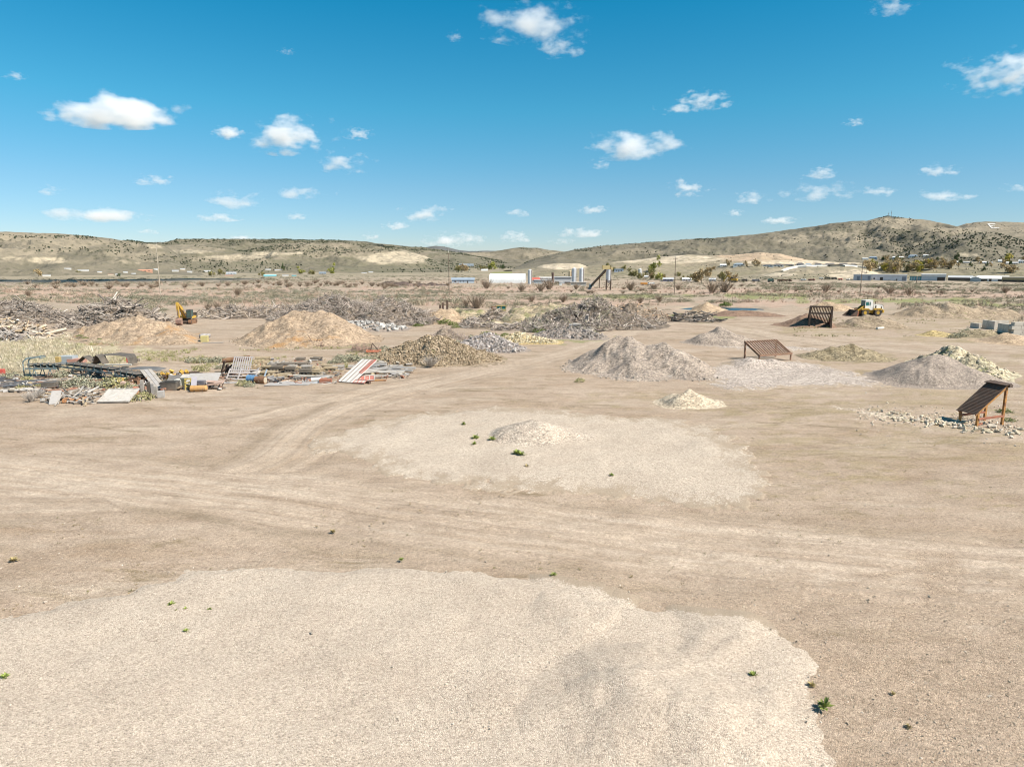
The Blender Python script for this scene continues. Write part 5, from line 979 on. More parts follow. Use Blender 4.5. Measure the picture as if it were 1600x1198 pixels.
def batch():
    p=at(950.5,453); k=mpp(p); e=empty('batch_conveyor',at(924,447),0,'dark inclined conveyor rising to the batch silo','conveyor'); b=Vector((p.x,p.y,0)); o=e.location
    t=Vector((p.x-2*k,p.y,p.z+33.5*k))-o; m=MB(); m.bar((0,0,.3),t,.9,.7); m.build('boom',P('conveyor_black',(.03,.03,.03)),e); m=MB(); m.box((0,0,.5),(2.2,1.6,1.2)); m.build('hopper',P('hopper_teal',(.2,.28,.3)),e); m=MB(); m.box(t*.55+Vector((0,0,-t.z*.28)),(.3,.3,t.z*.55)); m.build('leg',DRUST,e)
    h=MB(); z=31.5*k; h.box((-1.2,0,z+.9),(3.2,2.4,1.6)); h.box((1.2,0,z+.4),(.9,2.0,1.1)); tag(h.build('batch_housing',YELP,loc=p),'yellow head box on top of the batch silo','machine housing')
batch()
bldg('plant_building','long pale grey plant shed behind the twin silos','shed',866,893,443.3,433,8,WGRY,RGR,'flat',ops=[('door',.05,.3,0,.35,DARK),('door',.6,.95,0,.3,DARK)],grp=TB)
bldg('plant_building','low blue grey block between the single silo and the plant shed','shed',835,862,443.6,437.5,7,P('pale_blue_siding',(.38,.45,.5)),RGR,'flat',grp=TB)
bldg('shop','small red roofed shop behind the single silo','shop',832,843,441.5,434,8,WGRY,RRD,'gable',.45,[('window',.2,.8,.2,.6,DARK)],TB)
bldg('shop','white flat roofed shop behind the plant yard','shop',843,864,439.5,433.5,9,WDK,RWH,'flat',.35,grp=TB)
bldg('block_wall','pale concrete base under the twin silos','wall base',892,916,446.5,443,3,P('base_concrete',(.5,.47,.42)),P('base_concrete',(.5,.47,.42)),'flat')
bldg('block_wall','stubby white tank base left of the plant conveyor','tank base',874,878,446,440,2,WPL,WPL,'flat')
m=MB(); m.cyl((0,0,0),(0,0,5.2),.55,n=12); m.cyl((0,0,5.2),(0,0,6.2),.7,n=12); tag(m.build('stack',P('dark_maroon_steel',(.07,.035,.035)),loc=at(863.5,444.5)),'dark maroon stack left of the plant shed','stack')
def truck(nm,px,yb,w_px,h_px,mat,lab,cat,grp=None,cabm=None):
    p=at(px,yb) if yb>428 else hit(px,yb); k=mpp(p); w_=w_px*k; h=h_px*k; e=empty(nm,p,-math.atan2(p.x,p.y)+R(rnd.uniform(-12,12)),lab,cat,grp); r=h*.2
    m=MB(); m.box((-w_*.12,0,h*.55),(w_*.72,1.9,h*.55)); m.box((-w_*.1,0,h*.25),(w_*.8,1.2,h*.12)); bevel(m.build('body',mat,e),.06); m=MB(); m.prism([(w_*.26,h*.25),(w_*.26,h*.95),(w_*.38,h*.95),(w_*.43,h*.62),(w_*.5,h*.55),(w_*.5,h*.25)],1.9); c=m.build('cab',cabm or mat,e)
    m=MB(); m.box((w_*.33,-.96,h*.75),(w_*.1,.04,h*.25)); m.build('window',DARK,c)
    for x in(-w_*.32,-w_*.2,w_*.36): m=MB(); m.cyl((x,-.98,r),(x,.98,r),r,n=14); m.build('wheel',BLK,e)
truck('truck',1008,445.5,15,4.6,ORG,'orange truck parked right of the batch silo','truck','vehicles in the town',WPL); truck('truck',1018,444.3,10,3.4,WPL,'small white truck touching the orange one','truck','vehicles in the town')
def farex():
    p=at(1146,441); k=mpp(p); e=empty('excavator',p,R(150),'yellow far excavator parked beyond the bare tree clump','excavator'); m=MB(); m.box((0,0,.4),(4,2.6,.8)); m.build('track',DARK,e); m=MB(); m.box((-.4,0,1.5),(3.2,2.4,1.2)); m.build('body',YEL,e); m=MB(); m.box((.8,.7,2.1),(1.3,.9,1.5)); m.build('cab',DARK,e); m=MB(); m.bar((.8,-.2,1.8),(3.4,-.2,3.8),.5); m.bar((3.4,-.2,3.8),(5.6,-.2,1.0),.4); m.build('boom',YEL,e); m=MB(); m.box((5.6,-.2,.6),(1,1,.9)); m.build('bucket',YEL,e)
farex()
for px,yb,w_,h_,mt,lab in [(1163,440,9,4.5,WDK,'dark flatbed right of the far excavator'),(1181,440.5,12,5,P('grey_truck',(.25,.25,.26)),'grey long truck in the machine row'),(1204,441,9,6.5,P('green_bin',(.03,.1,.09)),'dark green bin in the machine row'),(1226,440,22,4.2,P('rusty_stack',(.2,.1,.06)),'rusty long stack of steel in the machine row'),(1255,438.5,8,3,WPL,'white van right of the rusty stack'),(1268,438.5,10,3.2,P('maroon_paint',(.22,.06,.05)),'maroon truck right of the white van'),(1293,436.5,9,3.8,WDK,'dark trailer on the sandy lot, left'),(1303,436.8,8,4,WDK,'dark trailer on the sandy lot, right'),(1283,436,6,2.6,WPL,'white car left of the dark trailers'),(1313,437.5,6,2.6,REDP,'red car left of the long metal building'),(1325,437.8,5,2.4,WPL,'white car against the long metal building')]: truck('truck',px,yb,w_,h_,mt,lab,'vehicle','vehicles in the town')
bldg('warehouse','bluish left half of the long metal warehouse','warehouse',1334.5,1359,438.2,429.2,16,P('blue_metal',(.46,.49,.54)),RGR,'shed',.06,[('door',.2,.36,.05,.75,P('slate_door',(.2,.23,.28))),('door',.82,.96,.1,.8,P('slate_door',(.2,.23,.28)))],TB)
bldg('warehouse','whitish right half of the long metal warehouse','warehouse',1359.4,1412.5,438.4,429.4,16,P('lilac_metal',(.66,.66,.7)),RGR,'shed',.1,[('door',.31,.39,0,.62,DARK),('window',.05,.08,.2,.5,DARK),('window',.14,.18,.2,.5,DARK),('door',.73,.76,0,.35,DARK),('door',.88,.98,0,.75,P('slate_door',(.2,.23,.28)))],TB)
bldg('container','teal striped container building right of the long warehouse','container',1422.5,1441.5,438.6,431.6,6,TEALW,WDK,'flat',.1,[('panel',.1+i*.18,.18+i*.18,.05,.9,WBL) for i in range(5)],TB)
bldg('warehouse','pale blue fronted shop with an open dark bay','warehouse',1442,1474,438.7,428.5,14,P('pale_sky_siding',(.42,.5,.56)),RWH,'flat',.28,[('door',.66,.98,0,.75,DARK)],TB)  # dark panel on the wall stands for the unlit inside of the bay
bldg('shed','dark open shed between the pale shop and the white barns','shed',1484,1516,439.2,431,12,WDK,RGR,'gable',.35,grp=TB)
bldg('barn','white barn with gable end facing the yard','barn',1517,1531,440.3,432.5,24,P('pale_teal_wall',(.35,.42,.45)),RWH,'gable_end',.35,grp=TB)
bldg('barn','long white roofed barn right of the gabled barn','barn',1531,1571,439.6,431.3,16,WPL,RWH,'gable',.5,[('door',.0,.32,0,.8,DARK),('door',.38,.46,0,.95,DARK),('door',.66,.98,0,.7,DARK)],TB)
bldg('shed','long tan roofed open shed at the right frame edge','shed',1571,1625,441.2,433,10,P('olive_wall',(.33,.28,.15)),P('tan_roof',(.52,.46,.35)),'flat',.22,[('door',.02,.99,0,.55,DARK)],TB)  # the wide dark panel stands for shade under the open front
bldg('barn','far pale roof above the long white barn','barn',1542,1584,432.3,427.6,14,WGRY,RWH,'gable',.55,grp=TB); bldg('barn','far grey roof behind the dark green tree','barn',1505,1522,431.3,427,12,WGRY,RGR,'gable',.5,grp=TB); bldg('house','small far white house at the right frame edge','house',1586,1600,432,427.5,8,WPL,RWH,'gable',.45,grp=TB); bldg('shed','pale far roof behind the pale blue shop','shed',1496,1505,430.5,427.2,8,WGRY,RWH,'gable',.5,grp=TB)
# bench-top houses, red roof building, far cottages
HS='houses scattered below the hills'; WFAR=P('dusty_white_siding',(.58,.55,.5))
for xl,xr,yb,yt,wl,rf,kd,lab in [(1125,1136,416.5,412.5,WPL,RWH,'gable','white cottage at the left end of the bench row'),(1146,1163,415.8,411,WPL,RBL,'hip','blue roofed house on the bench'),(1192,1208,417,413,WPL,RDK,'hip','long white house with dark roof on the bench, left one'),(1208,1224,416.8,412.2,WPL,RDK,'hip','long white house with dark roof on the bench, right one'),(1226,1240,415.8,412.5,WTAN,RDK,'hip','tan house with dark roof on the bench'),(1244,1256,415.5,410.5,WBL,RDK,'hip','tall bluish house on the bench'),(1257,1268,415.5,411.5,WBL,RBL,'hip','bluish low house on the bench'),(1272,1284,415.6,411,WPL,RDK,'hip','white house with dark roof above the pale road, left'),(1287,1306,415.5,411.8,WTAN,RDK,'hip','wide dark roofed house above the pale road'),(1309,1326,415.5,411.6,WTAN,RDK,'hip','second wide dark roofed house above the pale road'),(1327,1339,415.5,412.2,WTAN,RDK,'hip','last dark roofed house above the pale road'),
 (1208,1228,433.5,427,WPL,RRD,'hip','white building with red roof below the bench'),(1253,1275,434,431,WPL,RRD,'gable','long low red roofed building right of the white one'),(1152,1166,430.5,427.5,WTAN,RBR,'gable','tan shed under the bench'),(1173,1182,430.3,427.3,WTAN,RGR,'gable','small tan shed under the bench'),(1183,1190,432,429,TEALW,RWH,'flat','teal roofed shed under the bench'),(960,974,424.8,420.2,WBL,RBL,'flat','blue and white block house right of the batch silo'),(1066,1080,439,434,WPL,RWH,'gable','white trailer house behind the third pole'),(1082,1096,428,424.3,WDK,RBR,'gable','dark brown shed behind the third pole'),(1108,1118,439.5,435.5,WGRY,RGR,'gable','grey cabin left of the far excavator'),(1036,1052,439,434.5,P('violet_siding',(.3,.28,.34)),RGR,'gable','violet grey shed left of the third pole'),(1007,1014,433.5,430.5,WPL,RWH,'gable','small white shed under the lone silo'),
 (1358,1370,404.4,400.6,WBL,RBL,'hip','blue house at the foot of the antenna hill'),(1348,1356,405.3,403,WPL,RWH,'gable','white hut at the foot of the antenna hill'),(1395,1403,403.8,400.6,WPL,RWH,'gable','left white house among junipers'),(1403,1411,403.5,401,WTAN,RWH,'gable','tan house among junipers'),(1420,1433,402,398,WPL,RBL,'hip','pale blue roofed house among junipers'),(1443,1450,400.5,398,WPL,RWH,'gable','small white house among junipers'),(1490,1498,411,408,WPL,RWH,'gable','cream house on the right slope, first'),(1505,1517,411.5,409,WTAN,RGR,'gable','tan house on the right slope'),(1530,1540,412,408.6,WPL,RWH,'gable','white house on the right slope, middle'),(1541,1550,412,409.4,WPL,RGR,'gable','pale grey roofed house on the right slope'),(1560,1568,409.5,406,WPL,RWH,'gable','white gabled house by the yellow tree'),(1569,1575,412.5,409,WPL,RWH,'gable','narrow white house below the yellow tree'),(1581,1590,413,409.4,WTAN,RGR,'gable','tan house near the right frame edge'),(1592,1600,411,406,WPL,RWH,'gable','tall white house cut by the right frame edge'),(1374,1381,420.3,417.2,WPL,RWH,'gable','white house among the yellow trees'),
 (100,112,421,418.5,WPL,RWH,'gable','white house left of the far cluster'),(118,140,424,421.3,WPL,RGR,'gable','long white trailer in the left cluster'),(66,80,432,429,WPL,RWH,'flat','white trailer at the far left'),(82,96,430,427,WTAN,RWH,'flat','cream trailer at the far left'),(98,110,429.5,426.5,WPL,RGR,'gable','pale grey trailer at the far left'),(142,150,429,426,WPL,RWH,'gable','white house in the middle of the left cluster'),(152,160,426.5,423.8,WTAN,RWH,'gable','cream house in the middle of the left cluster'),(168,178,430,427,WTAN,RBR,'gable','brown roofed house in the left cluster'),(180,190,430.3,427.6,WPL,RWH,'gable','white house beside the brown roofed one'),(192,200,426.5,424.2,WPL,RGR,'gable','small grey roofed house in the left cluster'),(214,240,424.5,420.5,P('orange_wall',(.5,.25,.16)),P('orange_roof',(.5,.22,.14)),'gable','long orange roofed building in the left cluster'),(205,213,429,426.4,WPL,RWH,'gable','white hut left of the orange roofed building'),(240,247,422,419.5,WPL,RWH,'gable','white hut right of the orange roofed building'),(268,280,424.5,421.6,WPL,RGR,'gable','grey roofed house left of the pale pole'),(281,290,422,419.3,WTAN,RWH,'gable','tan house near the pale pole'),(292,301,426,423.3,WPL,RWH,'gable','white house right of the pale pole'),(318,330,425,422,WPL,RWH,'gable','white house farthest right of the left cluster'),(352,371,428.4,424.4,P('grey_blue_siding',(.33,.38,.42)),RGR,'gable','blue grey house in the open field'),(350,366,431,428.6,P('orange_wall',(.5,.25,.16)),RWH,'flat','long orange trailer in the open field'),(410,434,432,428.8,P('turquoise',(.16,.5,.56)),P('turquoise_roof',(.3,.62,.66)),'gable','turquoise long building in the middle field'),(440,452,432,429.5,WPL,RWH,'flat','white trailer right of the turquoise building'),(455,464,431.5,429,TEALW,RGR,'flat','teal container right of the white trailer'),(497,511,428,424.4,P('slate_siding',(.14,.2,.26)),RBL,'gable','slate blue building among the middle trees'),(414,424,422.3,420,WPL,RWH,'gable','white house above the turquoise building'),(428,441,423,421,WTAN,RWH,'gable','cream long house above the turquoise building'),(564,574,427.5,425.4,WTAN,RWH,'gable','cream hut below the sandy slope'),(575,584,426,424,WPL,RWH,'gable','white hut below the sandy slope'),(716,740,415,412.4,P('grey_blue_siding',(.33,.38,.42)),RBL,'gable','long slate roofed building below the round hill'),(752,762,423,420.5,WPL,RWH,'gable','white house behind the green field')]:
    if xr<600: c_=(xl+xr)/2; xl,xr,yt=c_+(xl-c_)*.78,c_+(xr-c_)*.78,yb+(yt-yb)*.85; wl=WFAR if wl is WPL else wl; rf=RGR if rf is RWH else rf
    nd=(yb-yt)>3; bldg('house',lab,'house',xl,xr,yb,yt,max(6,(xr-xl)*.45),wl,rf,kd,.45 if kd!='flat' else .2,[('window',.15,.27,.35,.75,DARK),('door',.45,.54,0,.7,DARK),('window',.7,.84,.35,.75,DARK)] if nd else [],HS,eave=.2)
# pale road on the bench
P_=[hit(x,y) for x,y in ((1222,424.5),(1232,421),(1244,418.3),(1258,416.8),(1275,416.4),(1295,416.3),(1318,416.4),(1338,416.8),(1352,418.8))]
V=[];F=[]
for i,p in enumerate(P_): V+= [p+Vector((0,-3.5,1.2)),p+Vector((0,3.5,2.0)),p+Vector((0,-3.5,-2.5)),p+Vector((0,3.5,-2.5))]
for i in range(len(P_)-1): a=i*4; F+=[(a,a+4,a+5,a+1),(a+2,a+6,a+4,a)]
tag(mk('road',[tuple(v) for v in V],[np.array(F)],P('pale_road_gravel',(.66,.62,.54))),kind='structure')
# antenna masts and hillside letter
for px,yb,yt,lab in [(1388,339,331.5,'left thin antenna mast on the summit'),(1392.3,339,329,'right taller antenna mast on the summit'),(1421,343,339.5,'short antenna mast right of the summit')]:
    p=hit(px,yb+.8); h=topz(px,yt,p.y)-p.z; e=empty('antenna_mast',p,0,lab,'antenna','antenna masts on the hill'); MB().cyl((0,0,-2),(0,0,h),.8,.35,6).build('mast',P('mast_grey',(.2,.2,.21)),e); m=MB(); m.box((0,0,h*.7),(3,.6,2)); m.build('dish',P('mast_grey',(.2,.2,.21)),e)
bldg('hut','tiny white equipment hut at the foot of the masts','hut',1393,1396,340.2,338.6,6,WPL,RWH,'flat',grp=HS)
def letter():
    cells=[]
    def seg(a,b,w_,n=14):
        for i in range(n+1):
            t=i/n; cells.append((a[0]+(b[0]-a[0])*t,a[1]+(b[1]-a[1])*t,w_))
    V=[];F=[]
    def strip(a,b,wx,wy,n=12):
        base=len(V)
        for i in range(n+1):
            t=i/n; x=a[0]+(b[0]-a[0])*t; y=a[1]+(b[1]-a[1])*t
            for s in(-1,1):
                p=hit(x+s*wx/2,y+s*wy/2); V.append(tuple(p+Vector((0,-2.5,1.2))))
        for i in range(n): F.append((base+i*2,base+i*2+1,base+i*2+3,base+i*2+2))
    strip((1543.2,350.0),(1548.8,356.6),2.0,0); strip((1542.4,350.3),(1554.6,350.3),0,1.1); strip((1546.2,353.3),(1553.2,353.3),0,1.0); strip((1548.0,356.6),(1560.8,356.6),0,1.2)
    o=mk('hillside_letter',V,[np.array(F)],P('whitewashed_rock',(.55,.53,.49))); o.data.transform(Matrix()); tag(o,'large white letter E laid out on the bare right hill','letter')
letter()
# trees of the town
CROWN={}
def treemesh(kind,col,twig=False):
    out=[]
    for k in range(3):
        def shp(n):
            c=rng.normal(size=(9,3))*np.array([.36,.36,.3])+np.array([0,0,.62]); i=rng.integers(0,9,n); p=c[i]+rng.normal(size=(n,3))*.14; p[:,2]=np.maximum(p[:,2],.16); return p
        V,F,t=leafv(620,.12,shp,k=1)[0]; out.append(mk('crown',V,[F],M_LEAF,tint=t[:,None]*np.array([col]),link=False))
    return out
CROWN['yellow']=treemesh('y',(.37,.30,.055)); CROWN['lime']=treemesh('l',(.26,.255,.06)); CROWN['tan']=treemesh('t',(.34,.25,.13)); CROWN['green']=treemesh('g',(.07,.09,.035)); CROWN['olive']=treemesh('o',(.21,.185,.075))
m=MB(); m.cyl((0,0,-.05),(0,0,.4),.035,.022,8); m.cyl((0,0,.36),(.16,.05,.7),.02,.008,6); m.cyl((0,0,.34),(-.15,-.06,.72),.02,.008,6); m.cyl((0,0,.38),(.02,.14,.8),.018,.006,6)
TR=m.build('trunk',P('bark',(.16,.125,.09))); TRM=TR.data; bpy.data.objects.remove(TR)
def tree(kind,px,yb,h_px,w_,lab,grp):
    p=at(px,yb) if yb>427 else hit(px,yb); h=h_px*mpp(p); e=empty('tree',p-Vector((0,0,.3)),rnd.uniform(0,6.3),lab,'tree',grp); e.scale=(h*w_,h*w_,h)
    for nm,me in(('trunk',TRM),('crown',CROWN[kind][rnd.randrange(3)])): o=bpy.data.objects.new(nm,me); COL.objects.link(o); o.parent=e
TG='trees around the town'
for kind,px,yb,h,w_,lab in [('yellow',1478,433,18,.75,'brightest yellow tree beside the pale shop'),('yellow',1470,431,18,.4,'tall narrow yellow poplar left of the brightest tree'),('olive',1491,433,18,.5,'olive yellow tree right of the brightest one'),('yellow',1362,418.5,11,.8,'yellow green tree left of the yellow row'),('olive',1369,419.5,11,.9,'darker olive tree in the yellow row'),('lime',1387,421,12.5,.65,'lime tree right of the white house'),('tan',1402,427,14,.9,'tan budding tree above the long warehouse'),('tan',1413,428,15,.8,'second tan budding tree above the long warehouse'),('yellow',1437,426,13,.5,'slim yellow tree behind the teal building'),('tan',1425,428,15,.8,'tan tree behind the teal building, left'),('tan',1448,430,18,.8,'broad tan tree behind the pale shop'),('tan',1458,430,16,.8,'tan tree left of the tall poplar'),('olive',1400,421,10,1,'olive tree high on the slope'),('yellow',1520,428,10,1.0,'rounded yellow tree behind the white barns'),('olive',1530,428,9,1.0,'olive tree behind the white barns'),('tan',1570,427,11,1.1,'large tan tree right of the white barns'),('tan',1582,427,10,1,'tan tree at the right frame edge'),('yellow',1574,409,11,.9,'golden tree among the right hand houses'),('green',1500,434.5,10,.7,'dark green tree before the white barns'),('green',1536,424,6,.8,'dark green bush behind the white barns'),('green',1578,414,6,.7,'dark conifer among the right hand houses'),('green',1542,416,5,.7,'small dark conifer right of the slope houses'),('green',1517,417,6,.7,'dark conifer below the slope houses'),('green',1592,429,6,.9,'dark bush near the right edge houses'),
 ('lime',1021,424,14,.9,'big lime tree behind the batch plant'),('lime',1030,438,10,1.2,'low lime tree left of the third pole'),('olive',990,432,11,1.1,'olive tree left of the lone white silo'),('olive',1015,431,9,1.1,'olive tree right of the lone white silo'),('tan',1096,441,16,.8,'tan bare tree behind the third pole'),('tan',1086,441,12,.9,'lower tan tree behind the third pole'),('tan',1138,417,8,.8,'thin tree right of the bench cottage'),('tan',1182,416.5,9,.9,'thin tan tree between bench houses'),('tan',1167,416.5,7,.7,'small tan tree right of the blue roofed house'),('tan',1140,440,14,.8,'tan tree left of the far excavator'),('olive',1130,438,13,.8,'olive tree left of the far excavator'),('olive',1060,432,7,1,'olive scrub tree behind the third pole'),('olive',950,418,6,1,'olive tree above the batch silo'),('olive',975,421,6,1.2,'olive tree beside the blue block house'),
 ('lime',769,421.5,10.5,1.0,'lime tree above the green field'),('green',786,421,7,.9,'dark tree right of the lime tree'),('olive',755,422,7,1.1,'olive tree left of the lime tree'),('tan',725,424,9,1.2,'tan trees below the round hill'),('olive',716,424,8,1.1,'pale olive tree below the round hill'),('lime',519,428,10,.8,'lime tree right of the slate building'),('green',443,423,8,.5,'dark narrow tree above the turquoise building'),('lime',470,428,7,1.2,'lime tree in the middle field'),('olive',488,429,7,1.2,'olive tree left of the slate building'),('olive',410,431,6,1.2,'olive tree left of the turquoise building'),('olive',330,431,7,1.2,'olive tree right of the left cluster'),('tan',60,432,8,1.2,'tan tree at the far left'),('olive',122,430,6,1.2,'olive tree in the left cluster'),('green',186,432,4.5,1,'dark bush in the left cluster'),('olive',345,430,8,1,'olive tree left of the blue grey house')]: tree(kind,px,yb,h,w_,lab,TG)

for i in range(34):
    px=rnd.uniform(1352,1500); py=rnd.uniform(416,432); tree(rnd.choice(['tan','tan','olive','tan','yellow']),px,py,rnd.uniform(8,14),rnd.uniform(.7,1.2),'budding tree in the belt behind the warehouses','belt of budding trees')
for i in range(16):
    px=rnd.uniform(955,1130); py=rnd.uniform(425,438); tree(rnd.choice(['tan','olive','olive']),px,py,rnd.uniform(6,9),rnd.uniform(.9,1.4),'budding scrub tree behind the batch plant','scrub trees behind the batch plant')
for i in range(22):
    px=rnd.uniform(1370,1600); py=rnd.uniform(402,417); tree(rnd.choice(['green','olive','tan']),px,py,rnd.uniform(4,7),rnd.uniform(.8,1.2),'small tree among the houses on the right slope','trees among the slope houses')
# ------------------------------------------------------------------ scrap on the left
DUST=.34
TEALP=pm('faded_teal_paint',(.10,.2,.23),.2,3,.6,c2=(.17,.12,.1)); BELT=pm('black_belt',(.02,.02,.022),.3,2,.75); GWOOD=pm('grey_planks',(.36,.33,.295),.25,3,.9,c2=(.26,.23,.2)); TWOOD=pm('tan_timber',(.42,.315,.185),.22,3,.9,c2=(.3,.22,.13)); DWOOD=pm('dark_timber',(.11,.09,.07),.3,3,.9); WPAINT=pm('worn_white_paint',(.5,.47,.43),.14,2,.8,c2=(.38,.35,.31)); LGREY=pm('pale_grey_sheet',(.36,.345,.335),.15,1.5,.75,c2=(.28,.265,.25)); BLUEP=pm('bright_blue_plastic',(.02,.2,.42),.1,2,.45); ORP=pm('orange_tank_paint',(.52,.25,.05),.15,3,.6,c2=(.36,.2,.08)); REDS=pm('faded_red_paint',(.42,.09,.07),.2,2,.75,c2=(.5,.25,.2)); BLKP=pm('black_plastic',(.025,.025,.027),.2,2,.5)
def at2(px,py): return at(px,py)
def conveyor(pa,pb,w_,hz,tilt,n,lab,belt=True,legs=True,beltcurl=False):
    a=at(*pa); b=at(*pb); d=b-a; L=d.xy.length; e=empty('conveyor',a,math.atan2(d.y,d.x),lab,'conveyor'); z0,z1=hz,hz+tilt
    for y in(0,w_): MB().bar((0,y,z0),(L,y,z1),.07,.16).build('rail',TEALP,e)
    m=MB()
    for i in range(n): x=L*(i+.5)/n; z=z0+(z1-z0)*(i+.5)/n; m.bar((x,0,z+.1),(x,0,z+.5),.06); m.bar((x,-.02,z+.5),(x+.28,-.02,z+.55),.07); m.bar((x,0,z+.12),(x+.3,0,z+.12),.06); m.bar((x,w_,z+.1),(x,w_,z+.5),.06); m.cyl((x,.05,z+.22),(x,w_-.05,z+.22),.06,n=8)
    m.build('idler_brackets',TEALP,e)
    if legs:
        for i in range(max(2,n//2)):
            x=L*(i+.5)/max(2,n//2); z=z0+(z1-z0)*x/L; m=MB()
            for y in(0,w_): m.bar((x-.25,y,-.05),(x+.12,y,z),.06); m.bar((x+.35,y,-.05),(x+.12,y,z),.06)
            m.build('trestle',TEALP,e)
    if belt: m=MB(); m.box((L/2,w_/2,(z0+z1)/2+.42),(L*1.0,w_*.95,.03),Euler((0,-math.atan2(z1-z0,L),0))); m.box((L/2,w_/2,(z0+z1)/2+.2),(L*.98,w_*.5,.03),Euler((0,-math.atan2(z1-z0,L),0))); m.build('belt',BELT,e)
    return e
conveyor((41,589),(90,589),1.2,.9,.0,5,'short teal conveyor frame on splayed trestles at the left')
conveyor((101,586),(176,594),1.3,.85,-.15,7,'long teal conveyor frame with black belt and curled ends')
conveyor((176,594.5),(213,599),1.2,.6,-.1,4,'broken tail of the long teal conveyor behind the sagebrush')
def hoop(pa,lab):
    p=at(*pa); e=empty('conveyor_hood',p,R(8),lab,'conveyor hood'); m=MB()
    for y in(-.1,1.0):
        for i in range(6):
            t0,t1=math.pi*.5*i/6,math.pi*.5*(i+1)/6; m.bar((.9-.9*math.cos(t0),y,1.35+.55*math.sin(t0)),(.9-.9*math.cos(t1),y,1.35+.55*math.sin(t1)),.1)
        m.bar((.9,y,1.9),(1.8,y,2.0),.1)
    for x in(.3,.9,1.7): m.bar((x,-.1,1.85),(x,1.0,1.85),.08)
    m.build('hoop',TEALP,e); m=MB(); m.bar((0,-.1,0),(0,-.1,1.4),.09); m.bar((0,1.0,0),(0,1.0,1.4),.09); m.build('post',TEALP,e)
hoop((39,587),'rounded teal hood over the left end of the short conveyor')
def foldsheet(nm,px,py,prof,w_,mat,lab,cat,rz=0,z=0,t=.03):
    p=at(px,py); m=MB(); pr=[(x,zz) for x,zz in prof]+[(x,zz-t) for x,zz in reversed(prof)]; n=len(prof)
    V=[(x,-w_/2,zz) for x,zz in pr]+[(x,w_/2,zz) for x,zz in pr]; k=2*n; m.add(V,[(i,(i+1)%k,k+(i+1)%k,k+i) for i in range(k)]+[(i,i+1,k-2-i,k-1-i) for i in range(n-1)]+[(k+i,k+k-1-i,k+k-2-i,k+i+1) for i in range(n-1)])
    o=m.build(nm,mat,loc=p+Vector((0,0,z))); o.rotation_euler=(0,0,rz); return tag(o,lab,cat)
foldsheet('rubber_belt',137,580,[(-1.1,.9),(-.5,1.35),(0,1.75),(.5,1.4),(1.1,.95)],1.2,BELT,'black belt scrap peaked like a tent on the long conveyor','belt scrap')
foldsheet('rubber_belt',157,581,[(-.7,.95),(-.35,1.2),(0,1.95),(.3,1.75),(.7,.95)],1.3,BELT,'second taller peaked belt scrap on the long conveyor','belt scrap')
foldsheet('rubber_belt',183,578,[(-2.0,.75),(-1.95,1.65),(0,1.85),(1.6,1.7),(1.8,1.4),(1.85,.7)],1.9,BELT,'big black belt bundle at the back of the scrap row','belt bundle')
foldsheet('rubber_belt',222,586,[(-2.2,.55),(-1,.75),(0,.8),(1.3,.75),(2.2,.6)],2.0,pm('blue_black_sheet',(.045,.06,.075),.2,1,.6),'flat blue black sheet at the right end of the long conveyor','sheet')
def crate(nm,px,py,size,rz,mat,lab,cat,z=0,bv=.02,tilt=(0,0)):
    p=at(px,py); m=MB(); m.box((0,0,size[2]/2+z),size); o=m.build(nm,mat,loc=p); o.rotation_euler=(*tilt,rz); bevel(o,bv,1); return tag(o,lab,cat)
crate('control_box',93,578,(.45,.45,.6),.1,pm('yellow_box',(.42,.28,.07),.1,2,.6),'small yellow box between the two conveyors','box',.9)
def sheetstack(nm,px,py,w_,d_,h,rz,mat,lab,cat,tilt=0,z=.02,rib=0,ribm=None):
    p=at(px,py); e=empty(nm,p,rz,lab,cat); a=Matrix.Rotation(tilt,4,'X'); m=MB(); m.box((0,d_/2,h/2),(w_,d_,h)); o=m.build('sheet',mat,e); o.matrix_local=Matrix.Translation((0,0,z))@a
    if rib:
        m=MB()
        for i in range(rib+1): m.box((-w_/2+w_*i/rib,d_/2,h+.02),(.07,d_,.05))
        m.box((0,.04,h+.02),(w_,.08,.06)); m.box((0,d_-.04,h+.02),(w_,.08,.06)); q=m.build('rib',ribm or mat,e); q.matrix_local=Matrix.Translation((0,0,z))@a
    return e
sheetstack('grey_sheet',103,573,1.6,1.2,.9,.05,pm('blue_grey_box',(.32,.38,.42),.1,2,.7),'blue grey cabinet lying between the conveyors','cabinet',0,.3)
sheetstack('grey_sheet',118,573,1.8,.9,.5,.05,pm('pink_red_sheet',(.45,.2,.15),.2,3,.8),'faded pink panel behind the long conveyor','panel',0,.4)
crate('can',203,574,(.5,.5,.6),.3,REDP,'small bright red can at the end of the black belt bundle','can',.6); crate('timber',211,570,(1.1,.4,.35),0,DWOOD,'dark timber block right of the red can','timber',.4)
pipe((165,585),(207,585),.07,'white pipe lying along the long conveyor',CREAM,z=1.0)
def ramp():
    a=at(252,609); b=at(229,594); c=b-a; e=empty('ramp',a,0,'grey plank ramp leaning on the conveyor tail','ramp'); side=Vector((c.y,-c.x,0)).normalized()*.36
    for i in(-1,0,1): MB().bar(side*i*1.03+Vector((0,0,.08)),side*i*1.03+Vector((c.x,c.y,1.1)),.34,.07).build('plank',GWOOD if i else LGREY,e)
ramp()
sheetstack('framed_sheet',177,630,2.55,2.3,.1,.07,WPAINT,'white framed panel lying on the plank heap','panel',.32,.05,2,WPAINT)
sheetstack('framed_sheet',20,612,2.6,.9,.08,.1,WPAINT,'low white board at the left frame edge','board',.1,.05); sheetstack('framed_sheet',45,611,1.8,.6,.07,-.1,pm('cream_board',(.55,.5,.43),.1,2,.8),'cream board right of the low white board','board',.1,.05)
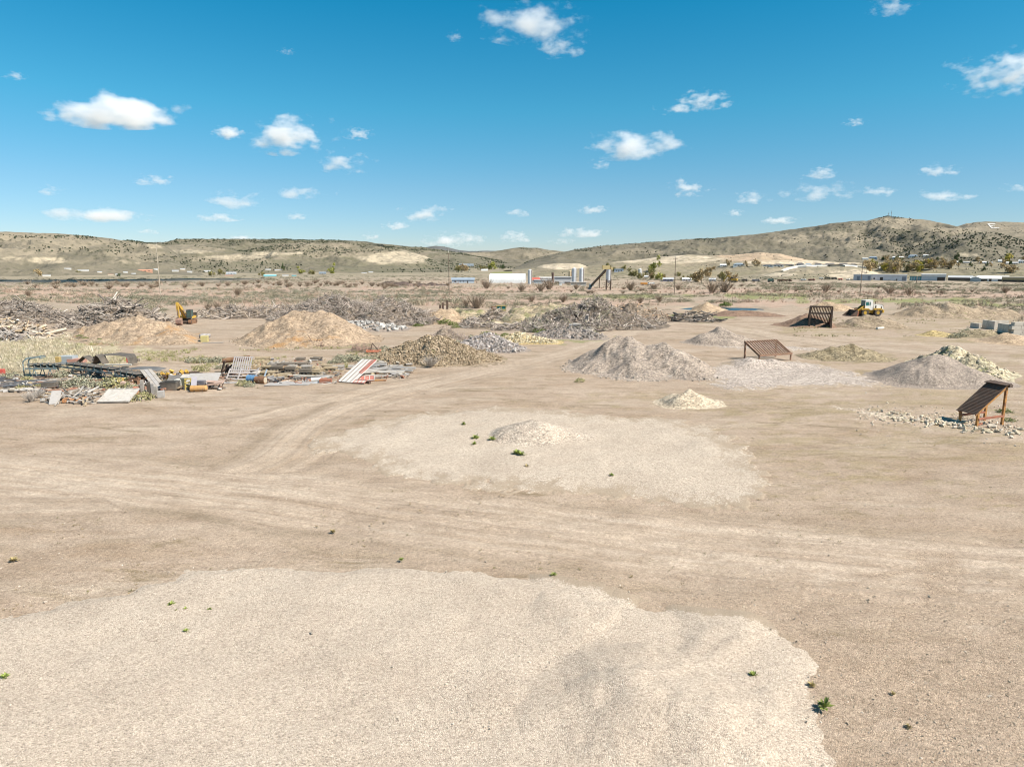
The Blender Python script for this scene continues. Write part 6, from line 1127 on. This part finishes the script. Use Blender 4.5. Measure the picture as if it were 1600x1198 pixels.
# plank heap
PLK='planks tipped out in the left heap'
for i in range(62):
    px=rnd.gauss(112,24); py=rnd.gauss(622,5.5)
    if not(66<px<166): continue
    l=rnd.uniform(.9,2.6); p=at(px,min(631,max(606,py))); m=MB(); m.box((0,0,0),(l,rnd.uniform(.08,.2),rnd.uniform(.04,.09))); mt=rnd.choice([GWOOD,GWOOD,GWOOD,LGREY,TWOOD,WPAINT,DWOOD]); o=m.build('plank',mt,loc=p+Vector((0,0,rnd.uniform(.05,.55)*max(.15,1-abs(px-115)/55)+.06))); o.rotation_euler=(rnd.uniform(-.3,.3),rnd.uniform(-.4,.4),rnd.uniform(0,3.2))
    tag(o,'loose weathered board tipped out in the left plank heap','plank',PLK)
sheetstack('grey_sheet',84,632,.75,1.5,.04,.3,LGREY,'pale grey square sheet at the near edge of the plank heap','sheet',.7,.02)
crate('tub',117,628,(1.7,.8,.3),.3,pm('rust_orange_sheet',(.42,.17,.05),.2,3,.8),'rust orange tray under the planks','tray',.05); crate('tub',78,607,(1.2,.7,.55),.2,BLKP,'black tub at the back of the plank heap','tub',.1); crate('tub',88,605,(.8,.6,.5),-.3,BLKP,'black battered box at the back of the plank heap','box',.1)
for i,(px,py) in enumerate([(10,598),(22,602),(8,606),(30,606),(58,597),(45,599),(62,603)]):
    a=at(px,py); m=MB(); m.bar((-1.4,0,.15),(1.4,rnd.uniform(-.8,.8),.15+rnd.uniform(0,.3)),.12); m.bar((-.9,.4,.1),(1.1,.2,.25),.1); o=m.build('scrap_bar',pm('blue_grey_scrap',(.13,.15,.18),.2,2,.7),loc=a); tag(o,'blue grey bent scrap bars on the ground at the left','scrap bar','scrap bars at the left')
crate('can',3,590,(.6,.5,.7),.2,REDP,'red can at the left frame edge','can',.2)
for px,py,l in((80,589,1.1),(70,593,1.4)): a=at(px,py); m=MB(); m.bar((-l/2,0,.2),(l/2,.2,.3),.18); m.bar((-l/3,.3,.15),(l/3,-.2,.4),.14); tag(m.build('scrap_bar',DRUST,loc=a),'dark red rusty scrap bars in front of the short conveyor','scrap bar','rusty scrap bars')
for px,py,s in((186,597,.5),(200,600,.6),(190,603,.35)): pass
crate('can',189,599,(.55,.5,.55),.3,pm('orange_yellow_can',(.6,.35,.05),.1,2,.6),'orange yellow can among the sagebrush','can'); crate('can',214,616,(.5,.45,.7),.2,pm('orange_red_can',(.55,.14,.05),.1,2,.6),'orange red can right of the white framed panel','can')
for i,(px,py,mt,l) in enumerate([(206,600,RUST,1.6),(214,598,DRUST,1.8),(222,601,RUST,1.2),(218,596,RUST,1.0),(200,605,pm('pinkish_slab',(.45,.3,.24),.15,2,.9),1.2)]): a=at(px,py); m=MB(); m.box((0,0,.25),(l,.6,.4),Euler((0,rnd.uniform(-.3,.3),rnd.uniform(0,1)))); m.bar((-l/2,.2,.3),(l/2,-.2,.7),.12); tag(m.build('scrap_metal',mt,loc=a),['brown scrap block behind the sagebrush','dark rusty scrap block under the belt sheet','rusty scrap chunk beside the plank ramp','small rusty chunk on the conveyor tail','pinkish slab left of the sagebrush'][i],'scrap')
for i,(px,py) in enumerate([(204,620),(209,622),(205,624),(212,625)]): a=at(px,py); m=MB(); m.box((0,0,.1),(rnd.uniform(.5,1),.35,.2),Euler((0,.1,rnd.uniform(-.4,.4)))); tag(m.build('white_scrap',WPAINT,loc=a),'white broken piece right of the white framed panel','scrap','white broken pieces')
for i,(px,mt,lab) in enumerate([(223,GWOOD,'grey upright slab left of the black post'),(233,BLKP,'dark upright slab between grey ones'),(239,LGREY,'pale upright slab leaning beside the dark one'),(244,GWOOD,'short grey slab stump')]): crate('slab',px,616 if i<3 else 618,(.28,.22,1.35-.15*i),.2,mt,lab,'slab',0,.02,(.12,.05))
crate('bucket',252,621,(.55,.5,.6),.3,LGREY,'small grey square bucket at the near edge','bucket')
def openbin(px,py,w_,d_,h,rz,mat,lab):
    p=at(px,py); e=empty('open_bin',p,rz,lab,'bin'); m=MB(); t=.05
    for c,s in (((0,-d_/2,h/2),(w_,t,h)),((0,d_/2,h/2),(w_,t,h)),((-w_/2,0,h/2),(t,d_-t,h)),((w_/2,0,h/2),(t,d_-t,h)),((0,0,t),(w_-t,d_-t,t))): m.box(c,s)
    m.build('body',mat,e); m=MB(); m.box((0,-d_/2,h+.03),(w_+.1,.1,.07)); m.box((0,d_/2,h+.03),(w_+.1,.1,.07)); m.box((-w_/2,0,h+.03),(.1,d_-.1,.07)); m.box((w_/2,0,h+.03),(.1,d_-.1,.07)); m.build('rim',mat,e)
openbin(266.5,609,1.4,.9,.75,.05,BLKP,'black open bin in the middle of the scrap row')
sheetstack('dark_sheet',275,600,1.7,1.3,.1,.2,pm('slate_sheet',(.07,.08,.09),.2,2,.6),'dark slate sheet behind the black bin','sheet',.35,.2)
def yellowscrap():
    p=at(277,592); e=empty('yellow_machine_scrap',p,.2,'jumble of yellow machine parts behind the dark sheet','machine parts'); k=0
    for i in range(17):
        m=MB(); c=(rnd.uniform(-1.3,1.0),rnd.uniform(-.5,.6),rnd.uniform(.15,.9)*(1-.0*i)); 
        if i%3: m.box(c,(rnd.uniform(.2,.6),rnd.uniform(.15,.4),rnd.uniform(.15,.35)),Euler((rnd.uniform(-1,1),rnd.uniform(-1,1),rnd.uniform(0,3))))
        else: m.cyl(c,(c[0]+rnd.uniform(-.3,.5),c[1]-.3,c[2]+.2),.16,n=10)
        m.build('machine_part',YEL if i%5<3 else DRUST if i%5==3 else WPAINT,e)
yellowscrap()
m=MB(); m.bar((-1,0,.4),(1.2,.3,.5),.25); m.bar((.2,.3,.3),(1.6,.1,.45),.18); tag(m.build('scrap_metal',DRUST,loc=at(292,590)),'dark rusty beam right of the yellow machine parts','scrap')
sheetstack('grey_sheet',314,606,2.9,1.9,.06,.12,LGREY,'mottled pale grey sheet right of the black bin','sheet',.42,.35); sheetstack('grey_sheet',300,600,2.2,.9,.06,.1,WPAINT,'white board behind the mottled sheet','board',.25,.6)
sheetstack('grey_sheet',302,611,.5,1.4,.05,.1,pm('lilac_sheet',(.42,.4,.46),.1,2,.7),'narrow lilac sheet standing by the orange tank','sheet',1.1,.02)
def yframe():
    p=at(294.5,609); e=empty('yellow_stand',p,.2,'bright yellow stand beside the lilac sheet','stand'); 
    for x in(-.25,.25): MB().bar((x,0,0),(x,.1,1.1),.12).build('post',YELB,e)
    for z in(.3,.65,1.0): MB().bar((-.28,.02,z),(.28,.06,z+.08),.12).build('rung',YELB,e)
YELB=pm('bright_yellow',(.5,.36,.05),.1,2,.5); yframe()
crate('box',288,605,(.5,.5,.9),.1,pm('dark_green_box',(.05,.07,.045),.1,2,.6),'dark green box left of the yellow stand','box'); crate('box',281,605,(.7,.6,.8),-.1,CREAM,'cream box right of the black bin','box')
crate('crate',314.5,606.5,(.75,.6,.5),.1,pm('navy_crate',(.05,.06,.1),.2,4,.6),'navy crate on the mottled sheet','crate',.25)
def tank():
    p=at(312,611.5); e=empty('fuel_tank',p,R(8),'orange cylindrical tank lying on its side','tank'); m=MB(); m.cyl((-.75,0,.3),(.6,0,.3),.29,n=18); m.cyl((.6,0,.3),(.72,0,.3),.29,.16,18); m.cyl((-.75,0,.3),(-.87,0,.3),.29,.16,18); m.build('barrel',ORP,e,smooth=False); m=MB(); m.cyl((-.1,0,.58),(-.1,0,.68),.06); m.build('valve',DRUST,e); m=MB(); m.box((-.4,0,.04),(.12,.5,.1)); m.box((.3,0,.04),(.12,.5,.1)); m.build('foot',DRUST,e)
tank()
def seatscrap():
    p=at(337,607); e=empty('scrap_bundle',p,.15,'pinkish brown slab lying on a rusty twisted frame','scrap'); m=MB(); m.box((0,0,.55),(1.5,.9,.16),Euler((.1,-.12,0))); m.box((-.4,0,.7),(.7,.8,.1),Euler((0,.1,.1))); m.build('slab',pm('pinkish_slab',(.45,.3,.24),.15,2,.9),e); m=MB()
    for i in range(9): m.bar((-.9+i*.2,-.4,0),(-.8+i*.2+rnd.uniform(-.2,.2),.1,.5),.06)
    m.bar((-1,-.4,.1),(1,-.4,.15),.07); m.build('frame',DRUST,e)
seatscrap()
sheetstack('grey_sheet',345,600,3.2,.6,.04,.18,LGREY,'long thin grey strip right of the mottled sheet','strip',.05,.03); crate('post',349,590,(.2,.2,.45),0,DRUST,'lone short dark post','post')
# pallets, drums, timber stacks
def pallet(px,py,w_,d_,rz,tilt,mat,lab,n=9,z=0.0):
    p=at(px,py); e=empty('pallet',p,rz,lab,'pallet','pallets leaning on the timber'); M=Matrix.Translation((0,0,z))@Matrix.Rotation(tilt,4,'X'); m=MB()
    for i in range(n): m.box((-w_/2+w_*(i+.5)/n,d_/2,.09),(w_/n*.55,d_,.03))
    o=m.build('slats',mat,e); o.matrix_local=M; m=MB()
    for y in(.06,d_/2,d_-.06): m.box((0,y,.03),(w_,.12,.08))
    o=m.build('bearer',mat,e); o.matrix_local=M
pallet(376,590,2.1,1.9,-.05,.95,pm('lilac_grey_wood',(.36,.33,.33),.15,3,.9),'upright grey pallet against the rust beam',9,.5)
def rail_pallet():
    p=at(376,594); e=empty('pallet',p,-.08,'lower grey crate gate in front of the upright pallet','pallet','pallets leaning on the timber'); M=Matrix.Rotation(.75,4,'X'); lm=pm('lilac_grey_wood',(.36,.33,.33),.15,3,.9); m=MB()
    for i in range(4): m.box((0,.1+i*.4,.05),(3.1,.13,.06))
    o=m.build('slats',lm,e); o.matrix_local=M; m=MB()
    for x in(-1.5,-.3,1.5): m.box((x,.7,.1),(.13,1.5,.06))
    o=m.build('bearer',lm,e); o.matrix_local=M
rail_pallet()
m=MB(); m.cyl((-1.3,0,1.3),(1.6,.2,1.6),.28,n=14); tag(m.build('rusty_pipe',RUST,loc=at(368,582)),'rust brown pipe lying behind the upright pallet','pipe')
m=MB()
for i in range(7): m.bar((rnd.uniform(-.7,.3),0,rnd.uniform(.1,.3)),(rnd.uniform(-.5,.7),rnd.uniform(-.3,.3),rnd.uniform(.8,1.6)),.16)
tag(m.build('scrap_metal',DRUST,loc=at(356,586)),'black twisted machine wreck left of the upright pallet','scrap')
def sack(px,py,s,mat,lab): 
    V,F,_=ROCKB[2]; o=mk('sack',V*np.array(s),[F],mat,smooth=True,loc=at(px,py)+Vector((0,0,s[2]*.7))); return tag(o,lab,'sack')
sack(402,589,(.75,.55,.6),WPAINT,'white sack slumped beside the crate gate'); sack(407,592,(.3,.25,.25),pm('lime_plastic',(.38,.45,.06),.1,2,.5),'lime green bag below the white sack'); 
def barrel(px,py,r,l,rz,mat,lab,capm=None):
    p=at(px,py); e=empty('drum',p,rz,lab,'drum'); m=MB(); m.cyl((-l/2,0,r),(l/2,0,r),r,n=20)
    m.build('shell',mat,e); m=MB()
    for x in(-l/2,-l/6,l/6,l/2): m.cyl((x-.02,0,r),(x+.02,0,r),r*1.05,n=20)
    m.build('hoop',mat,e); m=MB(); m.cyl((l/2,0,r),(l/2+.03,0,r),r*.85,n=20); m.build('lid',capm or mat,e)
barrel(394,597.5,.38,.85,-.2,BLUEP,'bright blue drum lying beside the crate gate'); barrel(407.5,599,.36,1.0,-.18,RUST,'rust brown drum with a pale end',pm('pale_lid',(.5,.42,.3),.2,5,.8))
crate('tarp',384,591,(.5,.3,.2),.1,pm('orange_yellow_can',(.6,.35,.05),.1,2,.6),'small orange rag by the crate gate','rag'); crate('tarp',389,597,(.7,.5,.18),.1,BLUEP,'flat blue tarp left of the blue drum','tarp')
sheetstack('metal_bar',412,594,.12,1.2,.08,-.2,pm('pale_blue_rail',(.3,.4,.5),.1,2,.6),'pale blue bar leaning on the timber','bar',.9,.05)
STACK='stacks of squared timber in the scrap row'
TSL=[(408,577,1.9,.6,'t'),(408,570,1.6,.55,'t'),(420,590,1.5,.7,'t'),(422,582,1.6,.75,'t'),(433,583,1.3,.85,'d'),(431,592,1.7,.5,'t'),(446,590,1.4,.45,'t'),(444,582,1.3,.65,'o'),(455,584,1.2,.8,'d'),(459,578,1.3,.55,'g'),(467,581,1.4,.6,'t'),(470,572,2.1,.4,'d'),(480,589,1.5,.9,'d'),(479,580,1.2,.65,'g'),(493,589,1.4,.85,'t'),(492,580,1.3,.55,'t'),(505,583,1.5,.5,'t'),(518,583,1.6,.7,'t'),(515,575,1.8,.4,'t'),(470,563,1.2,.35,'d'),(495,563,1.3,.4,'d'),(438,571,2.6,.5,'g'),(450,573,2.2,.45,'d'),(505,592,2.2,.35,'g'),(410,563,1.8,.45,'t'),(528,577,1.4,.45,'g')]
for i,(px,py,w_,h,c) in enumerate(TSL):
    p=at(px,py); mt={'t':TWOOD,'d':DWOOD,'g':GWOOD,'o':pm('orange_timber',(.42,.25,.13),.2,3,.9)}[c]; m=MB(); rows=max(2,int(h/.16)); cols=3
    for r in range(rows):
        for k in range(cols+ (r%2)):
            m.box((rnd.uniform(-.1,.1),-.4+.8*k/(cols)+rnd.uniform(-.03,.03),.1+r*h/rows*1.02),(w_*rnd.uniform(.75,1.05),.2,h/rows*.82)) if r%3!=2 else m.box((-w_*.4+w_*.8*k/cols,0,.1+r*h/rows*1.02),(.18,.9,h/rows*.8))
    o=m.build('timber_stack',mt,loc=p); o.rotation_euler=(0,0,rnd.uniform(-.25,.25)); tag(o,{'t':'tan stack of squared timber in the middle scrap row','d':'dark weathered stack of squared timber in the scrap row','g':'grey stack of boards in the scrap row','o':'orange stained timber stack in the scrap row'}[c],'timber stack',STACK)
pipe((442,591),(490,592.5),.08,'long white pipe lying before the timber stacks',CREAM,z=.25); pipe((486,597),(502,596),.2,'thick white tube end on the ground sheets',pm('white_tube',(.68,.67,.65),.05,2,.6),z=.05)
for px,py,w_,d_,mt,lab in [(432,603,2.4,1.6,LGREY,'flat grey sheet nearest the camera, left of two'),(458,602,3.0,1.7,LGREY,'flat grey sheet nearest the camera, right of two'),(478,600,2.4,1.2,pm('blue_grey_sheet',(.38,.41,.44),.1,2,.7),'blue grey flat sheet beside the white tube'),(462,597,3.4,1.3,pm('orange_brown_sheet',(.4,.25,.16),.2,2,.8),'orange brown flat sheet behind the grey ones')]: sheetstack('ground_sheet',px,py,w_,d_,.03,rnd.uniform(-.1,.25),mt,lab,'sheet',0,.03)
for i,(px,py,s) in enumerate([(424,597,.5),(428,595,.4),(421,594,.45),(434,597,.35),(438,594,.4)]): a=at(px,py); m=MB(); m.box((0,0,s*.4),(s*1.3,s*.8,s*.7),Euler((.2,.3,i))); m.cyl((-s,0,s*.5),(s,.1,s*.8),s*.3,n=8); tag(m.build('scrap_metal',DRUST if i%2 else pm('grey_scrap',(.2,.2,.21),.2,3,.7),loc=a),'dark jumbled scrap piece right of the rust drum','scrap','scrap pieces right of the rust drum')
sack(508,594,(.8,.6,.4),LGREY,'grey lumpy sack beside the striped panel'); crate('tub',509,598,(1.2,.6,.4),.1,REDR,'brown red tub before the grey sack','tub')
# red striped sheet panels and long boards
def striped(px,py,w_,d_,rz,tilt,lab):
    e=sheetstack('striped_sheet',px,py,w_,d_,.06,rz,pm('off_white_panel',(.6,.57,.54),.06,2,.75),lab,'panel',tilt,.05); M=Matrix.Translation((0,0,.05))@Matrix.Rotation(tilt,4,'X')
    for k,(x,wd,mt) in enumerate([(-w_*.28,.06,DWOOD),(.0,.06,DWOOD),(w_*.28,.06,DWOOD)]): m=MB(); m.box((x,d_/2,.075),(wd,d_*.98,.03)); o=m.build('seam',mt,e); o.matrix_local=M
    m=MB(); m.box((w_*.4,d_*.68,.08),(.3,d_*.62,.03)); m.box((w_*.22,d_*.7,.08),(.14,d_*.55,.03)); o=m.build('stripe',REDS,e); o.matrix_local=M
striped(540,598,1.9,4.6,-.4,.38,'white panel with red stripes propped on the scrap')
sheetstack('striped_sheet',570,596,1.9,1.1,.05,.2,REDS,'red and white broken panel right of the striped one','panel',.3,.05,4,WPAINT)
sheetstack('striped_sheet',560,600,1.2,.8,.05,-.2,WPAINT,'white broken panel scrap in front of the red one','panel',.25,.05,3,REDS)
for i,(px,py,l,mt) in enumerate([(560,577,2.4,WPAINT),(575,578,2.6,LGREY),(588,576,2.6,LGREY),(600,579,3.0,LGREY),(612,577,2.6,GWOOD),(624,582,3.0,LGREY),(632,580,2.4,LGREY),(605,574,2.6,GWOOD),(590,583,2.6,LGREY),(610,585,3.2,WPAINT),(578,585,2.2,WPAINT),(596,589,2.2,GWOOD),(583,591,1.8,GWOOD),(625,586,2.0,LGREY),(592,571,1.8,GWOOD),(602,570,1.6,GWOOD)]):
    a=at(px,py); m=MB()
    for k in range(2): m.box((0,-.2+.4*k,.06*k),(l*rnd.uniform(.85,1.05),.36,.1))
    o=m.build('board',mt,loc=a+Vector((0,0,rnd.uniform(.1,.5)))); o.rotation_euler=(rnd.uniform(-.12,.12),rnd.uniform(-.1,.1),rnd.uniform(-.15,.35)); tag(o,'long grey board dumped in front of the tan rock pile','board','long grey boards by the tan rock pile')
crate('board',592,595,(1.5,.3,.12),.1,ORUST,'orange board lying alone below the grey boards','board'); crate('scrap_metal',573,599,(.9,.3,.25),-.5,DRUST,'dark rusty bar at the near corner of the broken panels','scrap')
def implement():
    p=at(584,552); e=empty('farm_implement',p,.1,'orange red farm implement with a triangular hitch','implement'); OR=pm('implement_red',(.55,.13,.05),.12,2,.6)
    MB().bar((-1.0,0,.35),(1.0,0,.35),.2).build('beam',OR,e); MB().bar((-.9,-.5,.3),(.8,-.5,.3),.16).build('beam',OR,e)
    for x in(-.9,0,.9): MB().bar((x,-.5,.3),(x,.3,.4),.14).build('brace',OR,e)
    m=MB(); m.bar((-.4,0,.4),(-.15,.1,1.35),.09); m.bar((.6,0,.4),(-.15,.1,1.35),.09); m.build('hitch',DRUST,e)
    for x in(-.8,-.2,.4,.9): MB().bar((x,-.2,0),(x,-.2,.35),.1).build('tine',DRUST,e)
implement()
cs=empty('cab_shell',at(783,487),.1,'small olive yellow machine cab behind the berm','machine cab'); OY=pm('olive_yellow_cab',(.36,.3,.07),.25,1,.7,c2=(.12,.12,.05)); m=MB(); m.box((0,0,.45),(2.4,1.6,.5)); m.box((0,0,1.45),(2.5,1.7,.1)); [m.bar((x,y,.6),(x,y,1.45),.12) for x in(-1.1,0,1.1) for y in(-.7,.7)]; m.build('shell',OY,cs); m=MB(); m.box((-.55,-.66,1.05),(.95,.05,.7)); m.box((.55,-.66,1.05),(.95,.05,.7)); m.build('window',TEAL,cs); crate('box',771,488,(1.0,1.0,1.4),.2,RUST,'small brown box left of the olive cab','box')
for i,px in enumerate((688,692,699)): crate('post',px,489.5,(.45,.45,1.4+.5*i),.2,DRUST,['first dark stub on the earth ramp','second dark stub on the earth ramp','tallest dark stub on the earth ramp'][i],'post',.6)
crate('box',320,534,(1.0,.9,.9),.2,pm('yellow_cream_box',(.5,.42,.15),.1,2,.7),'pale yellow box at the right foot of the tan mound','box'); sack(318,531,(.8,.7,.9),LGREY,'grey lump behind the pale yellow box'); sack(325,530,(.6,.6,.8),LGREY,'second grey lump behind the pale yellow box'); sheetstack('grey_sheet',332,536,3.0,.6,.03,.1,LGREY,'thin pale sheet right of the pale yellow box','sheet',0,.03)
boulder(251,508,.8,'white boulder at the top of the tan mound','white boulders by the tan mound'); boulder(253,512,.7,'lower white boulder at the top of the tan mound','white boulders by the tan mound')
for px,py,s in((292,527,.5),(296,530,.6),(300,533,.4)): boulder(px,py,s,'pale slab at the right end of the tan mound','pale slabs at the tan mound')
# cloud outside the frame that shades the far left field
def shade_cloud():
    p=Vector((-440,570,-3)); q=p+SUN*(820/SUN.z); o=mk('cloud',ICO3[0]*np.array([.62,.4,.13]),[ICO3[1]],cloud_mat('cloud_dense',.2,3.0),loc=q); o.scale=(560,)*3; tag(o,'cloud overhead that throws its shadow on the far left field','cloud','clouds scattered over the sky')
shade_cloud()

# fine litter between the bigger scrap
CHIP=[(np.array([(-.5,-.2,-.06),(.5,-.2,-.06),(.5,.2,-.06),(-.5,.2,-.06),(-.5,-.2,.06),(.5,-.2,.06),(.5,.2,.06),(-.5,.2,.06)])*np.array(k),np.array([(0,3,2,1),(4,5,6,7),(0,1,5,4),(1,2,6,5),(2,3,7,6),(3,0,4,7)]),None) for k in((1,1,1),(2.2,.25,.6),(.7,1.4,2),(3.2,.2,.5),(.5,.5,3))]
def litter(n,regions,label,s0):
    P=[]
    for i in range(n):
        x0,x1,y0,y1=regions[i%len(regions)]; p=at(rnd.uniform(x0,x1),rnd.uniform(y0,y1)); P.append((p.x,p.y,p.z+rnd.uniform(.02,.3)))
    cols=np.array([(.33,.3,.27),(.24,.21,.18),(.40,.35,.28),(.14,.11,.09),(.2,.11,.07),(.46,.43,.39),(.36,.27,.17),(.08,.08,.085),(.3,.15,.1)]); tt=cols[rng.integers(0,len(cols),n)]*rng.uniform(.75,1.2,(n,1))
    M=np.einsum('nij,njk->nik',rotz(n),rotdir(np.stack([rng.normal(0,.3,n),rng.normal(0,.3,n),np.ones(n)],1)))
    V,F,t=bake(CHIP,np.array(P),M,(s0*np.exp(rng.normal(0,.4,n)))[:,None]*np.ones((1,3)),tt); o=mk('debris',V,F,M_WOOD,tint=t); o['label']=label; tag(o,kind='stuff')
litter(620,[(60,170,604,630),(180,260,590,616),(255,345,588,610),(0,70,590,614),(100,215,578,598)],'small broken litter between the scrap on the left',.42)
litter(620,[(350,420,572,600),(400,535,562,598),(415,535,580,600),(555,640,568,592)],'small broken litter between the timber stacks',.42)
